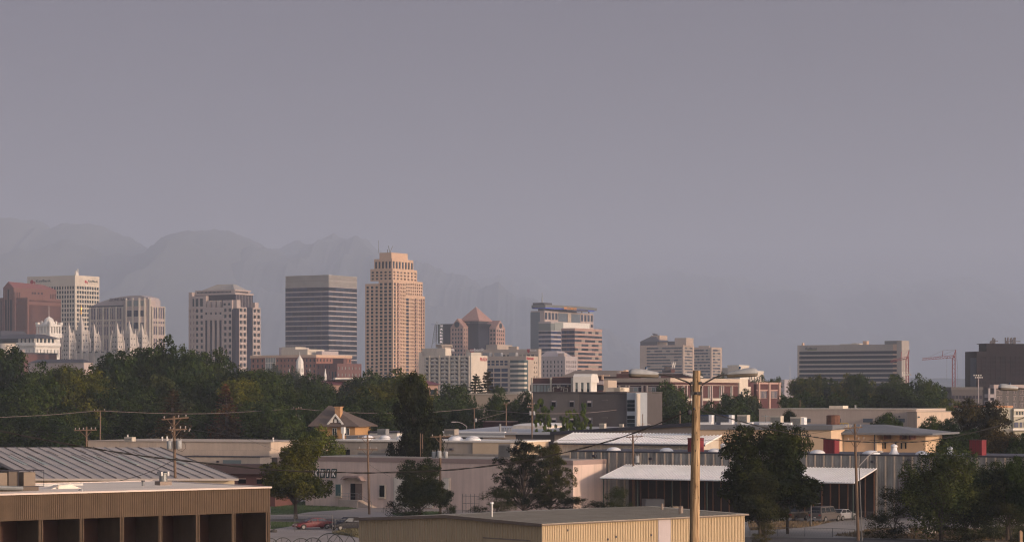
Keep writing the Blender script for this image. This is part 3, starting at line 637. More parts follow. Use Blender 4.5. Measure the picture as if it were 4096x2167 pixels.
# -- white church with steeple
b = B('church', 'white church with a pointed steeple and a smaller spire on each side', 'church', hx(1128), 1180, th=45)
k = b.D/9671/5.152; zt = b.zc(hy(235)); hw = 80*k; st = b.m('steeple')
zb, zs = b.zc(hy(800)), b.zc(hy(440)); 
oct_ = lambda r, o=0: [(r*math.cos(i*math.pi/4+math.pi/8+o), r*math.sin(i*math.pi/4+math.pi/8+o)) for i in range(8)]
st.loft([[(x, y, z) for x, y in oct_(r)] for r, z in ((hw*1.15, zb-14), (hw*1.1, zb), (hw*1.05, b.zc(hy(560))), (hw*.98, zs), (hw*.7, b.zc(hy(385))), (hw*.32, b.zc(hy(345))), (hw*.1, b.zc(hy(310))), (.1, zt))])
for i in range(8):
    aa = i*math.pi/4; f = b.face((hw*.99*math.cos(aa)-hw*.2*-math.sin(aa), hw*.99*math.sin(aa)-hw*.2*math.cos(aa)), (-math.sin(aa), math.cos(aa)))
    f.box(b.m('louvre'), 0, hw*.4, -.1, hw*.07, b.zc(hy(660)), b.zc(hy(580)))
st.box(-hw*1.1, hw*1.1, -hw*1.1, hw*1.1, 0, zb-12)
for px, yt in ((912, 585), (1337, 580), (1655, 585)):
    cx_, cy_ = X(hx(px), 1180)-b.c[0], 0; q = math.cos(-b.th)*cx_, math.sin(-b.th)*cx_; r = (14 if px < 1600 else 24)*k
    b.m('pinnacle').lathe([(r*1.1, 4), (r*1.1, b.zc(hy(720))), (r*.55, b.zc(hy(660))), (.1, b.zc(hy(yt)))], (q[0], q[1], 0), 8)
b.done({'steeple': 'white', 'louvre': 'copper', 'pinnacle': 'white'})
# -- low buildings with maroon roofs among the trees
def roofhouse(px0, px1, pe, pt, D, label, wall, roof, inset=.12, th=59., deep=22):
    b = B('hipped_building', label, 'building', px0+(px1-px0)*.02, D, th=10.)
    a = b.W.u(px1); H = b.zc(pe); zt = b.zc(pt); b.m('wall').box(0, a, 0, deep, 0, H)
    o = 1.2; i = a*inset; b.m('roof').add([(-o,-o,H),(a+o,-o,H),(a+o,deep+o,H),(-o,deep+o,H),(i,deep*.45,zt),(a-i,deep*.45,zt),(a-i,deep*.55,zt),(i,deep*.55,zt)], [(0,1,5,4),(1,2,6,5),(2,3,7,6),(3,0,4,7),(4,5,6,7),(3,2,1,0)])
    b.grid(b.m('wall'), b.W, 0, a, H-7, H-.6, max(2, int(a/4)), 2, .4, .5, .4, d0=.4)
    return b
b = roofhouse(1298, 1396, 1537, 1519, 760, 'low building with wide maroon roof and cream clerestory between the trees', 'rose', 'redroof', .05)
b.m('clerestory').box(4, 14, 8, 14, b.zc(1524), b.zc(1509)); b.m('clerestory').lathe([(7.5, b.zc(1519)+.2), (1, b.zc(1513))], (8.6, 8, 0), 8)
b.done({'wall': 'rose', 'roof': 'maroonroof', 'clerestory': 'offwhite'})
b = roofhouse(1660, 1752, 1538, 1521, 700, 'pink walled building with maroon hipped roof at the foot of the tan tower', 'rose', 'redroof', .22)
b.done({'wall': 'rose', 'roof': 'maroonroof'})

# -- vertical neon sign tower
def wx(x): return 1640+x/4.26
def wy(y): return 1260+y/4.26
b = B('sign_tower', 'old stone bank building carrying a tall lettered sign mast beside the tan tower', 'sign tower', wx(545), 2000)
nu = lambda x: b.N.u(wx(x)); wu = lambda x: b.W.u(wx(x)); z = lambda y: b.zc(wy(y))
a = wu(700); n = nu(468); H = z(545); w = b.m('wall'); w.box(0, a, 0, n, 0, H); w.box(-1, a+1, -1, n+1, z(545), z(510)); 
for i in range(9): w.box(-1, a+1, n*i/9, n*i/9+1.6, H, z(495)); w.box(a*i/9, a*i/9+2, -1, 3, H, z(500))
b.grid(w, b.W, 0, a, 20, H-4, 6, 14, .4, .5, .3, d0=.3)
f = b.face((0,-.5),(1,0)); sb = b.m('sign_band'); f.box(sb, wu(545), wu(737), 0, .6, z(612), z(562)); f.text('WALKER CENTER', wu(470), wu(735), z(606), z(568), 'sign_white', 'sign_lettering', d=.9, bold=.02)
mz0, mz1 = z(490), z(155); fr = b.m('mast'); q = wu(588)
for s1, s2 in ((-2.5,-2),(2.5,-2),(-2.5,2),(2.5,2)):
    fr.path([(q+s1*1.3, 8+s2*1.3, mz0-3), (q+s1*.8, 8+s2*.8, (mz0+mz1)/2), (q+s1*.35, 8+s2*.35, mz1)], .25, 4)
for i in range(9):
    t = i/9; zq = mz0+(mz1-mz0)*t; k = 1.2*(1-t)+.4*t
    fr.tube((q-2.5*k, 8-2*k, zq), (q+2.5*k, 8-2*k, zq+4), .16, n=4); fr.tube((q-2.5*k, 8+2*k, zq), (q-2.5*k, 8-2*k, zq+4), .16, n=4)
pn = b.m('sign_panel'); pn.box(q-3.2, q+3.2, 3.4, 4.4, z(480), mz1)
f = b.face((0, 3.4), (1, 0)); 
for i, ch in enumerate('WALKER'):
    z1 = mz1-(mz1-z(480))*i/6; z2 = mz1-(mz1-z(480))*(i+.78)/6; f.text(ch, q-2, q+2, z2, z1-.6, 'sign_lit', 'sign_lettering', d=.5, bold=.03)
b.m('side_panel').box(q-6.2, q-4, 6, 9.4, (mz0+mz1)/2+8, mz1)
b.done({'wall': 'tanstone', 'sign_band': 'slate', 'mast': 'steel', 'sign_panel': 'sign_green', 'side_panel': 'blue_sign'})

# -- pyramid roofed tower
b = B('office_tower', 'rose stone tower with pyramid roof and dark glass core between two gabled wings', 'office tower', wx(1170), 2120, group=GL)
z = lambda y: b.zc(wy(y)); zE = z(140)
yw = b.solve((0,0),(0,1),wx(990)); xw = b.solve((0,0),(1,0),wx(1355)); g = b.m('glass_core'); g.box(.3, 40, .3, 40, 0, z(140)); 
wv = b.m('wall')
# N wing: protrudes in -x from (0, yw)
p = -b.solve((0,yw),(1,0),wx(910)); L = b.solve((-p,yw),(0,1),wx(690)); zsh = z(205); zpk = z(68)
wv.box(-p+.4, 30, yw+.4, yw+L, 0, zsh)
f = b.face((-p,yw),(0,1),-1); f.poly(wv, [(0,zsh),(L*.5,zpk),(L,zsh)], -.4, 0); f.poly(b.m('roof'), [(-.3,zsh),(L*.5,zpk+.5),(L+.3,zsh)], -40, -.4)
r0 = z(705); nr = 7; fl = (z(215)-r0)/nr
zz0 = z(215)-19*fl
b.grid(wv, f, 0, L, zz0, z(215), 4, 19, .62, .5, .4, mu0=.8, mu1=.8); b.grid(wv, b.face((-p+.0,yw),(1,0)), .4, p, zz0, z(215), 2, 19, .45, .5, .4)
f.box(wv, 0, L, -.4, 0, z(215), zsh); b.face((-p,yw),(1,0)).box(wv, .4, p, -.4, 0, z(215), zsh)
f.poly(b.m('round_window'), [(L*.5+2.6*math.cos(i*math.pi/6), z(160)+2.6*math.sin(i*math.pi/6)) for i in range(12)], 0, .25)
# W wing: protrudes in -y from (xw, 0)
p2 = -b.solve((xw,0),(0,1),wx(1465)); L2 = b.solve((xw,-p2),(1,0),wx(1620)); zsh = z(215); zpk = z(88)
wv.box(xw+.4, xw+L2, -p2+.4, 30, 0, zsh)
f = b.face((xw,-p2),(1,0)); f.poly(wv, [(0,zsh),(L2*.5,zpk),(L2,zsh)], -.4, 0); f.poly(b.m('roof'), [(-.3,zsh),(L2*.5,zpk+.5),(L2+.3,zsh)], -40, -.4)
b.grid(wv, f, 0, L2, zz0, z(225), 4, 19, .62, .5, .4, mu0=.8, mu1=.8); f.box(wv, 0, L2, -.4, 0, z(225), zsh)
f2 = b.face((xw,-p2),(0,1),-1); b.grid(wv, f2, .4, p2, zz0, z(225), 2, 19, .6, .5, .4); f2.box(wv, .4, p2, -.4, 0, z(225), zsh)
f.poly(b.m('round_window'), [(L2*.5+2.4*math.cos(i*math.pi/6), z(170)+2.4*math.sin(i*math.pi/6)) for i in range(12)], 0, .25)
f.text('CHASE', L2*.28, L2*.72, z(243), z(222), 'sign_white', 'sign_lettering', d=.3)
# flared glass top and pyramid
g2 = b.m('glass_core'); ya = b.solve((-3,0),(0,1),wx(930)); xa = b.solve((0,-3),(1,0),wx(1395))
g2.hexa([(.3,.3,z(230)),(xw,.3,z(230)),(xw,yw,z(230)),(.3,yw,z(230))], [(.3,.3,z(150)),(xw+3,.3,z(150)),(xw+3,yw+3,z(150)),(.3,yw+3,z(150))])
e = b.m('eave_band'); e.box(1.5, xw*.9, 1.5, yw*.95, z(140), z(122)); 
ym = b.solve((-1,-1),(0,1),wx(850)); xm = b.solve((-1,-1),(1,0),wx(1395)); g3 = b.m('pyramid_roof')
g3.box(-1, xm-1, -1, ym-1, z(100), z(82)); e.box(1, xm*.85, 1, ym*.85, z(122), z(100))
ap = b.solve(((xm)/2-1, (ym)/2-1), (1, 0), 1902.7); D_ap = b.world((xm/2, ym/2))[1]
g3.pyr([(-1,-1),(xm-1,-1),(xm-1,ym-1),(-1,ym-1)], z(82), ((xm)/2-1, (ym)/2-1, CH+(YH-1226)*D_ap/F))
b.m('side_wing').box(-p+6, 20, yw+L, yw+L+b.solve((-p,yw+L),(0,1),wx(622)), 0, z(290)); b.m('penthouse').box(xw-6, xw+L2+4, -p2-5, 0, 0, z(500))
b.done({'wall': 'rose', 'glass_core': 'core_glass', 'roof': 'roseroof', 'round_window': 'glass_dark', 'eave_band': 'slate', 'pyramid_roof': 'roseroof', 'side_wing': 'darkbrick', 'penthouse': 'tanstone'})

# -- wide bank building with shield signs
b = B('bank_building', 'wide tan office block with red and white shield signs on its top band', 'office building', wx(2190), 1720)
nu = lambda x: b.N.u(wx(x)); a = 4; n = nu(950); H = b.zc(wy(575)); w = b.m('wall'); w.box(.5, a, .5, n, 0, H)
z1 = b.zc(wy(650)); b.N.box(w, 0, n, -.5, 0, z1, H); b.grid(w, b.N, 0, n, 0, z1, 18, 12, .8, .6, .5, gm='glass_mix'); b.W.box(w, .5, a, -.5, 0, 0, H)
w.box(.6, 3.5, nu(1810), nu(1670), H, H+2)
for p0, p1, s0, s1 in ((1095, 1270, 1020, 1100), (2045, 2165, 1998, 2045)):
    u0, u1 = nu(p1), nu(p0); zz = lambda y: b.N.z(u0, wy(y))
    if p0 < 1500: b.N.text('us', nu(1030), nu(1092), zz(612), zz(580), 'sign_white', 'sign_lettering', d=.5, bold=.02)
    b.N.text('bank', u1, u0, zz(612), zz(562) if p0 < 1500 else zz(583), 'sign_white', 'sign_lettering', d=.4, bold=.02)
    v0, v1 = nu(s1), nu(s0); b.N.poly(b.m('shield_sign'), [(v0, zz(575)), (v1, zz(575)), (v1, zz(615)), ((v0+v1)/2, zz(645)), (v0, zz(615))], 0, .3)
b.done({'wall': 'tanstone', 'shield_sign': 'sign_red'})
# -- slab hotel with balconies
b = B('hotel', 'long white slab hotel with rows of balconies and a blank cream end wall', 'hotel', wx(1043), 1500)
nu = lambda x: b.N.u(wx(x)); wu = lambda x: b.W.u(wx(x)); z = lambda y: b.zc(wy(y)); a = wu(1318); n = nu(245); H = z(685); w = b.m('wall')
w.box(1.6, a, 1.6, nu(148), 0, H); w.box(0, a, 0, 1.6, 0, H); b.N.box(w, n, nu(148), -1.6, 0, 0, b.N.z(n, wy(632)))
fl = b.N.z(0, wy(685))-b.N.z(0, wy(752)); nr = 16; zt = H-1.0
bal = b.m('balcony'); pr = b.m('party_wall'); cw = (n-1.6)/9
for i in range(10):
    u = 1.6+cw*i; b.N.box(pr, u-.25, u+.25, -1.6, 0 if i % 2 else .4, 0, zt+1)
b.N.box(w, 1.6, n, -1.6, -.05, H-1, H)
for j in range(nr):
    z1 = zt-fl*(j+1)
    if z1 < 1: break
    b.N.box(b.m('floor_slab'), 1.6, n, -1.6, -.06, z1, z1+.3)
    for i in range(9):
        u = 1.6+cw*i
        b.N.box(bal, u+.3 if i % 2 else u+cw*.45, (u+cw*.55 if i % 2 else u+cw-.3), -.1, .15, z1+.3, z1+1.15)
        b.win(b.N, u+cw*.12, u+cw*.45, z1+.35, z1+fl-.35, -1.6, -1.5, RND.choice(['glass_grey', 'glass_pale', 'glass_dark', 'glass_grey']))
        b.win(b.N, u+cw*.55, u+cw*.92, z1+.9, z1+fl-.35, -1.6, -1.5, RND.choice(['glass_grey', 'glass_pale', 'glass_grey']), 'balcony_door')
p = b.m('penthouse'); p.box(0, 10, nu(455), nu(205), H, z(555)); p.box(0, 12, -0.0, nu(960), H, z(632)); 
pw = b.m('stair_tower'); pw.box(-.02, wu(1043+95), nu(455)-6.5, nu(455)-.01, H, z(555)); 
f = b.W; f.text('PLAZA', wu(1193), wu(1308), f.z(wu(1250), wy(780)), f.z(wu(1250), wy(722)), 'sign_red', 'sign_lettering', d=.25, bold=.01)
b.done({'wall': 'cream', 'balcony': 'offwhite', 'party_wall': 'cream', 'floor_slab': 'cream_d', 'penthouse': 'cream_d', 'stair_tower': 'cream'})
# -- hotel with horizontal striped bay
b = B('hotel', 'tan hotel with a rounded corner bay of dark bands and red lettering above', 'hotel', wx(1955), 1580)
nu = lambda x: b.N.u(wx(x)); wu = lambda x: b.W.u(wx(x)); z = lambda y: b.zc(wy(y)); w = b.m('wall'); H = z(695)
a = b.W.u(2152); n = nu(1300); u1 = nu(1670); ub = nu(1700); w.box(.6, a, .6, n, 0, H); zt = z(765)
b.N.box(w, -1, n, -.6, 0, zt, H); b.W.box(w, 0, a, -.6, 0, zt, H)
b.grid(w, b.N, u1, n, z(855), zt, 5, 2, .8, .8, .6, gm='glass_blue')
b.grid(w, b.N, u1, n, z(855)-17*3.1, z(855)-1.4, 3, 16, .93, .72, .6, gm='glass_blue', name='window_band'); b.N.box(w, u1, n, -.6, 0, z(855)-1.4, z(855))
b.N.box(w, ub, u1, -.6, .2, 0, zt)
pl = [(0.2,ub),(-1.5,ub*.7),(-2.4,ub*.3),(-1.6,-.6),(.6,-1.4),(2.6,-1.0),(4,0.5)]
bay = b.m('rounded_bay'); bg = b.m('bay_glass'); bp = [(x, y) for x, y in pl]; bg.prism([(x*.9+.3, y) for x, y in bp], 0, zt)
for j in range(15):
    z1 = zt-3.15-j*3.1*1.0; bay.prism(bp, z1, z1+1.35)
b.W.box(b.m('dark_strip'), wu(1955)+4.2, wu(1988)+.8, 0, .1, 0, zt)
b.grid(w, b.W, wu(1992), a, zt-17*3.1, zt, 2, 17, .3, .42, .6, mu0=(a-wu(1992))*.55); b.W.box(w, 0, wu(1992), -.6, 0, 0, zt)
b.W.text('Marriott', wu(1985), wu(2105), b.W.z(wu(2050), wy(760)), b.W.z(wu(2050), wy(712)), 'sign_red', 'sign_lettering', d=.25, bold=.015)
for q in ((5, 10), (6, 22), (5, 30)): b.m('rooftop_unit').box(q[0], q[0]+3, q[1], q[1]+5, H, H+2.5)
b.done({'wall': 'tanstone', 'rounded_bay': 'cream', 'bay_glass': 'glass_green', 'dark_strip': 'glass_dark', 'rooftop_unit': 'grey_metal'})

# -- pale office block with mansard
def fx(x): return 2100+x/4.259
def fy(y): return 1180+y/4.259
b = B('office_building', 'pale mauve stone block with punched windows and a small truncated roof', 'office building', fx(680), 1760)
nu = lambda x: b.N.u(fx(x)); wu = lambda x: b.W.u(fx(x)); z = lambda y: b.zc(fy(y)); a = wu(890); n = nu(200); H = z(1040); w = b.m('wall'); w.box(.5, a, .5, n, 0, H)
b.N.box(w, 0, n, -.5, 0, z(1100), H); b.W.box(w, .5, a, -.5, 0, z(1100), H)
b.grid(w, b.N, 0, n, z(1100)-12*3.18, z(1100), 7, 12, .4, .56, .5, mu0=1.3, mu1=1.2); b.grid(w, b.W, 0, a, z(1100)-12*3.18, z(1100), 5, 12, .4, .56, .5, mu0=1.5, mu1=1.5)
rf = b.m('roof'); z1 = z(945); y0, y1 = nu(560), nu(222); rf.hexa([(2,y0,H),(22,y0,H),(22,y1,H),(2,y1,H)], [(8,y0+6,z1),(18,y0+6,z1),(18,y1-3,z1),(8,y1-3,z1)])
b.m('stair_head').box(.5, 5, 1, 6, H, z(985)); b.done({'wall': 'greypink', 'roof': 'greypink', 'stair_head': 'pinkstone'})
# -- tall tower with flat disc canopy
b = B('office_tower', 'glass and stone tower with overhanging flat canopy, gold lettering and a mast', 'office tower', fx(330), 2200, group=GL)
nu = lambda x: b.N.u(fx(x)); wu = lambda x: b.W.u(fx(x)); z = lambda y: b.zc(fy(y)); a = wu(1165); n = nu(95); H = z(265); w = b.m('wall')
w.box(.5, a, .5, n, 0, H); gl = b.m('glass_wall'); b.N.box(gl, nu(255), n, -.5, .2, 0, z(285)); b.N.box(w, 0, nu(255), -.5, 0, 0, H)
b.grid(w, b.W, 0, wu(565), z(440), H, 4, 1, .7, .66, .5, gm='glass_grey'); b.grid(w, b.W, wu(945), a, z(440), H, 4, 1, .68, .66, .5, gm='glass_grey')
b.grid(w, b.W, 0, a, 0, z(440), 16, 18, .7, .6, .5, gm='glass_grey')
b.W.box(gl, wu(568), wu(725), -.4, .1, z(440), z(290)); b.W.box(gl, wu(780), wu(940), -.4, .1, z(440), z(290)); b.W.box(b.m('central_panel'), wu(725), wu(780), -.4, .4, z(440), z(290)); b.W.box(w, wu(565), wu(945), -.5, -.4, z(440), H)
up = b.m('penthouse'); up.box(5, wu(945), 4, n-5, H, z(215)); 
cp = b.m('canopy'); o = 2.5
edge = [(-o, -o)] + [(a*t, -o-6*math.sin(math.pi*t)) for t in (.1,.2,.3,.4,.5,.6,.7,.8,.9)] + [(a+o, -o), (a+o, n*.5), (a*.6, n-1), (-o*0, n-1), (-o, n*.6)]
cp.prism(edge, z(213), z(165)); bl = b.m('blue_lit_soffit'); bl.prism([(x*.95+.6, y*.95+.4) for x, y in edge], z(228), z(213.5))  # blue light on the soffit is put into its base colour
for u in (wu(1000), wu(1120)): b.m('canopy_post').tube((u, 2, H), (u, 2, z(213)), .6)
b.m('sign_back').box(wu(575), wu(940), -8.4, -4, z(250), z(222)); f = b.face((0,-8.4),(1,0)); f.text('WELLS FARGO', f.u(fx(655)), f.u(fx(872)), f.z(f.u(fx(760)), fy(248)), f.z(f.u(fx(760)), fy(205)), 'orange_sign', 'sign_lettering', d=.5, bold=.02)
b.m('plant_room').box(-o+2, wu(460), 0, 12, z(165), z(128)); b.m('mast').tube((1, 3, z(165)), (1, 3, CH+(YH-1168)*b.D/F), .55, .15)
b.done({'wall': 'pinkstone', 'glass_wall': 'curtain_blue', 'penthouse': 'slate', 'canopy': 'greyblue', 'blue_lit_soffit': 'blue_light_tone', 'canopy_post': 'slate', 'sign_back': 'slate', 'plant_room': 'slate', 'mast': 'steel', 'central_panel': 'tanstone'})
# -- front pair of banded blocks
b = B('office_building', 'banded glass office block with a bright cream upper wall below the canopy tower', 'office building', fx(440), 2000)
nu = lambda x: b.N.u(fx(x)); wu = lambda x: b.W.u(fx(x)); z = lambda y: b.zc(fy(y)); a = wu(1095); n = nu(232); H = z(450); w = b.m('wall'); w.box(.4, a, .4, n, 0, H)
z1 = z(600); b.N.box(b.m('glass_attic'), .2, n, -.4, -.1, z1, H-1.5); b.N.box(w, .2, n, -.4, 0, H-1.5, H); b.W.box(b.m('glass_attic'), 0, wu(505), -.4, -.1, z1, H-1.5); b.W.box(w, 0, wu(505), -.4, 0, H-1.5, H)
b.W.box(b.m('glass_panel'), wu(505), wu(645), -.4, .2, z1, H-.5); b.W.box(b.m('cream_panel'), wu(645), a, -.4, .4, z(560), H)
b.bands(w, b.N, 0, n, z1-19*3.55, z1, 19, .6, .4, gm='glass_blue', nm=4); b.bands(w, b.W, 0, wu(620), z1-19*3.55, z1, 19, .6, .4, gm='glass_blue', nm=3)
b.done({'wall': 'greypink', 'glass_attic': 'glass_grey2', 'glass_panel': 'glass_pale2', 'cream_panel': 'white'})
b = B('office_building', 'rose stone office block with ribbon windows right of the banded glass block', 'office building', fx(850), 1900)
nu = lambda x: b.N.u(fx(x)); wu = lambda x: b.W.u(fx(x)); z = lambda y: b.zc(fy(y)); a = wu(1315); n = nu(617); H = z(560); w = b.m('wall'); w.box(.4, a, .4, n, 0, H)
z1 = z(592); b.N.box(w, 0, n, -.4, 0, z1, H); b.W.box(w, .4, a, -.4, 0, z1, H)
b.bands(w, b.W, 0, a, z1-21*3.37, z1, 21, .55, .4, gm='glass_mix', nm=8); b.bands(w, b.N, .4, n, z1-21*3.37, z1, 21, .7, .4, gm='glass_blue', nm=5)
b.done({'wall': 'rose'})

# -- tan banded twin block with rooftop boxes
def kx(x): return 2540+x/7.156
def ky(y): return 1330+y/7.156
def banded(px_l, px_c, px_r, ytop, D, label, bl, rows):
    b = B('office_building', label, 'office building', kx(px_c), D); nu = lambda x: b.N.u(kx(x)); wu = lambda x: b.W.u(kx(x)); z = lambda y: b.zc(ky(y))
    a = wu(px_r); n = nu(px_l); H = z(ytop); w = b.m('wall'); w.box(.5, a, .5, n, 0, H); zt = H - (z(350)-z(395))
    fl = z(350)-z(436); nb = nu(bl) if bl else n; b.N.box(w, 0, n, -.5, 0, zt, H); b.W.box(w, .5, a, -.5, 0, zt, H)
    if bl: b.N.box(w, nb, n, -.5, 0, 0, zt)
    e0 = nu(px_c-45); b.N.box(w, 0, e0, -.5, 0, 0, zt); b.bands(w, b.N, e0, nb, zt-rows*fl, zt, rows, .6, .5, gm='glass_mix', nm=9)
    e1, e2 = wu(px_c+35), wu(px_r-45); b.W.box(w, 0.5, e1, -.5, 0, 0, zt); b.W.box(w, e2, a, -.5, 0, 0, zt); b.bands(w, b.W, e1, e2, zt-rows*fl, zt, rows, .6, .5, gm='glass_mix', nm=3)
    return b, nu, wu, z, a, n, H
b, nu, wu, z, a, n, H = banded(140, 1385, 1695, 350, 2500, 'tan banded office block with two tall rooftop boxes behind the lamp arm', 325, 14)
t = b.m('rooftop_box'); t.box(10, 10+b.solve((10,10),(1,0),kx(0)) if 0 else 30, 10, 30, H-1, H)
q = b.solve((4, 0), (0, 1), kx(705)); 
def boxat(mbn, p_l, p_c, p_r, yt, x0=3, base=None):
    f = b.face((x0, 0), (0, 1), -1); u = f.u(kx(p_c)); v = f.u(kx(p_l)); g = b.solve((x0, u), (1, 0), kx(p_r)); b.m(mbn).box(x0, x0+g, u, v, H-.5 if base is None else base, f.z(u, ky(yt)))
boxat('rooftop_box', 458, 705, 925, 75, 6); boxat('rooftop_box', 1140, 1465, 1672, 148, 2)
boxat('dark_pavilion', 150, 620, 640, 258, 1); p = b.m('pavilion_roof'); f = b.face((1,0),(0,1),-1); u, v = f.u(kx(720)), f.u(kx(140)); zz = f.z(u, ky(258))
p.hexa([(0,u,zz),(24,u,zz),(24,v,zz),(0,v,zz)], [(9,u+14,zz+9),(15,u+14,zz+9),(15,v-14,zz+8),(9,v-14,zz+8)])
boxat('dark_plant', 930, 1130, 1180, 245, 8); boxat('dark_plant', 1135, 1320, 1350, 170, 10)
b.done({'wall': 'skytan', 'rooftop_box': 'skytan', 'dark_pavilion': 'slate', 'pavilion_roof': 'slate', 'dark_plant': 'slate'})
b, nu, wu, z, a, n, H = banded(1600, 2190, 2490, 415, 2700, 'smaller tan banded office block stepping down right of its twin', 0, 13)
boxat('rooftop_box', 1820, 2120, 2150, 375, 5); b.done({'wall': 'skytan', 'rooftop_box': 'skytan'})
# -- small far white buildings and W sign
for px, pr, py, D, lab, dn, m_ in ((2955, 2996, 1460, 1500, 'small cream rooftop block just left of the right lamp head', 2911, 'cream'), (2911, 2950, 1470, 1520, 'low cream block between the pole top and the right lamp head', 2888, 'cream_d'), (3000, 3054, 1483, 1480, 'low cream block peeping out right of the lamp head', 2997, 'cream')):
    b = B('flat_roofed_building', lab, 'building', px, D); a = b.W.u(pr); n = b.N.u(dn); H = b.zc(py); b.m('wall').box(0, a, 0, n, 0, H); b.m('parapet').box(-.2, a+.2, -.2, n+.2, H-.8, H+.1)
    b.grid(b.m('wall'), b.W, 0, a, H-12, H-2, 5, 2, .3, .4, .2, d0=.2); b.done({'wall': m_, 'parapet': 'offwhite'})
b = B('rooftop_sign', 'dark rooftop stand with a large white letter W beside the pole top', 'sign', kx(1105), 1150, th=0)
z = lambda y: b.zc(ky(y)); f = b.W; f.text('W', f.u(kx(1045)), f.u(kx(1165)), z(1030), z(838), 'sign_lit2', 'sign_letter', d=.4, bold=.02)
b.m('stand').box(f.u(kx(1035)), f.u(kx(1140)), .2, 3, z(1140), z(1050)); b.m('base').box(f.u(kx(815)), f.u(kx(1130)), 3.2, 12, 0, z(1060)); b.m('base').box(f.u(kx(880)), f.u(kx(1040)), 4, 10, z(1060), z(965))
for i in range(4): b.m('stand').tube((f.u(kx(1050+28*i)), .6, z(1060)), (f.u(kx(1050+28*i)), .6, z(1030)), .12)
b.done({'stand': 'darkbrick', 'base': 'charcoal'})

# -- striped long hotel on the right
def rx(x): return 3170+x/5.152
def ry(y): return 1340+y/5.152
b = B('hotel', 'long grey hotel slab with navy window bands and a taller end tower', 'hotel', rx(2160), 1600, group=None)
nu = lambda x: b.N.u(rx(x)); z = lambda y: b.zc(ry(y)); n = nu(105); H = z(185); w = b.m('wall'); w.box(.5, 20, .5, n, 0, H); zt = z(320)
b.N.box(w, 0, n, -.5, 0, zt, H); b.N.box(w, n-1, n, -.5, .3, 0, H); fl = (z(320)-z(885))/6.03; b.bands(w, b.N, 0, n-1, zt-13*fl, zt, 13, .64, .5, gm='glass_navy', zt=-fl*.18, nm=1)
ml = b.m('corner_pier')
for j in range(13): b.N.box(ml, -.0, 3, .02, .3, zt-fl*(j+1)-.1, zt-fl*(j+1)+fl*.36)
b.N.box(ml, 0, 3, .02, .3, zt, H)
b.N.text('Radisson', nu(262), nu(505), b.N.z(n, ry(300)), b.N.z(n, ry(250)), 'sign_green', 'sign_lettering', d=.3, shear=.3); b.N.box(b.m('green_swoosh'), nu(500), nu(310), .05, .3, b.N.z(n, ry(318)), b.N.z(n, ry(306)))
x2 = 0; tw = b.m('end_tower'); p = b.solve((0, 0), (-.6, -1), rx(2250)); 
f = b.face((-1, -10.5), (0,1), -1); u0 = f.u(rx(2250)); y_t = -10.5+u0; u1 = b.solve((-1, y_t), (1, 0), rx(2405)); tw.box(-1, -1+u1, y_t, 0, 0, z(112)); b.m('rooftop_plant').box(0, 6, -2, 9, H, z(115)); 
rp = b.m('rooftop_block'); rp.box(5, 16, nu(1270), nu(910), H, z(135)-1); rp.box(4, 14, nu(1275), nu(1170), H, z(135)-.5); b.m('rooftop_unit').box(4, 8, nu(1480), nu(1400), H, H+2.5); b.m('rooftop_unit').box(2, 4, nu(195), nu(165), H, H+1.6)
b.done({'wall': 'greystone', 'corner_pier': 'tan', 'end_tower': 'greystone', 'rooftop_plant': 'steel', 'rooftop_block': 'cream_d', 'rooftop_unit': 'tan', 'green_swoosh': 'sign_olive'})
# -- far slopes and low town at the horizon gap
b = B('office_building', 'faint low grey building far off at the left foot of the long striped hotel', 'building', 3138, 2600); H = b.zc(1517); a = b.W.u(3186); n = b.N.u(3108)
b.m('wall').box(0, a, 0, n, 0, H); b.grid(b.m('wall'), b.N, 0, n, H-22, H-2, 9, 5, .4, .5, .3, d0=.3); b.done({'wall': 'greypink'})
b = B('radio_mast', 'very thin pale mast standing far off left of the striped hotel', 'mast', 3160, 2300); b.m('pole').tube((0,0,0), (0,0,b.zc(1470)), .45, .2); b.m('antenna').tube((0,0,b.zc(1470)), (0,0,b.zc(1455)), .2, .1); b.done({'pole': 'white', 'antenna': 'white'})

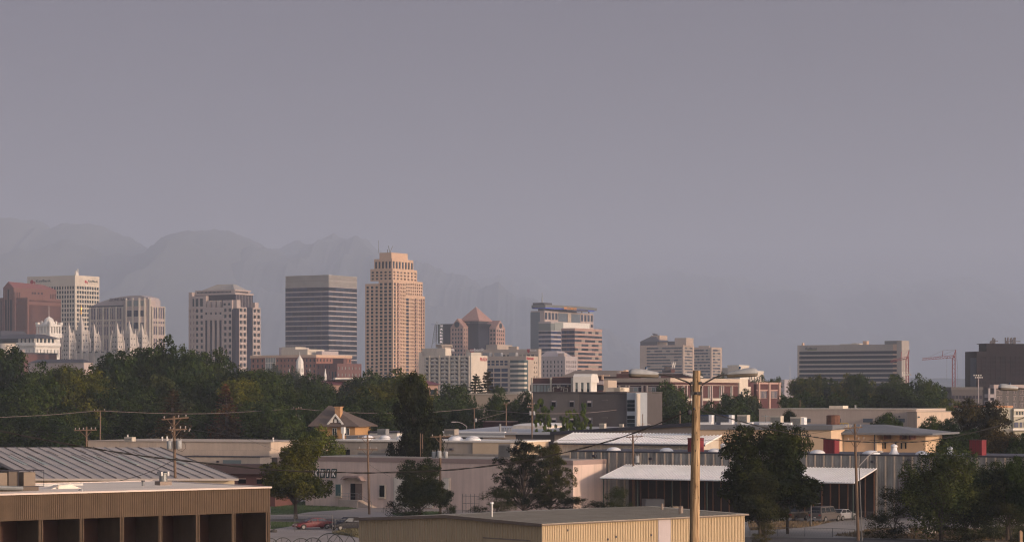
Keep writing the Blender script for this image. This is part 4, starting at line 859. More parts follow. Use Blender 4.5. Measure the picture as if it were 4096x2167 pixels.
# -- tower cranes
def crane(px, D, ytop, yj, jl, jr, label, base=1540, jy=0, kf=1.0):
    b = B('tower_crane', label, 'crane', px, D, th=0, group='red tower cranes'); zb = b.zc(base); zj = b.zc(yj); zt = b.zc(ytop); k = D/F
    w = 5.5*k*kf; m = b.m('mast')
    for sx_ in (-w, w):
        for sy_ in (-w, w): m.tube((sx_, sy_, 0), (sx_, sy_, zj), 1.1*k, n=4)
    nseg = int((zj)/(w*3))
    for i in range(nseg):
        z0, z1 = zj*i/nseg, zj*(i+1)/nseg; s_ = 1 if i % 2 else -1
        m.tube((-w*s_, -w, z0), (w*s_, -w, z1), .7*k, n=4); m.tube((-w, w*s_, z0), (-w, -w*s_, z1), .7*k, n=4); m.tube((w, w*s_, z0), (w, -w*s_, z1), .7*k, n=4)
    L = (px-jl)*k; dz = -jy*k
    j = b.m('jib'); hh = 6*k
    for yy in (-hh*.6, hh*.6): j.tube((0, yy, zj), (-L, yy, zj-dz), .9*k, n=4)
    j.tube((0, 0, zj+hh*1.6), (-L, 0, zj-dz+hh), .9*k, n=4); ns = int(L/(hh*2.2))
    for i in range(ns):
        t0, t1 = i/ns, (i+.5)/ns; P = lambda t, q: (-L*t, q, zj-dz*t); Q = lambda t: (-L*t, 0, zj-dz*t+hh*(1.6-.6*t))
        for q in (-hh*.6, hh*.6): j.tube(P(t0, q), Q(t1), .5*k, n=4); j.tube(Q(t1), P((i+1)/ns, q), .5*k, n=4)
    R_ = (jr-px)*k
    a = b.m('apex'); a.tube((-2*k, 0, zj), (8*k, 0, zt), 1.6*k, n=5); a.tube((w, 0, zj), (8*k, 0, zt), 1.3*k, n=5)
    c = b.m('stay_rope'); c.tube((8*k, 0, zt), (-L*.55, 0, zj-dz*.55+hh), .45*k, n=4); c.tube((8*k, 0, zt), (-L*.33, 0, zj+hh*5), .35*k, n=4); c.tube((-L*.33, 0, zj+hh*5), (-L*.85, 0, zj-dz*.85+hh), .35*k, n=4)
    m2 = b.m('jib_post'); m2.tube((-L*.36, 0, zj+hh), (-L*.345, 0, zj+hh*4.6), 1.3*k, n=4)
    b.m('cab').box(-3.5*k, 4.5*k, -6*k, 4*k, zj-1*k, zj+7*k); b.m('counter_rope').path([(8*k, 0, zt), (R_, 0, zj-22*k), (R_+2*k, 0, zj-50*k), (R_+2*k, 0, zb)], .5*k, 4)
    b.m('hoist_line').tube((-L*.22, 0, zj-dz*.2), (-L*.22, 0, zb+20*k), .4*k, n=4); b.m('trolley').box(-L*.22-4*k, -L*.22+4*k, -3*k, 3*k, zj-3*k, zj+1*k)
    b.done({k_: 'crane_red' for k_ in ('mast', 'jib', 'apex', 'jib_post')} | {'stay_rope': 'steel', 'cab': 'crane_red', 'counter_rope': 'steel', 'hoist_line': 'steel', 'trolley': 'slate'})
crane(3815, 2150, 1398, 1430, 3689, 3829, 'red tower crane standing clear against the sky with its jib to the left', jy=-9)
crane(3629, 1540, 1399, 1434, 3562, 3634, 'red tower crane in front of the striped hotel end tower', base=1540, jy=-14, kf=.9)

# -- black office block at right edge
def bx_(x): return 3700+x/3.495
def by(y): return 1330+y/3.495
b = B('office_tower', 'broad black office block at the right edge with antennas on its roof', 'office tower', bx_(725), 1150, th=20)
nu = lambda x: b.N.u(bx_(x)); z = lambda y: b.zc(by(y)); a = 80; n = nu(560); H = z(262); w = b.m('wall'); w.box(.4, a, .4, n, 0, H)
b.grid(w, b.W, 0, a, 0, H-2, 30, 18, .8, .7, .4, gm='glass_maroon2'); b.W.box(w, 0, a, -.4, 0, H-2, H); b.N.box(w, .4, n, -.4, 0, 0, H); b.N.box(b.m('glass_strip'), .6, n*.5, .01, .3, 0, H-3)
ph = b.m('penthouse'); px0 = b.W.u(bx_(905)); ph.box(px0, a-5, 3, 10, H, z(155)); ph.box(px0-.8, a, 2.4, 10.6, z(155), z(148)); an = b.m('antenna')
for q in (975, 990, 1005, 1012, 1022, 1035, 1185, 1200, 1215, 1222, 1255, 1265, 1290, 1305, 1320): u = b.W.u(bx_(q)); zt = z(155)+RND.uniform(1.2, 3.6); an.box(u-.25, u+.25, 3.6, 4.1, z(155), zt); 
for q in (975, 1185, 1290): u = b.W.u(bx_(q)); an.box(u, u+4, 3.6, 3.9, z(155)+1.2, z(155)+1.6)
b.done({'wall': 'blackpanel', 'glass_strip': 'glass_grey', 'penthouse': 'blackpanel', 'antenna': 'slate'})
b = B('parking_structure', 'long low dark grey block in front of the black office tower', 'building', bx_(370), 1000, th=12)
H = b.zc(by(765)); a = b.W.u(bx_(800)); n = b.N.u(bx_(250)); b.m('wall').box(0, a, 0, n, 0, H); b.m('parapet').box(-.3, a+.3, -.3, n+.3, H-1, H+.2)
b.grid(b.m('wall'), b.W, 0, a, H-14, H-2, 9, 3, .8, .35, .3, d0=.3, gm='glass_maroon'); b.done({'wall': 'charcoal', 'parapet': 'charcoal2'})
b = B('apartment_building', 'dark brick apartment block with white trimmed windows at the right edge', 'apartment building', bx_(985), 820, th=8)
z = lambda y: b.zc(by(y)); H = z(775); a = 55; n = b.N.u(bx_(800)); w = b.m('wall'); w.box(.4, a, .4, n, 0, H); wu = lambda x: b.W.u(bx_(x)); fl = z(795)-z(885)
for q0, q1, k in ((1000, 1080, 4), (1128, 1170, 2), (1230, 1275, 2), (1320, 1384, 3), (1420, 1500, 4), (1560, 1640, 4)):
    u0, u1 = wu(q0), wu(q1)
    for j in range(5):
        zt = z(795)-fl*j
        for i in range(k): c0 = u0+(u1-u0)*(i+.1)/k; c1 = u0+(u1-u0)*(i+.9)/k; b.W.box(b.m('window_frame'), c0, c1, 0, .1, zt-fl*.72, zt); b.win(b.W, c0+.12, c1-.12, zt-fl*.68, zt-.12, .1, .16, 'glass_dark')
b.W.box(w, 0, a, -.4, 0, 0, H); b.N.box(w, .4, n, -.4, 0, 0, H-6); c = b.m('cornice'); c.box(-1, a+1, -1.2, 3, H, H+1.2); 
tb = b.m('balcony_tower'); u0, u1 = b.solve((-1,-2),(1,0),bx_(900)), b.solve((-1,-2),(1,0),bx_(982))
for j in range(5): tb.box(-1+u0, -1+u1, -2, 3, H-2-fl*j-1.2, H-2-fl*j)
for u in (u0, u1): tb.box(-1+u-.3, -1+u+.3, -2, -1.4, 0, H)
b.done({'wall': 'charcoal2', 'window_frame': 'pinkstone', 'cornice': 'pinkstone', 'balcony_tower': 'greypink'})
# -- sports light masts
for px, yt, D, yb, lab in ((bx_(748), 1500, 950, 1610, 'tall floodlight mast with two rows of lamps before the black office block'), (3628, 1489, 1000, 1600, 'floodlight mast rising behind the trees right of the striped hotel')):
    b = B('floodlight_mast', lab, 'light mast', px, D, th=0, group='sports field light masts'); k = D/F; zt = b.zc(yt); b.m('pole').tube((0,0,0), (0,0,zt), 2.2*k, 1.6*k)
    for zo, x0, x1 in ((0, -18, 9), (9, -12, 14)): 
        b.m('crossarm').box(x0*k, x1*k, -1.5*k, 1.5*k, zt-zo*k-1*k, zt-zo*k)
        for i in range(4): b.m('lamp').box((x0+(x1-x0)*i/3-2.2)*k, (x0+(x1-x0)*i/3+2.2)*k, -4*k, 0, zt-zo*k-2.5*k, zt-zo*k+2.5*k)
    b.done({'pole': 'greypink', 'crossarm': 'steel', 'lamp': 'white'})


# ================================================================== MIDDLE GROUND BUILDINGS
def gbox(b, k, f, px0, px1, y0, y1, d0=0, d1=.1):          # box on a face given by photo px / rows
    u0, u1 = sorted((f.u(px0), f.u(px1))); zt, zb = f.z((u0+u1)/2, y0), f.z((u0+u1)/2, y1); return f.box(b.m(k), u0, u1, d0, d1, zb, zt)
# -- maroon brick school with cream bands
b = B('school_building', 'long maroon brick school with cream roof band and pale piers behind the lamp pole', 'school', 2679, 740)
a = b.W.u(2958); n = b.N.u(2418); z = b.zc; H = z(1511); SD = b.world((a, 0))[1]; w = b.m('wall'); w.box(.4, a, .4, n, 0, H)
c = b.m('cornice'); c.box(-.5, a+.3, -.5, n+.3, z(1527), H); c.box(-.2, a, -.2, n, z(1540), z(1538))
zt = z(1541)
fl = 5.0
for f, L, q in ((b.N, n, [(2640, 2590), (2570, 2518), (2505, 2480), (2462, 2440)]), (b.W, a, [(2705, 2730), (2745, 2768), (2806, 2835), (2845, 2880), (2890, 2925)])):
    f.box(w, 0 if f is b.W else .4, L, -.4, 0, 0, H-1)
    for i, (p0, p1) in enumerate(q):
        u0, u1 = sorted((f.u(p0), f.u(p1)))
        for j in range(3):
            z1 = zt-.3-j*4.6
            if f is b.N: 
                f.box(b.m('window_frame'), u0, u1, 0, .1, z1-3.4, z1)
                k = 3 if i < 2 else 2
                for t in range(k): b.win(f, u0+(u1-u0)*(t+.12)/k, u0+(u1-u0)*(t+.88)/k, z1-3.3, z1-.2, .1, .16, 'glass_mix' if t != 1 else 'glass_pale')
            else:
                for v in (u0, u1-.6): b.win(f, v, v+.6, z1-3.6, z1, 0, .06, 'glass_pale')
        for v in (u0-.35, u1-.15): f.box(b.m('column'), v, v+.5, .0, .5, 0, zt)
        for j in range(2): f.box(b.m('sill_band'), u0, u1, .02, .42, zt-4.7-j*4.6, zt-3.9-j*4.6)
b.done({'wall': 'maroon', 'cornice': 'tanstone', 'column': 'pinkstone', 'sill_band': 'cream_d', 'window_frame': 'greypink'})
b = B('school_entrance', 'bright cream entrance tower with tall dark slots at the right end of the school', 'school', 2958, SD-1.2)
f = b.W; z = b.zc; a = f.u(2992); n = 1.0; H = z(1514); b.m('wall').box(0, a, 0, n, 0, H); b.m('wall').box(a, f.u(3012), .8, n+6, 0, z(1546)); 
for p0, p1 in ((2963, 2967), (2986, 2990)): f.box(b.m('dark_panel'), f.u(p0), f.u(p1), 0, .1, 0, z(1565))
b.m('brick_pier').box(a+.01, f.u(3012), 1.2, n+8, z(1546), z(1517)); b.m('brick_pier').box(f.u(3012), f.u(3026), 1, n+7, 0, z(1528)); b.m('coping').box(-.2, a+.2, -.2, n, H, H+.3)
b.done({'wall': 'cream', 'dark_panel': 'glass_dark', 'brick_pier': 'maroon', 'coping': 'white'})
b = B('school_wing', 'lower maroon brick wing with pink trim at the far right of the school', 'school', 3026, SD+18)
f = b.W; z = b.zc; a = f.u(3122); H = z(1535); w = b.m('wall'); w.box(.3, a, .3, 18, 0, H); c = b.m('coping'); c.box(-.2, a+.2, -.2, 18, H, H+.6); c.box(0, a, -.1, .2, z(1561), z(1557))
f.box(w, 0, a, -.3, 0, 0, H); b.N.box(w, .3, 18, -.3, 0, 0, H)
for p0, p1 in ((3036, 3066), (3078, 3108)):
    u0, u1 = f.u(p0), f.u(p1); f.box(b.m('window_frame'), u0, u1, 0, .1, z(1592), z(1563))
    for t in range(6): b.win(f, u0+(u1-u0)*(t+.2)/6, u0+(u1-u0)*(t+.8)/6, z(1591), z(1564), .1, .16, 'glass_grey')
for p in (3030, 3072, 3112): f.box(b.m('column'), f.u(p), f.u(p)+1.1, 0, .5, 0, H+.6)
w.box(a, f.u(3134), 1, 16, 0, z(1562)); b.done({'wall': 'maroon', 'coping': 'rose', 'column': 'rose', 'window_frame': 'pinkstone'})
# left school group
b = B('school_building', 'dark maroon parapet school block with cream piers and two pale window walls on the left', 'school', 2292, 700, th=75)
z = b.zc; f = b.N; n = f.u(2127); H = z(1512); w = b.m('wall'); w.box(.4, 16, .4, n, 0, H); f.box(w, 0, n, -.4, 0, z(1533), H); zt = z(1534)
gbox(b, 'coping', f, 2127, 2201, 1510.5, 1512.5, -.4, .3); gbox(b, 'wall', f, 2211, 2286, 1508, 1534, -.4, .25); gbox(b, 'coping', f, 2210, 2287, 1506, 1508.5, -.4, .4)
for p in (2129, 2205, 2289): gbox(b, 'column', f, p-3, p+3, 1510, 1590, 0, .8)
gbox(b, 'lintel', f, 2130, 2286, 1533, 1538, 0, .35); gbox(b, 'wall', f, 2120, 2292, 1538, 1700, -.4, -.02)
for i in range(5): u0, u1 = sorted((f.u(2134+i*13.6), f.u(2145.5+i*13.6))); b.win(f, u0, u1, z(1570), z(1539), -.0, .1, 'glass_pale')
for i in range(9): u0, u1 = sorted((f.u(2212+i*8), f.u(2218+i*8))); b.win(f, u0, u1, z(1546), z(1539), 0, .1, 'glass_mix')
t = 'trim'
for p0, p1, y0, y1 in ((2214, 2260, 1545, 1547), (2214, 2216, 1545, 1572), (2244, 2246, 1545, 1560), (2229, 2237, 1547, 1552), (2193, 2212, 1552, 1554), (2193, 2195, 1552, 1570), (2250, 2272, 1552, 1554), (2254, 2256, 1554, 1570), (2270, 2272, 1554, 1570), (2197, 2209, 1561, 1563), (2197, 2199, 1561, 1572), (2207, 2209, 1561, 1572), (2259, 2268, 1561, 1563), (2229, 2240, 1568, 1572)): gbox(b, t, f, p0, p1, y0, y1, 0, .25)
b.done({'wall': 'maroon', 'coping': 'rose', 'column': 'cream_d', 'lintel': 'greypink', 'trim': 'cream'})
b = B('school_entrance', 'white pilastered pavilion with three tall windows in the middle of the school', 'school', 2364, 690, th=75)
z = b.zc; f = b.N; n = f.u(2292); H = z(1517); w = b.m('wall'); w.box(.6, 10, .6, n, 0, H); w.box(0, 10, 0, n, z(1529), H)
b.m('barrel_roof').loft([[(0, y, H), (0, y, H+.8), (1.5, y, H+1.6), (8, y, H+1.6), (10, y, H)] for y in (0, n)])
for i, (p0, p1) in enumerate(((2292, 2300), (2311, 2323), (2334, 2346), (2358, 2364))): gbox(b, 'pilaster', f, p0, p1, 1529, 1680, -.6, 0)
for p0, p1 in ((2300, 2311), (2323, 2334), (2346, 2358)): u0, u1 = sorted((f.u(p0), f.u(p1))); b.win(f, u0, u1, z(1575), z(1529), -.6, -.45, 'glass_pale'); gbox(b, 'dark_panel', f, p0+1, p1-1, 1555, 1568, -.44, -.4)
b.done({'wall': 'white', 'pilaster': 'white', 'barrel_roof': 'white', 'dark_panel': 'glass_dark'})
b = B('school_building', 'stepped brick and cream link block left of the long maroon school front', 'school', 2432, 715, th=75)
z = b.zc; f = b.N; H = z(1520); w = b.m('wall'); w.box(0, 12, 0, f.u(2366), 0, H)
gbox(b, 'brick_pier', f, 2376, 2412, 1503, 1700, 0, .4); gbox(b, 'cap', f, 2366, 2380, 1508, 1513, .4, .8); gbox(b, 'cap', f, 2385, 2439, 1500, 1503, 0, .9); gbox(b, 'cap', f, 2409, 2416, 1498, 1518, .4, 1.); gbox(b, 'pale_wall', f, 2388, 2418, 1523, 1537, .41, 1.2); gbox(b, 'dark_panel', f, 2392, 2416, 1541, 1560, .41, .5)
b.done({'wall': 'tanstone', 'brick_pier': 'maroon', 'cap': 'tan', 'pale_wall': 'greypink', 'dark_panel': 'glass_dark'})
b = B('auditorium', 'broad sand coloured hipped roof rising behind the school', 'school', 2490, 830, th=70)
z = b.zc; f = b.N; n = f.u(2240); zz = z(1506); z1 = z(1480); b.m('wall').box(1, 25, 1, n-1, 0, zz); i0, i1 = f.u(2440), f.u(2268)
b.m('roof').add([(0,0,zz),(26,0,zz),(26,n,zz),(0,n,zz),(9,i0,z1),(17,i0,z1),(17,i1,z1),(9,i1,z1)], [(0,1,5,4),(1,2,6,5),(2,3,7,6),(3,0,4,7),(4,5,6,7),(3,2,1,0)])
b.done({'wall': 'maroon', 'roof': 'sandroof'})
b = B('school_building', 'small maroon turret with tan caps beside the left lamp head', 'school', 2530, 800, th=75)
z = b.zc; f = b.N; b.m('wall').box(0, 8, 0, f.u(2466), 0, z(1494)); b.m('turret').box(0, 7, f.u(2513), f.u(2484), z(1494)-.5, z(1486)); b.m('cap').box(-.3, 7, f.u(2514), f.u(2482), z(1486), z(1484)); b.m('cap').box(0, 4, f.u(2504), f.u(2494), z(1484), z(1479)); b.m('coping').box(-.2, 8, 0, f.u(2464), z(1494), z(1492.5))
b.done({'wall': 'maroon', 'turret': 'maroon', 'cap': 'tan', 'coping': 'rose'})
b = B('sloped_roof_building', 'low dark building with a pale sloping roof edge just left of the pole top', 'building', 2775, 900, th=70)
z = b.zc; f = b.N; n = f.u(2640); b.m('wall').box(1, 18, f.u(2733), n, 0, z(1494)); b.m('roof').box(0, 19, f.u(2733)-.5, n+1, z(1494), z(1491)); u0, u1 = f.u(2772), f.u(2733)
f.poly(b.m('roof_edge'), [(u0, z(1508)), (u0, z(1504)), (u1, z(1491)), (u1, z(1496))], -14, .5); f.poly(b.m('gable_wall'), [(u0+1, 0), (u0+1, z(1508)), (u1, z(1497)), (u1, 0)], -13, 0)
b.done({'wall': 'darkbrick', 'roof': 'greypink', 'roof_edge': 'offwhite', 'gable_wall': 'darkbrick'})

# -- dark grey apartment block
b = B('apartment_building', 'dark grey three storey apartment block with a pale glazed stair tower', 'apartment building', 2545, 470, th=66)
z = b.zc; f = b.N; n = f.u(2127); H = z(1572); us = f.u(2505); um = f.u(2309); w = b.m('wall'); w.box(.6, 20, us, um, 0, H); b.m('lighter_wall').box(.5, 20, um, n, 0, H+.05); 
for p0, y0 in ((2172, 1600), (2223, 1600), (2295, 1600), (2365, 1600)):
    for j in range(4):
        yy = y0+j*68.5; u0 = f.u(p0); u1 = f.u(p0-20); zt = f.z(u0, yy); zb = f.z(u0, yy+27); dd = -.48 if p0 > 2309 else -.38 if p0 < 2309 else 0
        dd = -.5 if p0 < 2309 else -.6
        f.box(b.m('window_frame'), u0-.05, u1+.05, dd, dd+.07, zb, zt); b.win(f, u0+.22, u1-.05, zb+.06, zt-.35, dd+.07, dd+.11, 'glass_black'); f.box(b.m('blind'), u0+.22, u1-.05, dd+.07, dd+.12, zt-.3-(.2 if (j+p0) % 3 else .0), zt-.12)
for j in range(3): gbox(b, 'vent', f, 2403, 2425, 1598+j*69, 1602+j*69, -.6, -.45)
t = b.m('stair_tower'); zt = z(1569.5); t.box(.3, f.u(2545) and 6, .3, us, 0, zt); t.box(0, 6, 0, .3, 0, zt)
for y0, y1 in ((1598, 1645), (1661, 1706), (1722, 1768)):
    for j in range(3): u0, u1 = f.u(2538), f.u(2507); b.win(f, u0, u1, z(y0+(y1-y0)*(j+.92)/3), z(y0+(y1-y0)*(j+.04)/3), -.3, -.2, 'glass_dark')
b.W.box(b.m('end_wall'), .01, b.W.u(2556.5), -.01, .25, 0, zt-.2); c = b.m('parapet'); c.box(.3, 20.2, us, n+.2, H+.05, H+.3)
b.m('rooftop_unit').box(3, 8, f.u(2457), f.u(2402), H, H+1.15); b.m('rooftop_unit').box(3, 5.5, f.u(2457), f.u(2433), H+.2, H+1.05)
b.done({'wall': 'charcoal', 'lighter_wall': 'charcoal2', 'window_frame': 'steel2', 'blind': 'greypink', 'vent': 'charcoal2', 'stair_tower': 'bluegrey', 'end_wall': 'cream_d', 'parapet': 'charcoal', 'rooftop_unit': 'cream'})
for px0, px1, y0, y1, D, m_ in ((2398, 2423, 1698, 1725, 440, 'tanstone'), (2479, 2492, 1701, 1720, 440, 'tanstone')): pass
b = B('flat_wall_building', 'plain grey concrete building half hidden by trees below the striped hotel', 'building', 2128, 560, th=66)
f = b.N; n = f.u(1850); H = b.zc(1577); b.m('wall').box(0, 20, 0, n, 0, H); b.m('coping').box(-.2, 20, -.2, n+.2, H, H+.3); b.m('roof_dome').lathe([(.9, H+.3), (.8, H+.6), (.3, H+.8)], (3, f.u(2095), 0), 12)
gbox(b, 'dark_panel', f, 2000, 2040, 1597, 1607, 0, .1); b.done({'wall': 'tanstone', 'coping': 'cream_d', 'roof_dome': 'white', 'dark_panel': 'glass_dark'}, ('roof_dome',))

# -- low gable hall with grey edge, apex behind the lamp pole
def shed(name, label, cat, pL, pR, pA, yL, yA, yR, D, depth, wall, roof, th=59, base=None, edge='slate', refc=None):
    b = B(name, label, cat, pR, D, th=th); f = b.N; n = f.u(pL); ua = f.u(pA); zr, za, zl = f.z(0, yR), f.z(ua, yA), f.z(n, yL)
    f.poly(b.m('wall'), [(0, 0), (0, zr), (ua, za), (n, zl), (n, 0)], -depth, 0)
    f.poly(b.m('roof'), [(-.5, zr+.02), (-.5, zr+.3), (ua, za+.4), (n+.5, zl+.3), (n+.5, zl+.02), (ua, za+.05)], -depth-.5, .5); f.poly(b.m('fascia'), [(-.55, zr-.25), (-.55, zr+.32), (ua, za+.42), (n+.55, zl+.32), (n+.55, zl-.25), (ua, za-.15)], .5, .62)
    return b, f, n
b, f, n = shed('gabled_hall', 'wide tan metal hall with low gable and dark roof edge behind the lamp pole', 'hall', 2218, 3140, 2765, 1733, 1700, 1745, 395, 30, 'skytan', 'grey_metal')
for i in range(60): f.box(b.m('rib'), n*i/60, n*i/60+.07, .0, .04, 0, f.z(n*.5, 1745))
b.done({'wall': 'skytan', 'roof': 'grey_metal', 'fascia': 'slate', 'rib': 'tanstone'})
# -- white roofed low factory behind the small pale hall
b = B('factory', 'long low factory with pale grey roof and bright white wall band left of centre', 'factory', 2440, 440, th=66)
f = b.N; n = f.u(1752); H = b.zc(1733); zb = f.z(f.u(2021), 1747); w = b.m('wall'); w.box(.5, 30, 0, n, 0, H-.3)
gbox(b, 'white_band', f, 1752, 2021, 1724, 1747, 0-.5, .3); gbox(b, 'lower_wall', f, 1752, 1932, 1747, 1790, -.5, .05); gbox(b, 'tan_wall', f, 1932, 2062, 1728, 1790, -.5, .1); gbox(b, 'dark_bay', f, 2062, 2218, 1735, 1790, -.5, 0)
z1 = CH+(YH-1706)*(440+n*.4)/F; r = b.m('roof'); r.hexa([(-.5,-.5,H-.3),(30,-.5,H+.5),(30,n+.5,H+.5),(-.5,n+.5,H-.3)], [(-.5,-.5,H),(30,-.5,H+.9),(30,n+.5,H+.9),(-.5,n+.5,H)])
for i in range(5): r0 = (6+i*.2, f.u(1985-i*14)); b.m('roof_pipe').tube((6, f.u(1990-i*10), H), (6, f.u(1990-i*10), H+.9), .15)
b.m('roof_pipe').tube((4, f.u(1965), H), (4, f.u(1965), H+1.6), .22)
b.done({'wall': 'tanstone', 'white_band': 'white_roof', 'lower_wall': 'slate', 'tan_wall': 'skytan', 'dark_bay': 'charcoal', 'roof': 'pale_roof', 'roof_pipe': 'grey_metal'})
b = B('arched_roof_building', 'low white building with a gently arched roof in front of the dark apartments', 'building', 2190, 465, th=66)
f = b.N; n = f.u(2050); H = b.zc(1703); b.m('wall').box(0, 12, 0, n, 0, H); b.m('roof').loft([[(x, n*t, H+.5*math.sin(math.pi*t)**.7+.05) for t in (0,.15,.3,.5,.7,.85,1)]+[(x, n*.5, H)] for x in (0, 12)]); b.done({'wall': 'offwhite', 'roof': 'white_roof'})
b = B('brick_shed', 'small dark red flat shed behind the pale factory roof', 'shed', 2052, 500, th=66); f = b.N; n = f.u(1905); H = b.zc(1687); b.m('wall').box(0, 8, 0, n, 0, H); b.m('coping').box(-.2, 8.2, -.2, n+.2, H, H+.2); b.done({'wall': 'maroon', 'coping': 'rose'})

# -- white standing seam roof
b = B('metal_roof_building', 'building with bright white ribbed metal roof and cream gable behind the warehouse', 'building', 2815, 368, th=59)
f = b.N; n = f.u(2232); z = b.zc; He = z(1778); xr = b.W.u(2884); Hr = b.W.z(xr, 1740)
w = b.m('wall'); w.box(0, 2*xr, 0, n, 0, He); w.add([(0,0,He),(2*xr,0,He),(xr,0,Hr),(0,n,He),(2*xr,n,He),(xr,n,Hr)], [(0,1,2),(3,5,4),(0,2,5,3),(1,4,5,2)])
r = b.m('roof'); o = .5
for x0, x1, zA, zB in ((-o, xr, He-.08, Hr), (xr, 2*xr+o, Hr, He-.08)): r.hexa([(x0,-o,zA+.03),(x1,-o,zB+.03),(x1,n+o,zB+.03),(x0,n+o,zA+.03)], [(x0,-o,zA+.2),(x1,-o,zB+.2),(x1,n+o,zB+.2),(x0,n+o,zA+.2)])
ns = 46
for i in range(ns+1): y = -o+(n+2*o)*i/ns; b.m('seam').hexa([(-o,y-.04,He+.1),(xr,y-.04,Hr+.18),(xr,y+.04,Hr+.18),(-o,y+.04,He+.1)], [(-o,y-.04,He+.24),(xr,y-.04,Hr+.32),(xr,y+.04,Hr+.32),(-o,y+.04,He+.24)])
for i in range(50): f.box(b.m('rib'), n*i/50, n*i/50+.08, 0, .05, 0, He-.1)
f.box(b.m('gutter'), -o, n+o, .5, .62, He-.2, He+.02); b.done({'wall': 'cream_d', 'roof': 'white_roof', 'seam': 'white_roof', 'rib': 'tanstone', 'gutter': 'slate'})

# -- grey roofed tan building on the right
b = B('office_building', 'tan single storey office with wide grey roof and shaded porch right of the big tree', 'office building', 3505, 372, th=66)
f = b.N; z = b.zc; H = z(1738); n = f.u(2830); w = b.m('wall'); w.box(.2, 14, 0, n, 0, H)
uR = f.u(3700); fr = b.face((3.5, 0), (0, 1), -1); uR2 = fr.u(3702); b.m('porch_wall').box(3.5, 14, uR2, -.01, 0, H)
ov = f.u(3738); r = b.m('roof'); zr = H+1.5
r.hexa([(-1.2,ov,H),(16,ov,H),(16,n+1,H),(-1.2,n+1,H)], [(-1.2,ov,H+.3),(16,ov,H+.3),(16,n+1,H+.3),(-1.2,n+1,H+.3)])
r.hexa([(-1,ov+1,H+.3),(16,ov+1,H+.3),(16,n,H+.3),(-1,n,H+.3)], [(7,f.u(3480),zr),(9,f.u(3480),zr),(9,n-8,zr),(7,n-8,zr)])
for p in (3370, 3497): u = f.u(p); f.box(b.m('downspout'), u-.06, u+.06, -.2, 0, 2, H)
for p0, p1, y0, y1 in ((3262, 3266, 1766, 1792), (3283, 3292, 1768, 1796)): gbox(b, 'vent', f, p0, p1, y0, y1, -.2, -.1)
for p in (3527, 3538, 3580, 3603, 3620): u0, u1 = fr.u(p+6), fr.u(p); b.win(fr, u0, u1, fr.z(u0, 1793), fr.z(u0, 1768), 0, .08, 'glass_dark' if p < 3550 else 'glass_grey')
for p in (3560, 3622, 3660): u = fr.u(p); fr.box(b.m('bracket'), u-.15, u+.15, 0, 3, H-.7, H)
[b.m('guard_rail').tube(*q, .07, n=5) for q in [((2.5, f.u(p), H+.4), (2.5, f.u(p), H+1.7)) for p in (3342, 3356, 3374)]+[((2.5, f.u(3342), zz_), (2.5, f.u(3374), zz_)) for zz_ in (H+1.1, H+1.7)]]
b.m('roof_drum').lathe([(1.1, H+.3), (1.1, zr+1.4), (.9, zr+1.5)], (3, f.u(3311), 0), 12); b.done({'wall': 'tan2', 'porch_wall': 'tan2', 'roof': 'grey_roof', 'downspout': 'slate', 'vent': 'glass_grey', 'bracket': 'darkbrick', 'roof_drum': 'rust', 'guard_rail': 'yellow_paint'})
# -- long beige industrial block
b = B('industrial_building', 'long plain beige industrial block with small grey windows on the right', 'industrial building', 3665, 500, th=66)
f = b.N; z = b.zc; H = z(1637); n = f.u(3036); w = b.m('wall'); w.box(0, 25, 0, n, 0, H); 
b.m('coping').box(-.15, 25, -.15, n+.1, H, H+.15)
for p0, p1 in ((3206, 3243), (3327, 3364), (3453, 3491), (3578, 3619)): u0, u1 = f.u(p1), f.u(p0); b.win(f, u0, u1, f.z(u0, 1688), f.z(u0, 1673), 0, .1, 'glass_bluegrey')
for p in (3347, 3598): gbox(b, 'wall_lamp', f, p-3, p+3, 1662, 1668, 0, .3)
for i in range(1, 8): f.box(b.m('joint'), n*i/8, n*i/8+.05, 0, .015, 0, H)
gbox(b, 'penthouse', f, 3311, 3366, 1622, 1638, -5, -1); b.m('roof_pipe').tube((5, f.u(3395), H), (5, f.u(3395), H+.9), .2)
a = b.W.u(3800); ww = b.m('end_wing'); ww.box(.02, a, .02, 20, 0, H) if 0 else None
b.done({'wall': 'beige', 'coping': 'cream_d', 'wall_lamp': 'slate', 'joint': 'tanstone', 'penthouse': 'cream', 'roof_pipe': 'grey_metal'})
b = B('industrial_building', 'cream lower block joined to the right end of the long beige building', 'industrial building', 3666, 497, th=20)
f = b.W; H = b.zc(1648); a = f.u(3960); b.m('wall').box(.1, a, 0, 15, 0, H); gbox(b, 'wall_lamp', f, 3672, 3677, 1664, 1670, 0, .3); b.m('coping').box(.05, a, -.1, 15, H, H+.15); b.m('lean_to').box(a-10, a+3, -4, 0, 0, b.zc(1685)); b.done({'wall': 'cream_t', 'wall_lamp': 'slate', 'coping': 'tanstone', 'lean_to': 'cream_t'})
b = B('industrial_building', 'pale greenish building with orange coping and arched openings at the right edge', 'industrial building', 3948, 455, th=20)
f = b.W; z = b.zc; w = b.m('wall'); a = f.u(4200); w.box(0, f.u(4048), 0, 12, 0, z(1630)); w.box(f.u(4048), a, -.6, 12, 0, z(1634)); b.m('orange_coping').box(-.2, f.u(4050), -.2, 12, z(1630), z(1622))
for i in range(9): u = f.u(4058+i*11); b.win(f, u, u+.3, z(1658), z(1645), .6, .7, 'glass_dark')
gbox(b, 'white_band', f, 4048, 4200, 1636, 1642, .6, .8); gbox(b, 'white_band', f, 4045, 4200, 1660, 1664, .6, .9); gbox(b, 'white_band', f, 4030, 4200, 1712, 1719, .6, 2.)
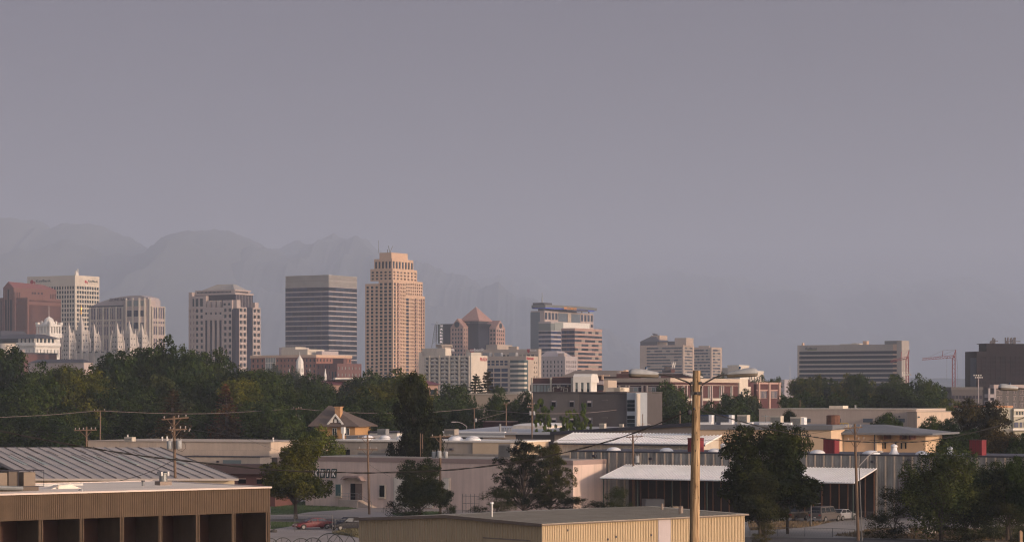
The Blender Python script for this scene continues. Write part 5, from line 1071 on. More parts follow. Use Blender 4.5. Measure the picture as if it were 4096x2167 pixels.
for p0, p1 in ((4050, 4066), (4072, 4082), (4088, 4130)): u0, u1 = f.u(p0), f.u(p1); b.win(f, u0, u1, z(1709), z(1688), .6, .7, 'glass_bluedeep')
b.done({'wall': 'greencream', 'orange_coping': 'orange_tan', 'white_band': 'white'})

# -- long white wall behind and tan brick block above the pale workshop
b = B('workshop', 'long tan brick block with white roof edge behind the pale lettered workshop', 'workshop', 2072, 372, th=66)
f = b.N; z = b.zc; n = f.u(1322); H = z(1769); w = b.m('wall'); um = f.u(1892); w.box(0, 12, um, n, 0, H); b.m('sunlit_wall').box(-.15, 12, 0, um, 0, H-.02); b.m('coping').box(-.3, 12.3, -.2, n+.2, H, H+.25)  # right stretch of the same wall, its sunlight put into a paler colour
gbox(b, 'dark_door', f, 1366, 1400, 1796, 1830, 0, .1)
for p in (1568, 1809): gbox(b, 'wall_lamp', f, p-6, p+6, 1791, 1799, 0, .5)
for p0, p1 in ((1415, 1468), (1488, 1535), (1556, 1590), (1765, 1825), (1833, 1895)):
    u0, u1 = f.u(p1), f.u(p0); c = (u0+u1)/2; b.m('skylight').lathe([((u1-u0)/2*math.cos(t*math.pi/10), H+.2+.75*math.sin(t*math.pi/10)) for t in range(6)], (2.5, c, 0), 12, sx=.8)
b.m('roof_pipe').box(2, 2.6, f.u(1352), f.u(1340), H+1.2, H+2.2); b.m('roof_pipe').tube((2.3, f.u(1346), H), (2.3, f.u(1346), H+1.5), .2)
b.done({'wall': 'greytan', 'sunlit_wall': 'tan3', 'coping': 'white', 'dark_door': 'glass_black', 'wall_lamp': 'slate', 'skylight': 'white_roof', 'roof_pipe': 'white'}, ('skylight',))
b = B('flat_roofed_building', 'low slate grey building with white arched trim behind the skylights', 'building', 1480, 398, th=66); f = b.N; n = f.u(1385); H = b.zc(1741); b.m('wall').box(0, 8, 0, n, 0, H)
for p in (1394, 1408, 1422): gbox(b, 'arched_frame', f, p-4, p+3, 1754, 1772, 0, .2)
b.done({'wall': 'slate2', 'arched_frame': 'white'})
b = B('flat_roofed_building', 'small white flat block behind the skylights left of the dark conifer', 'building', 1588, 415, th=66); f = b.N; n = f.u(1478); H = b.zc(1724); b.m('wall').box(0, 8, 0, n, 0, H-.3); b.m('coping').box(-.2, 8, -.2, n+.2, H-.3, H); b.done({'wall': 'white', 'coping': 'slate'})
# -- orange house
b = B('house', 'ochre two storey house with grey hipped roof, brick chimney and white trimmed gable', 'house', 1420, 455, th=74)
f = b.N; z = b.zc; n = f.u(1262); H = z(1702); w = b.m('wall'); w.box(0, 9, 0, n, 0, H); o = 1.1; ur = f.u(1292); zr = f.z(ur, 1622); rf = b.m('roof')
rf.add([(-o,-o,H),(10,-o,H),(10,n+o,H),(-o,n+o,H),(4.5,ur,zr),(4.5,f.u(1280),zr)], [(0,1,4),(1,2,5,4),(2,3,5),(3,0,4,5),(3,2,1,0)]); rf.box(-o, 10, -o, n+o, H-.18, H-.01)
u0, u1 = f.u(1378), f.u(1314); ua = f.u(1346); g0, ga = f.z(u0, 1696), f.z(ua, 1655); gb_ = b.m('gable'); f.poly(gb_, [(u0+.2, g0), (ua, ga-.2), (u1-.2, g0)], -.1, .5)
for p, q in (((u0-.1, g0), (ua, ga+.1)), ((u1+.1, g0), (ua, ga+.1))): f.poly(b.m('gable_trim'), [p, q, (q[0], q[1]-.45), (p[0]+(.4 if p[0] < ua else -.4), p[1])], .5, .75)
for q in (-.8, 0, .8): f.box(b.m('gable_window'), ua+q-.22, ua+q+.22, .5, .58, g0+.3, g0+.95)
b.m('chimney').box(1.0, 2.4, f.u(1353), f.u(1332), H+1, f.z(ua, 1629)); b.m('chimney').box(.85, 2.55, f.u(1355), f.u(1330), f.z(ua, 1629), f.z(ua, 1625))
for p0, p1 in ((1380, 1386), (1390, 1396), (1332, 1337), (1341, 1346)): uu0, uu1 = f.u(p1), f.u(p0); f.box(b.m('window_frame'), uu0-.1, uu1+.1, 0, .06, z(1740), z(1711)); b.win(f, uu0, uu1, z(1738), z(1713), .06, .1)
b.done({'wall': 'ochre', 'roof': 'shingle', 'gable': 'shingle', 'gable_trim': 'white', 'gable_window': 'white', 'chimney': 'brick_tan', 'window_frame': 'white'})

# -- beige industrial building on the left
b = B('industrial_building', 'long beige flat roofed building behind the weathered metal roof on the left', 'industrial building', 1083, 400, th=66)
f = b.N; z = b.zc; n = f.u(352); H = z(1769); w = b.m('wall'); w.box(0, 20, 0, n, 0, H); w.box(-.4, 0, 0, n, z(1834)-.8, z(1801)); b.m('coping').box(-.15, 20, -.15, n+.1, H, H+.12); gbox(b, 'joint', f, 352, 1082, 1797, 1800, 0, .12)
ww = b.m('lower_wing'); g = b.face((-4, 0), (0, 1), -1); uL, uR = g.u(735), g.u(1040); zt = g.z(uR, 1828); ww.box(-4, -.42, uR, uL, 0, zt); b.m('wing_edge').box(-4.15, -.4, uR-.1, uL+.1, zt, zt+.12)
u0, u1 = g.u(965), g.u(893); b.win(g, u0, u1, g.z(u0, 1860), g.z(u0, 1839), 0, .08, 'glass_pale'); gbox(b, 'wall_lamp', g, 869, 877, 1841, 1848, 0, .3)
for p, h_ in ((472, 1.1), (630, .9), (655, .8), (1057, .8), (611, .8)): b.m('roof_pipe').tube((3, f.u(p), H), (3, f.u(p), H+h_), .14)
for i in range(1, 6): f.box(b.m('joint2'), n*i/6, n*i/6+.05, 0, .02, z(1797)+.1, H)
b.done({'wall': 'cream_t', 'coping': 'tanstone', 'joint': 'slate', 'joint2': 'tanstone', 'lower_wing': 'cream_t', 'wing_edge': 'slate', 'wall_lamp': 'slate', 'roof_pipe': 'white'})
b = B('brick_building', 'dark brown brick building with a broad eave under the beige building', 'building', 1100, 345, th=66)
f = b.N; z = b.zc; n = f.u(800); zt = z(1860); zb = z(1895); r = b.m('roof'); r.hexa([(-1,-.5,zb),(6,-.5,zb+1),(6,n,zb+1),(-1,n,zb)], [(1.5,-.5,zt),(6,-.5,zt),(6,n,zt),(1.5,n,zt)]); b.m('wall').box(0, 5.5, 0, n, 0, zb)
for p0, p1 in ((954, 984), (1028, 1068)): u0, u1 = f.u(p1), f.u(p0); b.win(f, u0, u1, z(1934), z(1916), 0, .06, 'glass_black'); gbox(b, 'lintel', f, p0, p1, 1911, 1915, 0, .15)
b.m('chimney').box(3, 5, f.u(1068), f.u(1045), zt-1, z(1834)); b.m('chimney').box(2.8, 5.2, f.u(1070), f.u(1042), z(1834), z(1831)); b.done({'wall': 'darkbrick', 'roof': 'brownroof', 'lintel': 'rose', 'chimney': 'charcoal'})

# -- weathered metal roof, lower left
D1, D2 = 262., 240.
xb, xc_ = X(640, D1), X(948, D2); zrg, zev = Z(1788, D1), Z(1910, D2); vx, vy = xc_-xb, D2-D1; XL = X(-120, D1)
t = empty('metal_roof_building', (xc_, D2, 0), 0, 'low shed with weathered grey metal roof, brown streaks and pale skylight strips', 'shed')
L = lambda x, y, z: (x-xc_, y-D2, z)
rf = MB(); ed = lambda u, v, dz=0.: L(XL+(xb-XL)*u+vx*v, D1+vy*v+(xb-XL)*(1-u)*.0, zrg+(zev-zrg)*v+dz)
rf.hexa([ed(0,0,-.2), ed(1,0,-.2), ed(1,1.02,-.2), ed(0,1.02,-.2)], [ed(0,0), ed(1,0), ed(1,1.02), ed(0,1.02)]); rf.build('roof', 'oldmetal', t)
bk = MB(); bk.hexa([L(XL,D1+.1,zrg-.2), L(xb,D1+.1,zrg-.2), L(xb-vx,D1-vy,zev), L(XL-vx,D1-vy,zev)], [L(XL,D1+.1,zrg), L(xb,D1+.1,zrg), L(xb-vx,D1-vy,zev+.2), L(XL-vx,D1-vy,zev+.2)]); bk.build('rear_roof', 'oldmetal', t)
wl = MB(); p = [L(XL+vx*.97, D1+vy*.97, 0)[:2], L(xb+vx*.97, D1+vy*.97, 0)[:2], L(xb-vx*.9, D1-vy*.9, 0)[:2], L(XL-vx*.9, D1-vy*.9, 0)[:2]]; wl.prism(p, 0, zev-.15); wl.build('wall', 'cream_rib', t)
ge = MB(); ge.add([L(xb+vx*.97, D1+vy*.97, zev-.3), L(xb, D1, zrg-.25), L(xb-vx*.9, D1-vy*.9, zev-.3)], [(0,1,2)]); ge.build('gable_wall', 'cream_rib', t)
rr = random.Random(3); nS = 17
for i in range(nS+1):
    u = i/nS; m_ = MB(); m_.hexa([ed(u,0,.0), ed(u+.0012,0,.0), ed(u+.0012,1.02,.0), ed(u,1.02,.0)], [ed(u,0,.09), ed(u+.0012,0,.09), ed(u+.0012,1.02,.09), ed(u,1.02,.09)]); m_.build('seam', 'rustseam' if i % 2 else 'oldmetal', t)
for i in range(22):
    u = rr.random()*.95; v = rr.random()*.35; L_ = .08+rr.random()*.15; m_ = MB(); m_.hexa([ed(u,v,.004), ed(u+.006,v,.004), ed(u+.006,v+L_,.004), ed(u,v+L_,.004)], [ed(u,v,.03), ed(u+.006,v,.03), ed(u+.006,v+L_,.03), ed(u,v+L_,.03)]); m_.build('rust_strip', 'rustseam', t)
for u in (.10, .20, .30, .42, .53, .66, .77, .90):
    m_ = MB(); m_.hexa([ed(u,.32,.004), ed(u+.018,.32,.004), ed(u+.018,.60,.004), ed(u,.60,.004)], [ed(u,.32,.05), ed(u+.018,.32,.05), ed(u+.018,.60,.05), ed(u,.60,.05)]); m_.build('skylight_panel', 'palepanel', t)


# ================================================================== FOREGROUND
# -- long ribbed warehouse on the right
b = B('warehouse', 'long grey ribbed warehouse wall with pale battens across the right side', 'warehouse', 4330, 299, th=59)
f = b.N; n = f.u(2283); H = 8.0; w = b.m('wall'); w.box(0, 13, 0, n, 0, H); cp = b.m('coping'); cp.box(-.12, 13.1, -.1, n+.1, H, H+.18)
nb = int(n/1.22); can_z = 6.05
cu0, cu1 = f.u(3508), f.u(2510)
d0 = (f.u(2410), f.u(2347)); d1 = (f.u(3702), f.u(3596))
for i in range(nb+1):
    u = n*i/nb; zb_ = 0
    for q, zt in ((d0, 3.6), (d1, 5.4)):
        if q[0]-.1 < u < q[1]+.1: zb_ = zt+.3+(.4 if i % 2 else 0)
    if n-9 < u < n-6.5 and i % 2: zb_ = 2.5
    f.box(b.m('batten'), u, u+.17, 0, .16, zb_, H-.02)
for k in range(int(n/.41)): f.box(b.m('panel_rib'), .2+k*.41, .26+k*.41, 0, .05, 0, H-.05)
for q, zt in ((d0, 3.5), (d1, 5.3)): f.box(b.m('door_frame'), q[0]-.12, q[1]+.12, .02, .12, 0, zt+.15); (lambda d_: ([f.box(d_, q[0], q[1], .12, .18, 0, zt)] + [f.box(d_, q[0], q[1], .18, .21, .3*i, .3*i+.18) for i in range(int(zt/.3))], d_.build('roller_door', 'door_grey', b.o)))(MB())
for p, y in ((2381, 1822), (3640, 1838), (2607, 1833), (3494, 1845)): gbox(b, 'wall_lamp', f, p-6, p+6, y-5, y+5, .05, .5)
for p0, p1, xo in ((2428, 2482, 3), (2640, 2692, 3), (2833, 2885, 3), (3240, 3300, 2), (3450, 3520, 2), (3662, 3712, 3), (3790, 3822, 6)):
    g = b.face((xo, 0), (0, 1), -1); u0, u1 = g.u(p1), g.u(p0); b.m('skylight').lathe([((u1-u0)/2*math.cos(t*math.pi/10), H+.15+.5*math.sin(t*math.pi/10)) for t in range(6)], (xo, (u0+u1)/2, 0), 14, sx=.8)
b.done({'wall': 'wh_grey', 'coping': 'slate', 'batten': 'wh_batten', 'panel_rib': 'wh_grey', 'door_frame': 'rust', 'roller_door': 'door_grey', 'wall_lamp': 'slate', 'skylight': 'white_roof'}, ('skylight',))
WB = b
def on_roof(bb, px, x, z, name, label, cat, group=None):
    g = bb.face((x, 0), (0, 1), -1); u = g.u(px); wd = bb.world((x, u)); o = empty(name, (wd[0], wd[1], z), bb.th, label, cat, group); return o
def red_box(px0, px1, py, label, x=3.0):
    o = on_roof(WB, (px0+px1)/2, x, 8.0, 'rooftop_box', label, 'rooftop unit', 'dark red boxes on the warehouse roof'); D = o.location[1]; k = D/F; wd = (px1-px0)*k/1.37; h = CH+(YH-py)*k-8.0
    m = MB(); m.box(-wd/2, wd/2, -wd/2, wd/2, 0, h); m.build('casing', 'red_paint', o); c = MB(); c.box(-wd/2-.04, wd/2+.04, -wd/2-.04, wd/2+.04, h, h+.07); c.build('lid', 'red_dull', o)
    for i in range(3): s = MB(); s.box(-wd/2-.02, -wd/2, -wd/2+wd*(i+.5)/3-.03, -wd/2+wd*(i+.5)/3+.03, 0, h); s.build('seam', 'red_dull', o)
red_box(2750, 2816, 1752, 'dark red roof box half hidden behind the wooden lamp pole')
red_box(3292, 3359, 1757, 'dark red roof box between the big tree and the crossarm pole')
red_box(3876, 3947, 1760, 'dark red roof box nearest the right edge of the picture')
def turbine(px, py, x, label, s=1.0, bb=None, zr=8.0):
    o = on_roof(bb or WB, px, x, zr, 'roof_vent', label, 'roof vent', 'white roof vents')
    m = MB(); m.lathe([(.62*s, 0), (.60*s, .25*s), (.45*s, .4*s), (.36*s, .75*s), (.34*s, .95*s), (.42*s, 1.0*s), (.40*s, 1.2*s), (.1, 1.35*s)], n=14); m.build('hood', 'white_metal', o, smooth=True)
    c = MB(); c.lathe([(.55*s, 0), (.5*s, .2)], n=14); c.build('collar', 'grey_metal', o)
turbine(2893, 1775, 3, 'white roof vent right of the wooden lamp pole'); turbine(3576, 1778, 3, 'white mushroom roof vent right of the crossarm pole', 1.1); turbine(3800, 1790, 4, 'white roof vent showing through the willow top', .9)
# -- lean-to canopy
o0 = WB.world(f.p(cu0, 0, 0)); 
b = B('canopy', 'long open lean-to canopy with bright white roof against the warehouse wall', 'canopy', 3508, WB.world((0, cu0))[1]-.15, th=59)
f = b.N; Lc = f.u(2508); P = 7.6; zA, zB = b.zc(1872), 4.75
r = b.m('roof'); r.hexa([(-.05,0,zA-.12),(-.05,Lc,zA-.12),(-P,Lc,zB-.12),(-P,0,zB-.12)], [(-.05,0,zA),(-.05,Lc,zA),(-P,Lc,zB),(-P,0,zB)])
nr = int(Lc/.42)
for i in range(nr+1): y = Lc*i/nr; r.hexa([(-.05,y-.05,zA),(-P-.05,y-.05,zB),(-P-.05,y+.05,zB),(-.05,y+.05,zA)], [(-.05,y-.05,zA+.07),(-P-.05,y-.05,zB+.07),(-P-.05,y+.05,zB+.07),(-.05,y+.05,zA+.07)])
for y in [.3+(Lc-.6)*i/7 for i in range(8)]: b.m('post').tube((-P+.4, y, 0), (-P+.4, y, zB-.12), .09, n=8)
for y in [.3+(Lc-.6)*i/7 for i in range(8)]: b.m('truss').tube((-P+.3, y, zB-.2), (-.2, y, zA-.35), .06, n=4)
for i in range(4): x = -P+.3+(P-.6)*i/3; b.m('purlin').tube((x, .1, zB-.17+(zA-zB)*i/3.15), (x, Lc-.1, zB-.17+(zA-zB)*i/3.15), .05, n=4)
b.m('shade_sheet').box(-.06, -.01, .2, Lc-.3, 0, zA-.5)  # dark sheet over the wall: shade under the canopy put into colour
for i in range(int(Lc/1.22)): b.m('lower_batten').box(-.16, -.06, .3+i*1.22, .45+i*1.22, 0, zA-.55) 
b.done({'roof': 'white_roof', 'post': 'dkgreen', 'truss': 'rust', 'purlin': 'rust', 'shade_sheet': 'canopy_shade', 'lower_batten': 'brown_batten'})
for i, (px, w_, h_, m_, lab) in enumerate(((2612, 2.6, 1.9, 'slate2', 'grey crate stack stored under the left part of the canopy'), (2700, 1.0, .9, 'tanstone', 'small pale crate stored under the canopy near the lamp pole'))):
    D = 326; o = empty('storage_crate', (X(px, D), D, 0), .2, lab, 'crate'); m = MB(); m.box(-w_/2, w_/2, -1, 1, .12, h_); m.build('crate_body', m_, o)
    for q in (-.8, 0, .8): m = MB(); m.box(-w_/2, w_/2, q-.06, q+.06, 0, .12); m.build('skid', 'wood_post', o)

# -- pale workshop with lettering
b = B('workshop', 'pale pinkish workshop with slanted dark letter plates and a hooded doorway', 'workshop', 2292, 325.5, th=59)
f = b.N; n = f.u(1222); H = 7.05; w = b.m('wall'); w.box(0, 14, 0, n, 0, H-.62); b.m('parapet_band').box(-.06, 14, -.05, n+.05, H-.62, H); b.m('flat_roof').box(.3, 13.5, .3, n-.3, H, H+.02); c = b.m('coping'); c.box(13.2, 14, 0, n, H, H+.35)
# lettering: dark slanted plates with white letters
u = lambda px: f.u(px); zt, zb = f.z(u(1310), 1873), f.z(u(1310), 1910); pl = b.m('sign_plate'); 
for i, (p0, p1) in enumerate(((1257, 1278), (1281, 1303), (1305, 1321), (1325, 1349))): s_ = 3; pl2 = [(u(p0), zb), (u(p1-s_), zb), (u(p1), zt), (u(p0+s_), zt)]; f.poly(pl, pl2, .02, .1); f.text('KWIK'[i], u(p0+4), u(p1-4), zb+.18, zt-.18, 'sign_white', 'sign_letter', d=.14, bold=.01, shear=.25)
f.text('481 W 500 N', u(1283), u(1329), f.z(u(1300), 1922), f.z(u(1300), 1916.5), 'sign_dark', 'address_lettering', d=.04)
def opening(k, p0, p1, y0, y1, gm, fr='cream_d', d=.08):
    u0, u1 = sorted((u(p0), u(p1))); z1, z0 = f.z(u0, y0), f.z(u0, y1); f.box(b.m(k+'_frame'), u0-.15, u1+.15, 0, d, z0-.15, z1+.15); f.box(b.m(k), u0, u1, d, d+.04, z0, z1)
u0, u1 = u(1364), u(1345)
for p0, p1, y0, y1, gm in ((1345, 1364, 1936, 1981, 'glass_green'), (1520, 1539, 1940, 1986, 'glass_black')):
    v0, v1 = sorted((u(p0), u(p1))); z1, z0 = f.z(v0, y0), f.z(v0, y1); f.box(b.m('window_frame'), v0-.12, v1+.12, 0, .1, z0-.12, z1+.12); b.win(f, v0, v1, z0, z1, .1, .14, gm); f.box(b.m('window_sill'), v0-.2, v1+.2, .1, .3, z0-.25, z0-.12)
v0, v1 = sorted((u(1402), u(1450))); z1, z0 = f.z(v0, 1933), f.z(v0, 1998); b.win(f, u(1422), u(1403), z0, z1, .02, .07, 'glass_black'); dr = MB(); f.box(dr, v0, u(1423), .02, .12, z0, z1); dr.build('door', 'door_brown', b.o)
dh = MB(); f.box(dh, v0+.15, v0+.2, .12, .2, z0+.9, z0+1.05); dh.build('handle', 'steel', [c_ for c_ in bpy.data.objects if c_.parent == b.o and c_.name.startswith('door')][0])
hv = [(u(1466), f.z(v0, 1923)), (u(1460), f.z(v0, 1921)), (u(1449), f.z(v0, 1905)), (u(1394), f.z(v0, 1905)), (u(1383), f.z(v0, 1918)), (u(1376), f.z(v0, 1918)), (u(1378), f.z(v0, 1923)), (u(1398), f.z(v0, 1912)), (u(1444), f.z(v0, 1912))]
f.poly(b.m('door_hood'), [(u(1464), f.z(v0,1921)), (u(1456), f.z(v0,1921)), (u(1447), f.z(v0,1911)), (u(1396), f.z(v0,1911)), (u(1386), f.z(v0,1919)), (u(1377), f.z(v0,1919)), (u(1390), f.z(v0,1903)), (u(1450), f.z(v0,1903))], 0, 1.1)
ld = b.m('landing'); a0, a1 = u(1450)-.2, u(1378); ld2 = ld; f.box(ld, a0, a1, 0, 1.5, 0, z0)
for i in range(7): f.box(b.m('stair_step'), a0-.32*(i+1), a0-.32*i, .02, 1.45, 0, z0-(z0/8)*(i+1))
rl = b.m('railing')
for t in (0, .5, 1): q = a0+(a1-a0)*t; A = f.p(q, 1.4, z0); C_ = f.p(q, 1.4, z0+.95); rl.tube(A, C_, .03, n=5)
for zz in (.5, .95): rl.tube(f.p(a0, 1.4, z0+zz), f.p(a1, 1.4, z0+zz), .025, n=5); rl.tube(f.p(a0, 1.4, z0+zz), f.p(a0-2.3, 1.4, zz-.1), .025, n=5)
rl.tube(f.p(a0-2.3, 1.4, 0), f.p(a0-2.3, 1.4, .85), .03, n=5)
for p0, p1, y0, y1 in ((1578, 1640, 1912, 2034), (1776, 1797, 1913, 1962), (1700, 1730, 1912, 2030)): v0, v1 = sorted((u(p0), u(p1))); zz1, zz0 = f.z(v0, y0), max(0, f.z(v0, y1)); f.box(b.m('garage_frame'), v0-.15, v1+.15, 0, .06, zz0, zz1+.15); f.box(b.m('garage_door'), v0, v1, .06, .1, zz0, zz1)
b.m('roof_pipe').box(2, 3, u(1975), u(1950), H, H+.3)
b.done({'wall': 'workshop_wall', 'parapet_band': 'pinkbrown', 'flat_roof': 'greytan', 'coping': 'greytan', 'sign_plate': 'sign_green', 'window_frame': 'cream_d', 'window_sill': 'tanstone', 'door_hood': 'pinkbrown', 'landing': 'conc_old', 'stair_step': 'conc_old', 'railing': 'steel', 'garage_frame': 'cream_d', 'garage_door': 'offwhite', 'roof_pipe': 'grey_metal'})
KB = b
# rooftop air conditioner on the workshop, big grille
def ac_unit(o, w_, d_, h_, m_='cream_d'):
    m = MB(); m.box(-w_/2, w_/2, -d_/2, d_/2, .1, h_); m.build('casing', m_, o)
    t = MB(); t.box(-w_/2-.03, w_/2+.03, -d_/2-.03, d_/2+.03, h_, h_+.06); t.build('top_lid', m_, o)
    g = MB(); 
    for i in range(int(d_/.09)): y = -d_/2+.08+i*.09; g.box(-w_/2-.03, -w_/2, y, y+.03, .3, h_-.15)
    g.build('grille', 'steel', o)
    for s_ in (-1, 1): r = MB(); r.box(-w_/2+.05, w_/2-.05, s_*d_*.35-.05, s_*d_*.35+.05, 0, .1); r.build('base_rail', 'steel', o)
def ac_on(bb, px, x, zr, w_, d_, h_, label, m_='cream_d', name='air_conditioner'):
    o = on_roof(bb, px, x, zr, name, label, 'air conditioner', 'rooftop air conditioners'); ac_unit(o, w_, d_, h_, m_); return o
ac_on(KB, 2030, 2.2, H+.02, 1.6, 1.9, 2.0, 'large tan rooftop cooler at the end of the tan brick block', 'greytan')
# -- units seen on the roofs behind the lamp pole
for px, py, sz, lab, m_ in ((2975, 1698, (1.5, 1.6, 1.5), 'cream rooftop cooler right of the lamp pole, first of three', 'cream_d'), (3108, 1702, (1.6, 1.7, 1.5), 'cream rooftop cooler in front of the beige building, middle of three', 'cream_d'), (3188, 1704, (1.6, 1.7, 1.4), 'cream rooftop cooler furthest right, beside a blue grey window', 'cream_d'), (2822, 1700, (1.3, 1.5, 1.6), 'blue and white rooftop unit just right of the lamp pole', 'navy_box'), (2896, 1700, (1.6, 2.0, 1.6), 'blue and white rooftop unit second right of the lamp pole', 'navy_box')):
    D = 378; zr = 11.0
    o = empty('air_conditioner', (X(px, D), D, Z(py, D)), R(66), lab, 'air conditioner', 'rooftop air conditioners'); ac_unit(o, *sz, m_=m_)
    if 'blue' in lab: m = MB(); m.box(-.66, .9, -sz[1]/2-.5, -sz[1]/2-.02, .1, sz[2]); m.build('side_panel', 'white_metal', o)
b = B('flat_roofed_building', 'low building whose grey flat roof carries the coolers right of the lamp pole', 'building', 3330, 366, th=70)
f = b.N; n = f.u(2775); b.m('slab').box(0, 16, 0, n, 10.6, b.zc(1700)-.0); b.m('wall').box(.3, 15.5, .3, n-.3, 0, 10.6)
for p in (2822, 2905, 2985, 3060, 3140): g = b.face((3, 0), (0, 1), -1); v = g.u(p); b.m('skylight').box(3, 4.2, v-.9, v+.9, b.zc(1700), b.zc(1700)+.36)
b.done({'slab': 'grey_roof', 'wall': 'tan2', 'skylight': 'white_roof'}); PR = b
# other coolers
for px, py, D, sz, lab, m_ in ((520, 1766, 405, (1.2, 1.5, .75), 'pale rooftop cooler on the beige building at left', 'cream_d'), (1533, 1742, 410, (1.3, 1.6, 1.1), 'grey cooler on the small white block left of the conifer', 'grey_metal'), (1806, 1741, 432, (1.8, 2.0, 1.1), 'tan rooftop cooler on the white factory band', 'greytan'), (2411, 1714, 432, (1.0, 1.0, .9), 'tan cooler before the dark apartment block', 'cream_d'), (2486, 1712, 432, (.6, .7, .7), 'small tan cooler at the foot of the stair tower', 'cream_d')):
    o = empty('air_conditioner', (X(px, D), D, Z(py, D)), R(66), lab, 'air conditioner', 'rooftop air conditioners'); ac_unit(o, *sz, m_=m_)

# -- brown ribbed block building, bottom left
TH = 38.0
b = B('office_building', 'brown fluted block building with white roof and deep dark bays at bottom left', 'office building', -260, 160.2, th=TH)
f = b.W; Lx = f.u(1083); zc = f.z(Lx, 1944); zo = f.z(Lx*.5, 2068.5); w = b.m('wall'); DEP = 17
nbay = 9; px_p = [(-200,-174), (-12+0, 3), (154, 173), (318, 337), (480, 497.5), (634, 651), (783.5, 800.5), (926.5, 943.5), (1063.5, 1083)]
w.box(0, Lx, .35, DEP, zo, zc-.12)                    # upper block
rb = b.m('fluted_band'); nf = int(Lx/.145)
rb.box(0, Lx, .08, .35, zo, zc-.12)
for i in range(nf): rb.box(Lx*i/nf, Lx*i/nf+.1, .045, .08, zo, zc-.12)
for i, (p0, p1) in enumerate(px_p):
    u0, u1 = f.u(p0), f.u(p1); w.box(u0, u1, .08, 3.2, 0, zo)
    for k in range(3): w.box(u0+(u1-u0)*(k+.15)/3, u0+(u1-u0)*(k+.7)/3, 0, .08, 0, zo)
    if i < len(px_p)-1:
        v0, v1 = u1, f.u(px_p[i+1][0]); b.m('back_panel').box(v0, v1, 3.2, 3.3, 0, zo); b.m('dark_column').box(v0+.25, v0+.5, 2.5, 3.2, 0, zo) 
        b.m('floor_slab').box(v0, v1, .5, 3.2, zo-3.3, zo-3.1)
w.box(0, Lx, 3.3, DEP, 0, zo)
c = b.m('coping'); c.box(-.05, Lx+.06, -.08, .3, zc-.12, zc); c.box(Lx-.3, Lx+.06, .3, DEP, zc-.12, zc); c.box(0, Lx-.3, DEP-.3, DEP, zc-.12, zc)
b.m('flat_roof').box(0, Lx-.3, .3, DEP-.3, zc-.12, zc-.05)
b.m('roof_curb').box(f.u(300), f.u(640), 11.4, 11.55, zc-.05, zc+.12)
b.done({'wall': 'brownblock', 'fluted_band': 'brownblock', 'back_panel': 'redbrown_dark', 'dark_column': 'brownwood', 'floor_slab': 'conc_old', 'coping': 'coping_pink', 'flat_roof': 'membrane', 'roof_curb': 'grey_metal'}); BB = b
def on_bb(px, y, py=None, **k):
    g = BB.face((0, y), (1, 0)); u = g.u(px); wd = BB.world((u, y)); return wd
wd = on_bb(100, 5); o = empty('air_handler', (wd[0], wd[1], zc-.05), BB.th, 'large tan rooftop air handler in a thin dark frame at the left edge', 'air handler')
m = MB(); m.box(-1.55, -.85, -.6, .8, .35, 1.35); m.build('control_cabinet', 'brown_cab', o); m = MB(); m.box(-.35, .55, -.5, .7, .35, 1.3); m.build('duct_box', 'tan_cab', o); m = MB(); m.box(-3.2, -1.6, -.5, 1.6, .35, 1.3); m.build('fan_section', 'tan_cab', o)
fr = MB()
for x in (-.85, 1.1): 
    for y in (-.7, .9): fr.tube((x, y, .3), (x, y, 1.42), .025, n=4)
for y in (-.7, .9): fr.tube((-1.6, y, 1.42), (1.1, y, 1.42), .025, n=4); fr.tube((-1.6, y, .3), (1.1, y, .3), .025, n=4)
fr.tube((1.1, -.7, 1.42), (1.1, .9, 1.42), .025, n=4); fr.build('frame', 'slate', o)
m = MB(); m.path([(-3, -1.0, .15), (-2.6, -1.1, .3), (-1.6, -1.0, .25), (-.7, -1.0, .2)], .16, 8); m.build('pipe', 'steel', o); m = MB(); m.box(-2.9, .7, -.7, 1.2, 0, .35); m.build('base', 'brown_cab', o)
wd = on_bb(653, 8.5); o = empty('exhaust_fan', (wd[0], wd[1], zc-.05), BB.th, 'dark rooftop exhaust fan on a rusty curb in the middle of the white roof', 'exhaust fan')
m = MB(); m.box(-.5, .5, -.4, .4, 0, .28); m.build('curb', 'rustseam', o); m = MB(); m.lathe([(.3, .28), (.3, .8), (.35, .82), (.35, .9)], n=10); m.build('hood', 'steel', o); m = MB(); m.box(-.35, -.2, -.3, .3, .7, 1.0); m.box(.2, .35, -.3, .3, .7, 1.02); m.build('flap', 'grey_metal', o)
wd = on_bb(572, 8); o = empty('roof_pipe', (wd[0], wd[1], zc-.05), 0, 'short dark capped pipe left of the exhaust fan on the white roof', 'pipe'); m = MB(); m.tube((0,0,0), (0,0,.32), .1, n=10); m.build('pipe_body', 'steel', o); m = MB(); m.tube((0,0,.32), (0,0,.4), .13, n=10); m.build('cap', 'slate', o)
wd = on_bb(325, 3); o = empty('roof_drain', (wd[0], wd[1], zc-.05), 0, 'small grey dome roof drain near the front edge of the white roof', 'drain'); m = MB(); m.lathe([(.17, 0), (.15, .08), (.02, .12)], n=10); m.build('drain_dome', 'grey_metal', o); m = MB(); m.lathe([(.22, 0), (.22, .03)], n=10); m.build('flange', 'steel', o)
wd = on_bb(250, 7); o = empty('roof_duct', (wd[0], wd[1], zc-.05), BB.th, 'low white flashed duct hump behind the air handler', 'duct'); m = MB(); m.hexa([(-1.2,-.6,0),(1.2,-.6,0),(1.2,.6,0),(-1.2,.6,0)], [(-.5,-.4,.25),(.4,-.4,.3),(.4,.4,.3),(-.5,.4,.25)]); m.build('duct_body', 'membrane', o); m = MB(); m.tube((-.7,-.7,0), (-.7,-.7,.3), .06); m.build('vent_stub', 'cream_d', o)

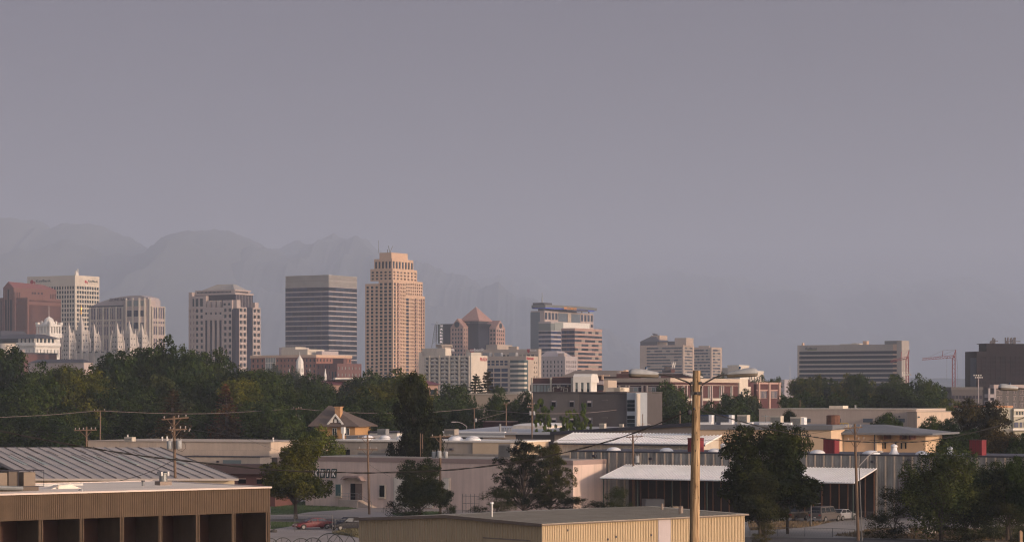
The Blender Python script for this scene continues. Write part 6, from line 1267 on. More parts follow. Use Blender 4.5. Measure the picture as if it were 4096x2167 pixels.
# -- tan metal shed, bottom centre
b = B('metal_shed', 'tan corrugated metal shed with low gable roof at the bottom centre', 'shed', 2169, 200, th=43)
f = b.W; a = f.u(2980); n = b.N.u(1434); zE = b.zc(2095); ya = b.N.u(1790); zA = b.N.z(ya, 2062)-.0; zL = b.N.z(n, 2072); w = b.m('wall')
b.N.poly(w, [(.05, 0), (.05, zE-.1), (ya, zA-.15), (n, zL-.1), (n, 0)], -a, -.06)
def corr(mb, fc, L, z0, ztop, pitch, dep, off=.05):
    k = int(L/pitch)
    for i in range(k):
        u = off+L*i/k; fc.poly(mb, [(u, z0), (u, ztop(u)), (u+pitch*.45, ztop(u+pitch*.45)), (u+pitch*.45, z0)], -.06, dep)
corr(b.m('side_rib'), b.N, n, 0, lambda u: (zE+(zA-zE)*u/ya if u < ya else zA+(zL-zA)*(u-ya)/(n-ya))-.22, .32, .0)
corr(b.m('front_rib'), f, a, 0, lambda u: zE-.1, .2, .0, off=.02)
rf = b.m('roof'); o = .25
rf.hexa([(-o,-o,zE-.05),(a+o,-o,zE-.05),(a+o,ya,zA),(-o,ya,zA)], [(-o,-o,zE+.04),(a+o,-o,zE+.04),(a+o,ya,zA+.09),(-o,ya,zA+.09)]); rf.hexa([(-o,ya,zA),(a+o,ya,zA),(a+o,n+o,zL-.05),(-o,n+o,zL-.05)], [(-o,ya,zA+.09),(a+o,ya,zA+.09),(a+o,n+o,zL+.04),(-o,n+o,zL+.04)])
for i in range(int(a/.6)):
    x = .3+i*.6; rf.hexa([(x,-o,zE+.04),(x+.06,-o,zE+.04),(x+.06,ya,zA+.09),(x,ya,zA+.09)], [(x,-o,zE+.075),(x+.06,-o,zE+.075),(x+.06,ya,zA+.125),(x,ya,zA+.125)])
fa = b.m('fascia'); b.N.poly(fa, [(-o, zE-.2), (-o, zE+.06), (ya, zA+.11), (n+o, zL+.06), (n+o, zL-.2), (ya, zA-.15)], o, o+.05)
f.box(b.m('drip_edge'), -o, a+o, o, o+.04, zE-.1, zE+.0)
f.box(b.m('grey_panel'), f.u(2632), f.u(2681), .0, .05, 0, zE-.12)
v0, v1 = b.N.u(2118), b.N.u(1940); b.N.box(b.m('roller_door'), v0, v1, .0, .08, 0, b.N.z(v0, 2162)); b.N.box(b.m('door_frame'), v0-.12, v1+.12, .0, .14, b.N.z(v0, 2162), b.N.z(v0, 2158))
for px, y in ((2270, 2119), (2604, 2138), (2430, 2155), (2463, 2145)): gbox(b, 'bracket', f, px-2, px+2, y-4, y+4, .02, .08)
g = b.face((2.0, 0), (0, 1), -1); vv = g.u(1967); b.m('flue').tube((2, vv, zE), (2, vv, zE+1.35), .11, n=10); b.m('flue_cap').tube((2, vv, zE+1.35), (2, vv, zE+1.5), .16, n=10)
g = b.face((a-3, 0), (0, 1), -1); vv = g.u(2648); b.m('roof_pipe').tube((a-3, vv, zE), (a-3, vv, zA+.55), .12, n=10); b.m('roof_pipe').tube((a-5, 3.2, zE), (a-5, 3.2, zA+.5), .2, n=8)
b.done({'wall': 'shed_tan', 'side_rib': 'shed_tan', 'front_rib': 'shed_tan', 'roof': 'shed_roof', 'fascia': 'shed_brown', 'drip_edge': 'shed_brown', 'grey_panel': 'greypink', 'roller_door': 'shed_tan', 'door_frame': 'rustseam', 'bracket': 'slate', 'flue': 'grey_metal', 'flue_cap': 'white_metal', 'roof_pipe': 'rustseam'})


def near_wood():
    m = bpy.data.materials.new('near_wood'); m.use_nodes = True; n = m.node_tree.nodes; l = m.node_tree.links; p = n['Principled BSDF']; p.inputs['Roughness'].default_value = .85; p.inputs['Specular IOR Level'].default_value = .2
    tc = n.new('ShaderNodeTexCoord'); mp = n.new('ShaderNodeMapping'); mp.inputs['Scale'].default_value = (26, 26, 1.1); l.new(tc.outputs['Object'], mp.inputs[0])
    n1 = n.new('ShaderNodeTexNoise'); n1.inputs['Scale'].default_value = 1.6; n1.inputs['Detail'].default_value = 8; n1.inputs['Distortion'].default_value = .6; l.new(mp.outputs[0], n1.inputs['Vector'])
    cr = n.new('ShaderNodeValToRGB'); e = cr.color_ramp.elements; e[0].position = .30; e[0].color = (.10,.062,.036,1); e[1].position = .66; e[1].color = (.50,.36,.215,1); k_ = e.new(.46); k_.color = (.34,.225,.125,1); l.new(n1.outputs['Fac'], cr.inputs[0])
    mp2 = n.new('ShaderNodeMapping'); mp2.inputs['Scale'].default_value = (9, 9, .35); l.new(tc.outputs['Object'], mp2.inputs[0]); n2 = n.new('ShaderNodeTexNoise'); n2.inputs['Scale'].default_value = 2.; n2.inputs['Detail'].default_value = 6; l.new(mp2.outputs[0], n2.inputs['Vector'])
    r = n.new('ShaderNodeMapRange'); r.inputs[1].default_value = .35; r.inputs[2].default_value = .65; r.inputs[3].default_value = .45; r.inputs[4].default_value = 1.2; l.new(n2.outputs['Fac'], r.inputs[0])
    v = n.new('ShaderNodeVectorMath'); v.operation = 'SCALE'; l.new(cr.outputs[0], v.inputs[0]); l.new(r.outputs[0], v.inputs['Scale']); l.new(v.outputs[0], p.inputs['Base Color'])
    b_ = n.new('ShaderNodeBump'); b_.inputs['Strength'].default_value = .5; b_.inputs['Distance'].default_value = .006; l.new(n1.outputs['Fac'], b_.inputs['Height']); l.new(b_.outputs[0], p.inputs['Normal']); return m
MATS['near_wood'] = near_wood()
# ================================================================== GROUND SURFACES, POLES, LAMPS, CARS
def G(px, py): D = CH*F/(py-YH); return (X(px, D), D)
def sheet(name, pts, z, m, kind='structure'):
    q = [G(*p) for p in pts]; mb = MB(); mb.add([(x, y, z) for x, y in q], [tuple(range(len(q)))]); o = mb.build(name, m); o['kind'] = kind; return o
sheet('driveway', [(700,2400),(700,1985),(1225,1985),(2500,1985),(2500,2060),(1500,2400)], .004, 'conc_drive')
sheet('street', [(800,2078),(1445,2072),(1445,2092),(800,2102)], .008, 'asphalt')
sheet('driveway', [(2900,2330),(2900,2062),(3300,2050),(4400,2052),(4400,2330)], .004, 'conc_drive2')
sheet('road', [(2600,2400),(2600,2158),(2985,2147),(3450,2151),(3800,2161),(4500,2185),(4500,2500)], .012, 'asphalt')
def grass(name_lab, pts, m, n, h, seed, z=.016):
    o = sheet('grass', pts, z, m, 'stuff'); o['label'] = name_lab; q = [G(*p) for p in pts]; rr = random.Random(seed); mb = MB(); x0, x1 = min(p[0] for p in q), max(p[0] for p in q); y0, y1 = min(p[1] for p in q), max(p[1] for p in q)
    def ins(x, y):
        c = False
        for (xa, ya), (xb_, yb_) in zip(q, q[1:]+q[:1]):
            if (ya > y) != (yb_ > y) and x < (xb_-xa)*(y-ya)/(yb_-ya)+xa: c = not c
        return c
    k = 0
    while k < n:
        x, y = rr.uniform(x0, x1), rr.uniform(y0, y1)
        if not ins(x, y): continue
        k += 1; a = rr.uniform(0, 6.3); s = rr.uniform(.5, 1.3)*h; w_ = s*.35; dx_, dy_ = math.cos(a)*w_, math.sin(a)*w_; lx, ly = rr.uniform(-.5, .5)*s, rr.uniform(-.5, .5)*s
        mb.v += [(x-dx_, y-dy_, z), (x+dx_, y+dy_, z), (x+lx, y+ly, z+s)]; j = len(mb.v); mb.f.append((j-3, j-2, j-1))
    me = mb.build('tufts', m); me.parent = o; me['kind'] = 'stuff'
grass('mown green lawn in front of the pale workshop', [(1083,2022),(1100,2013),(1222,2004),(1380,2026),(1432,2032),(1400,2036),(1240,2046),(1180,2056),(1083,2058)], 'lawn', 3500, .12, 1)
grass('green verge in front of the red car', [(1083,2086),(1200,2087),(1190,2098),(1150,2106),(1083,2116)], 'lawn', 1500, .12, 2)
grass('strip of lawn under the bushy tree beside the workshop', [(1570,2052),(1640,2045),(1760,2044),(1760,2060),(1575,2060)], 'lawn', 800, .12, 3)
grass('weedy verge beside the corner of the metal shed', [(1330,2133),(1436,2105),(1436,2150),(1400,2143)], 'dryweed', 900, .3, 4)
grass('dry yellowish grass bank along the road at lower right', [(3330,2140),(3480,2116),(3700,2112),(3830,2118),(4300,2095),(4400,2175),(3900,2162),(3600,2152),(3450,2149)], 'drygrass', 6000, .25, 5)
grass('dry grass island beside the shed corner under the big tree', [(2990,2086),(3060,2080),(3170,2084),(3330,2086),(3250,2104),(3120,2116),(3000,2120)], 'drygrass', 2500, .2, 6)
grass('overgrown green weeds at the lower right corner', [(3780,2140),(4000,2112),(4400,2098),(4400,2165),(4050,2160)], 'weeds', 5000, .4, 7)
k_ = [((3060,2120),(3230,2098)),((3230,2098),(3330,2106))]
# boulders
def rock(px, py, w, h, label, m='rock', seed=1):
    x, y = G(px, py); o = MB().blob((0,0,h*.35), (w/2, w/2.4, h*.65), seed, 9, 6, .18).build('boulder', m, None, smooth=False); o.location = (x, y, 0); tag(o, label, 'rock')
rock(1092, 2022, 1.5, .7, 'tan boulder beside the lawn near the brown building corner', 'rock_tan', 1); rock(3528, 2140, 2.0, .7, 'pale flat boulder on the dry grass right of the pole foot', 'rock_tan', 2)
rock(3612, 2136, 1.6, 1.0, 'white boulder with a dark top on the dry grass', 'rock', 3); rock(3717, 2133, 1.6, .8, 'grey boulder left of the willow trunk', 'rock', 4); rock(3771, 2160, .9, .3, 'small white stone at the road edge', 'rock', 5); rock(3085, 2085, .8, .4, 'small dark stone beside the shed corner', 'rock_dark', 6)
rock(1095, 2127, .9, .35, 'dark lump at the foot of the chain link fence', 'rock_dark', 7)

# -- utility poles
def pole(px, py, D, label, r=.15, arms=(), trans=(), pxb=None, wood='wood_pole', ins=3, name='utility_pole', brace=True, extra=None):
    o = empty(name, (X(pxb if pxb else px, D), D, 0), 0, label, 'utility pole', 'wooden utility poles'); ox = X(px, D)-X(pxb if pxb else px, D); zt = Z(py, D); k = D/F
    m = MB(); m.tube((0,0,0), (ox,0,zt), r*1.15, r*.8, 10); m.build('shaft', wood, o)
    cx = lambda z: ox*z/zt
    for (p0, p1, y0, y1) in arms:
        z0, z1 = Z(y0, D), Z(y1, D); x0, x1 = (p0-(pxb or px))*k, (p1-(pxb or px))*k; m = MB(); h = .07
        m.hexa([(x0,-r-.12,z0-h),(x1,-r-.12,z1-h),(x1,-r,z1-h),(x0,-r,z0-h)], [(x0,-r-.12,z0+h),(x1,-r-.12,z1+h),(x1,-r,z1+h),(x0,-r,z0+h)]); m.build('crossarm', wood, o)
        for i in range(ins*2):
            t = (i+.35)/(ins*2-.3); xx = x0+(x1-x0)*t
            if abs(xx-cx((z0+z1)/2)) < .3: continue
            m = MB(); m.lathe([(.03,0),(.03,.1),(.07,.12),(.06,.22),(.02,.25)], (xx,-r-.06,z0+(z1-z0)*t+h), 8); m.build('insulator', 'porcelain', o)
        if brace:
            for s_ in (-1, 1):
                xm = cx(z0); xe = xm+(x1-xm if s_ > 0 else x0-xm)*.55; m = MB(); m.tube((xm, -r-.03, (z0+z1)/2-.9), (xe, -r-.03, z0+(z1-z0)*((xe-x0)/(x1-x0))), .03, n=4); m.build('brace', wood, o)
    for (p, y, h) in trans:
        xx, zz = (p-(pxb or px))*k, Z(y, D); m = MB(); rr = h*.3; m.lathe([(rr*.9,0),(rr,.05),(rr,h*.8),(rr*.85,h*.86),(rr*.3,h*.9)], (xx,-.05 if abs(xx) > .3 else -r-rr,zz-h/2), 12); m.build('transformer', 'trans_grey', o, smooth=True)
        for s_ in (-.5, .5): m = MB(); m.tube((xx+rr*s_, -.1, zz+h*.35), (xx+rr*s_, -.1, zz+h*.62), .05, .03, 6); m.build('bushing', 'porcelain', o)
    if extra: extra(o, k, cx)
    return o
def ex1(o, k, cx):
    D = 240; m = MB(); m.path([(.3,-.1,Z(1757,D)), (.7,-.1,Z(1740,D)), (1.1,-.1,Z(1735,D)), (1.25,-.1,Z(1722,D))], .02, 4); m.build('jumper_wire', 'wire', o); m = MB(); m.path([(-.3,-.1,Z(1757,D)), (-.5,-.1,Z(1738,D)), (-.45,-.1,Z(1726,D))], .02, 4); m.build('jumper_wire', 'wire', o)
    for x in (-.45, .75, 1.2): m = MB(); m.tube((x,-.1,Z(1724,D)), (x+.12,-.1,Z(1712,D)), .07, .06, 6); m.build('cutout_fuse', 'porcelain', o)
    m = MB(); m.path([(.0,-.2,Z(1795,D)), (.55,-.2,Z(1805,D)), (.9,-.2,Z(1790,D)), (.8,-.2,Z(1770,D))], .02, 4); m.build('jumper_wire', 'wire', o)
pole(695, 1663, 240, 'wooden pole with two grey transformers over the weathered metal roof', .15, [(648, 755, 1677, 1669), (676, 750, 1718, 1715)], [(679, 1776, .95), (718, 1774, .95)], 708, ins=2, extra=ex1)
pole(401, 1640, 440, 'thin pole with short arm standing against the dark wood at left', .13, [(374, 424, 1643, 1642)], (), ins=2, brace=False)
pole(346, 1705, 300, 'short pole with six knob insulators above the beige roof end', .13, [(297, 388, 1720, 1718)], (), ins=3)
pole(1470, 1739, 322, 'pole with two crossarms standing before the workshop doorway', .15, [(1428, 1502, 1751, 1752), (1430, 1512, 1796, 1797)], (), 1477, ins=2)
pole(1761, 1737, 318, 'pole carrying three grey transformers beside the dark bushy tree', .17, [(1722, 1805, 1746, 1744)], [(1736, 1816, .95), (1757, 1814, 1.05), (1783, 1816, .95)], ins=2, extra=lambda o, k, cx: [MB().path([(q, -.2, Z(1800, 318)), (q+.3, -.3, Z(1785, 318)), (q+.5, -.2, Z(1755, 318))], .02, 4).build('jumper_wire', 'wire', o) for q in (-.8, -.1, .6)])
pole(2128, 1585, 440, 'tall thin pole in front of the dark apartment block with two small cans', .14, [(2111, 2139, 1616, 1616), (2108, 2136, 1628, 1627)], [(2121, 1651, .7), (2136, 1651, .7)], ins=2, brace=False)
pole(2025, 1612, 480, 'plain pole with a short top arm left of the dark apartment block', .14, [(2013, 2038, 1614, 1613)], (), ins=1)
pole(1897, 1631, 470, 'small pole at the left end of the white factory roof', .13, [(1890, 1912, 1633, 1632)], [(1903, 1679, .7)], ins=1, brace=False)
pole(2531, 1737, 330, 'pole with one crossarm and a white can in front of the white canopy', .15, [(2504, 2571, 1747, 1744)], [(2548, 1834, 1.1)], 2537, ins=2)
pole(3419, 1695, 263, 'tall weathered pole with two crossarms at the right end of the canopy', .16, [(3375, 3448, 1712, 1707), (3384, 3461, 1763, 1757)], (), 3433, ins=2)
pole(1185, 1631, 460, 'pole with twin transformers among the trees left of the ochre house', .12, [(1172, 1208, 1634, 1633)], [(1176, 1668, .9), (1196, 1668, .9)], ins=2, brace=False)
pole(2631, 1602, 500, 'far pole with two arms behind the left wire, between apartments and lamp pole', .14, [(2618, 2650, 1611, 1609), (2618, 2645, 1636, 1635)], (), ins=2, brace=False)
pole(2575, 1610, 480, 'slim bare pole beside the glazed stair tower', .13, (), [(2581, 1640, .6)]); pole(2720, 1643, 430, 'orange lit bare pole just left of the lamp pole', .12); pole(2571, 1655, 450, 'short thin bare pole right of the stair tower', .1)
pole(1682, 1732, 345, 'left one of two short posts at the foot of the dark conifer', .07); pole(1690, 1735, 346, 'right one of two short posts at the foot of the dark conifer', .09)
pole(3063, 1658, 420, 'small cross shaped pole against the beige building', .1, [(3045, 3075, 1662, 1664)], (), ins=1, brace=False, wood='steel')
pole(3200, 1598, 540, 'thin pole rising behind the left end of the beige building', .1)
# street lamp beside the crossarm pole
o = empty('street_lamp', (X(3448, 262), 262, 0), 0, 'slender grey street lamp with long curved arm beside the crossarm pole', 'street lamp'); k = 262/F
z0 = lambda y: Z(y, 262)
MB().tube((0,0,0), (-.36,0,z0(1805)), .07, .05, 8).build('pole', 'fence_steel', o); MB().path([(-.3,-.05,z0(1862)), (.1,-.05,z0(1845)), (.7,-.05,z0(1822)), (1.3,-.05,z0(1808)), (1.8,-.05,z0(1806))], .045, 6).build('arm', 'lampgrey', o)
MB().lathe([(.02,-.35),(.1,-.2),(.14,.1),(.05,.3)], (0,0,0), 8).build('lamp_head', 'lampgrey', o); h_ = [c for c in bpy.data.objects if c.parent == o and c.name.startswith('lamp_head')][0]; h_.rotation_euler = (0, R(90), 0); h_.location = (2.0, -.05, z0(1806))
for px, py, D, arm, lab in ((2615, 1700, 470, -30, 'far street lamp with curved arm between the apartments and the lamp pole'), (1862, 1693, 470, -32, 'far street lamp arching over the white factory roof')):
    o = empty('street_lamp', (X(px+5, D), D, 0), 0, lab, 'street lamp', 'far street lamps'); kk = D/F; MB().tube((0,0,0), (0,0,Z(py+12, D)), .09, .06, 6).build('pole', 'lampgrey', o)
    MB().path([(0,0,Z(py+12,D)), (arm*.5*kk,0,Z(py,D)), (arm*kk,0,Z(py-6,D)), (arm*1.5*kk,0,Z(py-7,D))], .06, 6).build('arm', 'lampgrey', o); MB().box((arm*1.9)*kk, arm*1.4*kk, -.12, .12, Z(py-6,D)-.08, Z(py-6,D)+.1).build('lamp_head', 'lampgrey', o)

D = 343; o = empty('yard_light', (X(2160, D), D, 0), 0, 'small lit greenish white yard light on a rusty post between the two pines', 'lamp')
MB().tube((0,0,0), (0,0,Z(1797, D)), .12, n=8).build('post', 'rust', o); MB().tube((0,0,Z(1797,D)), (0,0,Z(1790,D)), .2, .15, 8).build('housing', 'slate', o)
em = bpy.data.materials.new('lamp_glow'); em.use_nodes = True; q_ = em.node_tree.nodes['Principled BSDF']; q_.inputs['Emission Color'].default_value = (.65,1.0,.85,1); q_.inputs['Emission Strength'].default_value = 2.2
MB().blob((0,-.12,Z(1788,D)), (.17,.15,.17), 1, 12, 8, 0).build('lit_bulb', em, o, smooth=True)
# -- near wooden lamp pole with twin cobra heads
D = 62.; k = D/F; zt = Z(1481, D)
o = empty('lamp_pole', (X(2777.5, D)-.16, D, 0), 0, 'sharp weathered wooden pole with two cobra head street lamps in the foreground', 'street lamp'); ox = o.location[0]
px_ = lambda p: X(p, D)-ox
rings = []; rr = random.Random(5); n = 20; slope = (px_(2786.5)-px_(2777.5))/(zt-Z(2167, D))
xc = lambda z: px_(2786.5)+(z-zt)*slope
for j in range(61):
    z = zt*j/60; r = .0995+.031*(1-max(0, (z-Z(2167,D))/(zt-Z(2167,D)))) if z > Z(2167,D) else .1305+.02*(1-z/Z(2167,D)); rings.append([(xc(z)+r*math.cos(2*math.pi*i/n)*(1+rr.uniform(-.012,.012)), r*math.sin(2*math.pi*i/n)*(1+rr.uniform(-.012,.012)), z) for i in range(n)])
MB().loft(rings).build('wooden_shaft', 'near_wood', o, smooth=False); 
for p in [q for q in bpy.data.objects if q.parent == o][0].data.polygons: p.use_smooth = p.normal.z < .8
rr = random.Random(8)
for (p, y, h) in ((2784,1509,3),(2789.5,1523,3),(2784.5,1668,4),(2781,1640,3.5),(2788,1757,4),(2772.6,1780,9),(2781,1801,6),(2770,1842,8),(2782,1800,5),(2771,1910,5),(2779,1940,20),(2790,1944,6),(2774,1975,5),(2794,1990,8),(2793,2030,10),(2771,2058,3),(2766,2093,3),(2790,1860,5),(2795,1628,9),(2786,1730,9),(2793,1985,4),(2780,1990,4),(2778,1965,12)):
    z = Z(y, D); x = px_(p); r = .118 if y > 1700 else .106; dx_ = x-xc(z); yy = -math.sqrt(max(r*r-dx_*dx_, 0)); m = MB(); w_ = .006 if h > 6 else .010; m.blob((x, yy-.001, z), (w_, .006, h*k*.5), int(p*7), 6, 4, .3); m.build('gaff_mark', 'dark_hole', o)
rr = random.Random(12)
for _ in range(16):
    y = rr.uniform(1500, 2120); L_ = rr.uniform(.12, .6); z = Z(y, D); a0 = rr.uniform(-2.6, -.55); w_ = rr.uniform(.0015, .0035); seg = []
    for q in range(7):
        zz = z-L_*q/6; r = .0995+.031*(1-max(0, (zz-Z(2167,D))/(zt-Z(2167,D))))+.0006; a_ = a0+rr.uniform(-.03,.03); seg.append((xc(zz)+r*math.cos(a_), r*math.sin(a_), zz))
    MB().path(seg, [w_*.3]+[w_]*5+[w_*.3], 4).build('crack', 'dark_hole', o)
def arm(pts, label):
    m = MB(); m.path([(px_(p), yy, Z(y, D)) for p, y, yy in pts], .020, 12); return m.build('lamp_arm', 'arm_steel', o, smooth=True)
arm([(2765,1577,-.02),(2764,1545,-.02),(2760,1536,-.02),(2753.7,1529.6,-.02),(2742,1524,-.02),(2731,1520.5,-.02),(2697,1507,-.02),(2680,1502,-.02),(2663,1499,-.02),(2630,1496.6,-.02)], '')
arm([(2801,1575,-.02),(2802.6,1559,-.02),(2805,1548,-.02),(2810,1539,-.02),(2822,1529.6,-.02),(2856,1511,-.02),(2875,1503,-.02),(2890,1499,-.02),(2914,1498,-.02)], '')
for p0, p1, y0, y1 in ((2762,2774,1526,1537),(2795,2806,1526,1537),(2760,2774,1566,1580),(2792,2805,1566,1579)): m = MB(); m.box(px_(p0), px_(p1), -.115, -.03, Z(y1,D), Z(y0,D)); m.build('mounting_bracket', 'arm_steel', o)
m = MB(); zz = Z(1572, D); m.lathe([(.117,-.035),(.117,.035)], (xc(zz), 0, zz), 20); m.build('clamp_band', 'arm_steel', o); m = MB(); m.blob((px_(2786.5), -.125, zz), (.02,.015,.02), 1, 8, 5, 0); m.build('bolt', 'slate', o)
def head(par, x0, z0, L, s, tilt, mtop='lamp_paint', mlow='lamp_lens', name='lamp_head'):
    up, lo = [], []
    prof = [(0,.028,.030,.032),(.02,.034,.042,.058),(.12,.055,.060,.060),(.28,.088,.080,.058),(.45,.122,.102,.060),(.62,.142,.118,.062),(.78,.148,.122,.062),(.90,.140,.112,.060),(.97,.120,.090,.056),(1.0,.085,.060,.044)]
    for t, w_, h, d in prof:
        x = x0+s*L*t; zc = z0+tilt*t; h *= 1.2; d *= 1.3; up.append([(x, w_*math.cos(a)*1, zc+h*math.sin(a)**.8) for a in [math.pi*i/10 for i in range(11)]]+[(x, 0, zc-.002)])
        lo.append([(x, w_*.98*math.cos(a), zc-.006-d*(math.sin(-a)**.45 if math.sin(-a) > 0 else 0)) for a in [-math.pi*i/10 for i in range(11)]]+[(x, 0, zc-.004)])
    h_ = MB().loft(up).build(name, mtop, par, smooth=True); MB().loft(lo[1:]).build('refractor', mlow, h_, smooth=True)
    rim = MB(); pts = [(x0+s*L*t, w_*1.02, z0+tilt*t-.003) for t, w_, _, _ in prof]; pts2 = [(a, -b_, c) for a, b_, c in pts]
    rim.path(pts, .004, 5); rim.path(pts2, .004, 5); rim.build('rim_seam', 'dark_hole', h_)
    xq = x0+s*L*.43; zq = z0+tilt*.43+.128; MB().lathe([(.028,0),(.028,.05),(.024,.062),(.005,.066)], (xq, 0, zq), 12).build('photocell', 'photocell_blue', h_, smooth=True); MB().lathe([(.04,-.01),(.04,.005)], (xq, 0, zq), 12).build('socket', mtop, h_)
    MB().box(x0+s*L*.02-.01, x0+s*L*.02+.012, -.03, .03, z0-.045, z0-.02).build('latch', 'dark_hole', h_)
    return h_
head(o, px_(2637), Z(1497.5, D), 122*k, -1, .015); head(o, px_(2906), Z(1497.5, D), 124*k, 1, .035)
# hanging service bits
MB().path([(px_(2764), -.05, Z(1580,D)), (px_(2762), -.06, Z(1600,D)), (px_(2755), -.06, Z(1625,D)), (px_(2750), -.06, Z(1645,D)), (px_(2748), -.06, Z(1660,D))], .006, 5).build('service_wire', 'wire', o)
MB().path([(px_(2750), -.08, Z(1645,D)), (px_(2752), -.08, Z(1652,D)), (px_(2760), -.08, Z(1657,D)), (px_(2768), -.08, Z(1659,D))], .012, 6).build('service_wire', 'wire', o); m = MB(); m.blob((px_(2775), -.13, Z(1634,D)), (.028,.03,.032), 3, 8, 6, .05); m.build('insulator_knob', 'slate', o)
m = MB(); m.blob((px_(2757), -.1, Z(1648,D)), (.05,.03,.06), 3, 8, 6, .25); m.build('splice_bundle', 'slate', o)
# second near lamp, cut by the right edge
D = 84.; k = D/F; o = empty('lamp_pole', (X(4185, D), D, 0), 0, 'cobra head street lamp whose arm runs out of the right picture edge', 'street lamp'); ox = o.location[0]
MB().tube((0,0,0), (0,0,Z(1540,D)), .15, .11, 14).build('wooden_shaft', 'near_wood', o, smooth=True); MB().path([(-.08,0,Z(1600,D)), (-.3,0,Z(1572,D)), (X(4120,D)-ox,0,Z(1556,D)), (X(4070,D)-ox,0,Z(1552,D))], .025, 10).build('lamp_arm', 'arm_steel', o, smooth=True)
head(o, X(4073,D)-ox, Z(1552.5,D), 78*k, -1, .02)

# -- cables
def cable(pts, r, label, group=None, name='overhead_cable', twist=0, m='wire', n=5, sag=False):
    P = [Vector((X(p, d), d, Z(y, d))) for p, y, d in pts]
    # Catmull-Rom
    Q = []
    for i in range(len(P)-1):
        a, b_, c, d = P[max(i-1,0)], P[i], P[i+1], P[min(i+2,len(P)-1)]; K = 10
        for j in range(K): t = j/K; Q.append(.5*((2*b_)+(-a+c)*t+(2*a-5*b_+4*c-d)*t*t+(-a+3*b_-3*c+d)*t*t*t))
    Q.append(P[-1])
    if twist:
        # resample and wind two strands round each other
        L = [0.0]
        for u, v in zip(Q, Q[1:]): L.append(L[-1]+(v-u).length)
        tot = L[-1]; N = int(tot/.11); R_ = []; j = 0
        for i in range(N+1):
            s_ = tot*i/N
            while j < len(L)-2 and L[j+1] < s_: j += 1
            t = (s_-L[j])/max(L[j+1]-L[j], 1e-6); R_.append(Q[j].lerp(Q[j+1], t))
        o = empty(name, tuple(R_[0]), 0, label, 'cable', group)
        for ph in (0, math.pi):
            pts2 = [tuple(q-R_[0]+Vector((0, math.cos(i*.42+ph)*twist, math.sin(i*.42+ph)*twist))) for i, q in enumerate(R_)]
            MB().path(pts2, r, n).build('strand', m, o)
        return o
    o = MB().path([tuple(q-Q[0]) for q in Q], r, n).build(name, m); o.location = Q[0]; tag(o, label, 'cable', group); return o
cable([(-420,1640,52),(0,1722,54),(200,1762,55),(512,1814,56.5),(726,1840,57.5),(1100,1878,59),(1400,1889,60),(1480,1890,60.2),(1800,1878,61),(2076,1845,61.5),(2320,1794,61.8),(2500,1743,62),(2650,1687,62),(2762,1637,62)], .010, 'thick twisted black service cable sagging across the whole left half', twist=.012)
cable([(2800,1638,62),(2947,1680,64),(3108,1721,67),(3233,1743,69),(3358,1760,72),(3458,1766,74),(3616,1768,77),(3741,1758,79),(3907,1725,81),(4040,1688,83),(4175,1640,84)], .009, 'thick twisted black cable sagging right of the near lamp pole', twist=.010)
LG = 'thin overhead lines between the poles'
cable([(-150,1676,430),(0,1668,433),(200,1658,437),(374,1643,440),(400,1642,440)], .045, 'thin pink grey line left of the small pole against the dark wood', LG, m='wire_pale')
cable([(400,1642,440),(640,1652,445),(820,1653,450),(1000,1645,455),(1185,1633,460)], .045, 'thin pale line running past the dark wood to the twin transformer pole', LG, m='wire_pale')
cable([(1185,1633,460),(1380,1648,462),(1600,1652,465),(1760,1645,468),(1897,1633,470)], .045, 'thin pale line passing over the ochre house', LG, m='wire_pale')
cable([(1897,1633,470),(2000,1643,455),(2128,1652,440),(2300,1652,450),(2450,1640,470),(2631,1612,500)], .04, 'thin pale line crossing the dark apartment block', LG, m='wire_pale')
cable([(1905,1680,470),(1950,1667,474),(2025,1648,480)], .03, 'short slack line left of the dark apartments', LG, m='wire_pale')
cable([(1430,1751,322),(1200,1758,330),(900,1750,340),(500,1738,350),(100,1722,365)], .02, 'faint low line over the beige building', LG)
cable([(1500,1751,322),(1620,1754,320),(1722,1746,318)], .02, 'short line between the workshop pole and the three can pole', LG); cable([(1805,1744,318),(2100,1760,320),(2350,1757,325),(2504,1746,330)], .02, 'faint line over the workshop roof to the canopy pole', LG)
cable([(2571,1744,330),(2850,1760,305),(3150,1745,280),(3376,1711,263)], .018, 'faint line behind the lamp pole to the crossarm pole', LG); cable([(3461,1758,263),(3700,1765,262),(3950,1752,262),(4250,1720,262)], .018, 'faint line from the crossarm pole to the right edge', LG)
cable([(708,1830,240),(640,1868,236),(560,1900,232),(480,1921,228)], .03, 'slack service line dropping from the transformer pole to the metal roof')
cable([(755,1669,240),(900,1720,262),(1080,1790,285),(1250,1838,345)], .012, 'fine line slanting from the transformer pole over the beige wall', LG); cable([(750,1715,240),(1100,1762,280),(1430,1796,322)], .015, 'fine lower line from the transformer pole to the workshop pole', LG)
cable([(1470,1850,322),(1500,1872,324),(1560,1905,326)], .015, 'slack drop line from the workshop pole to the wall', LG)
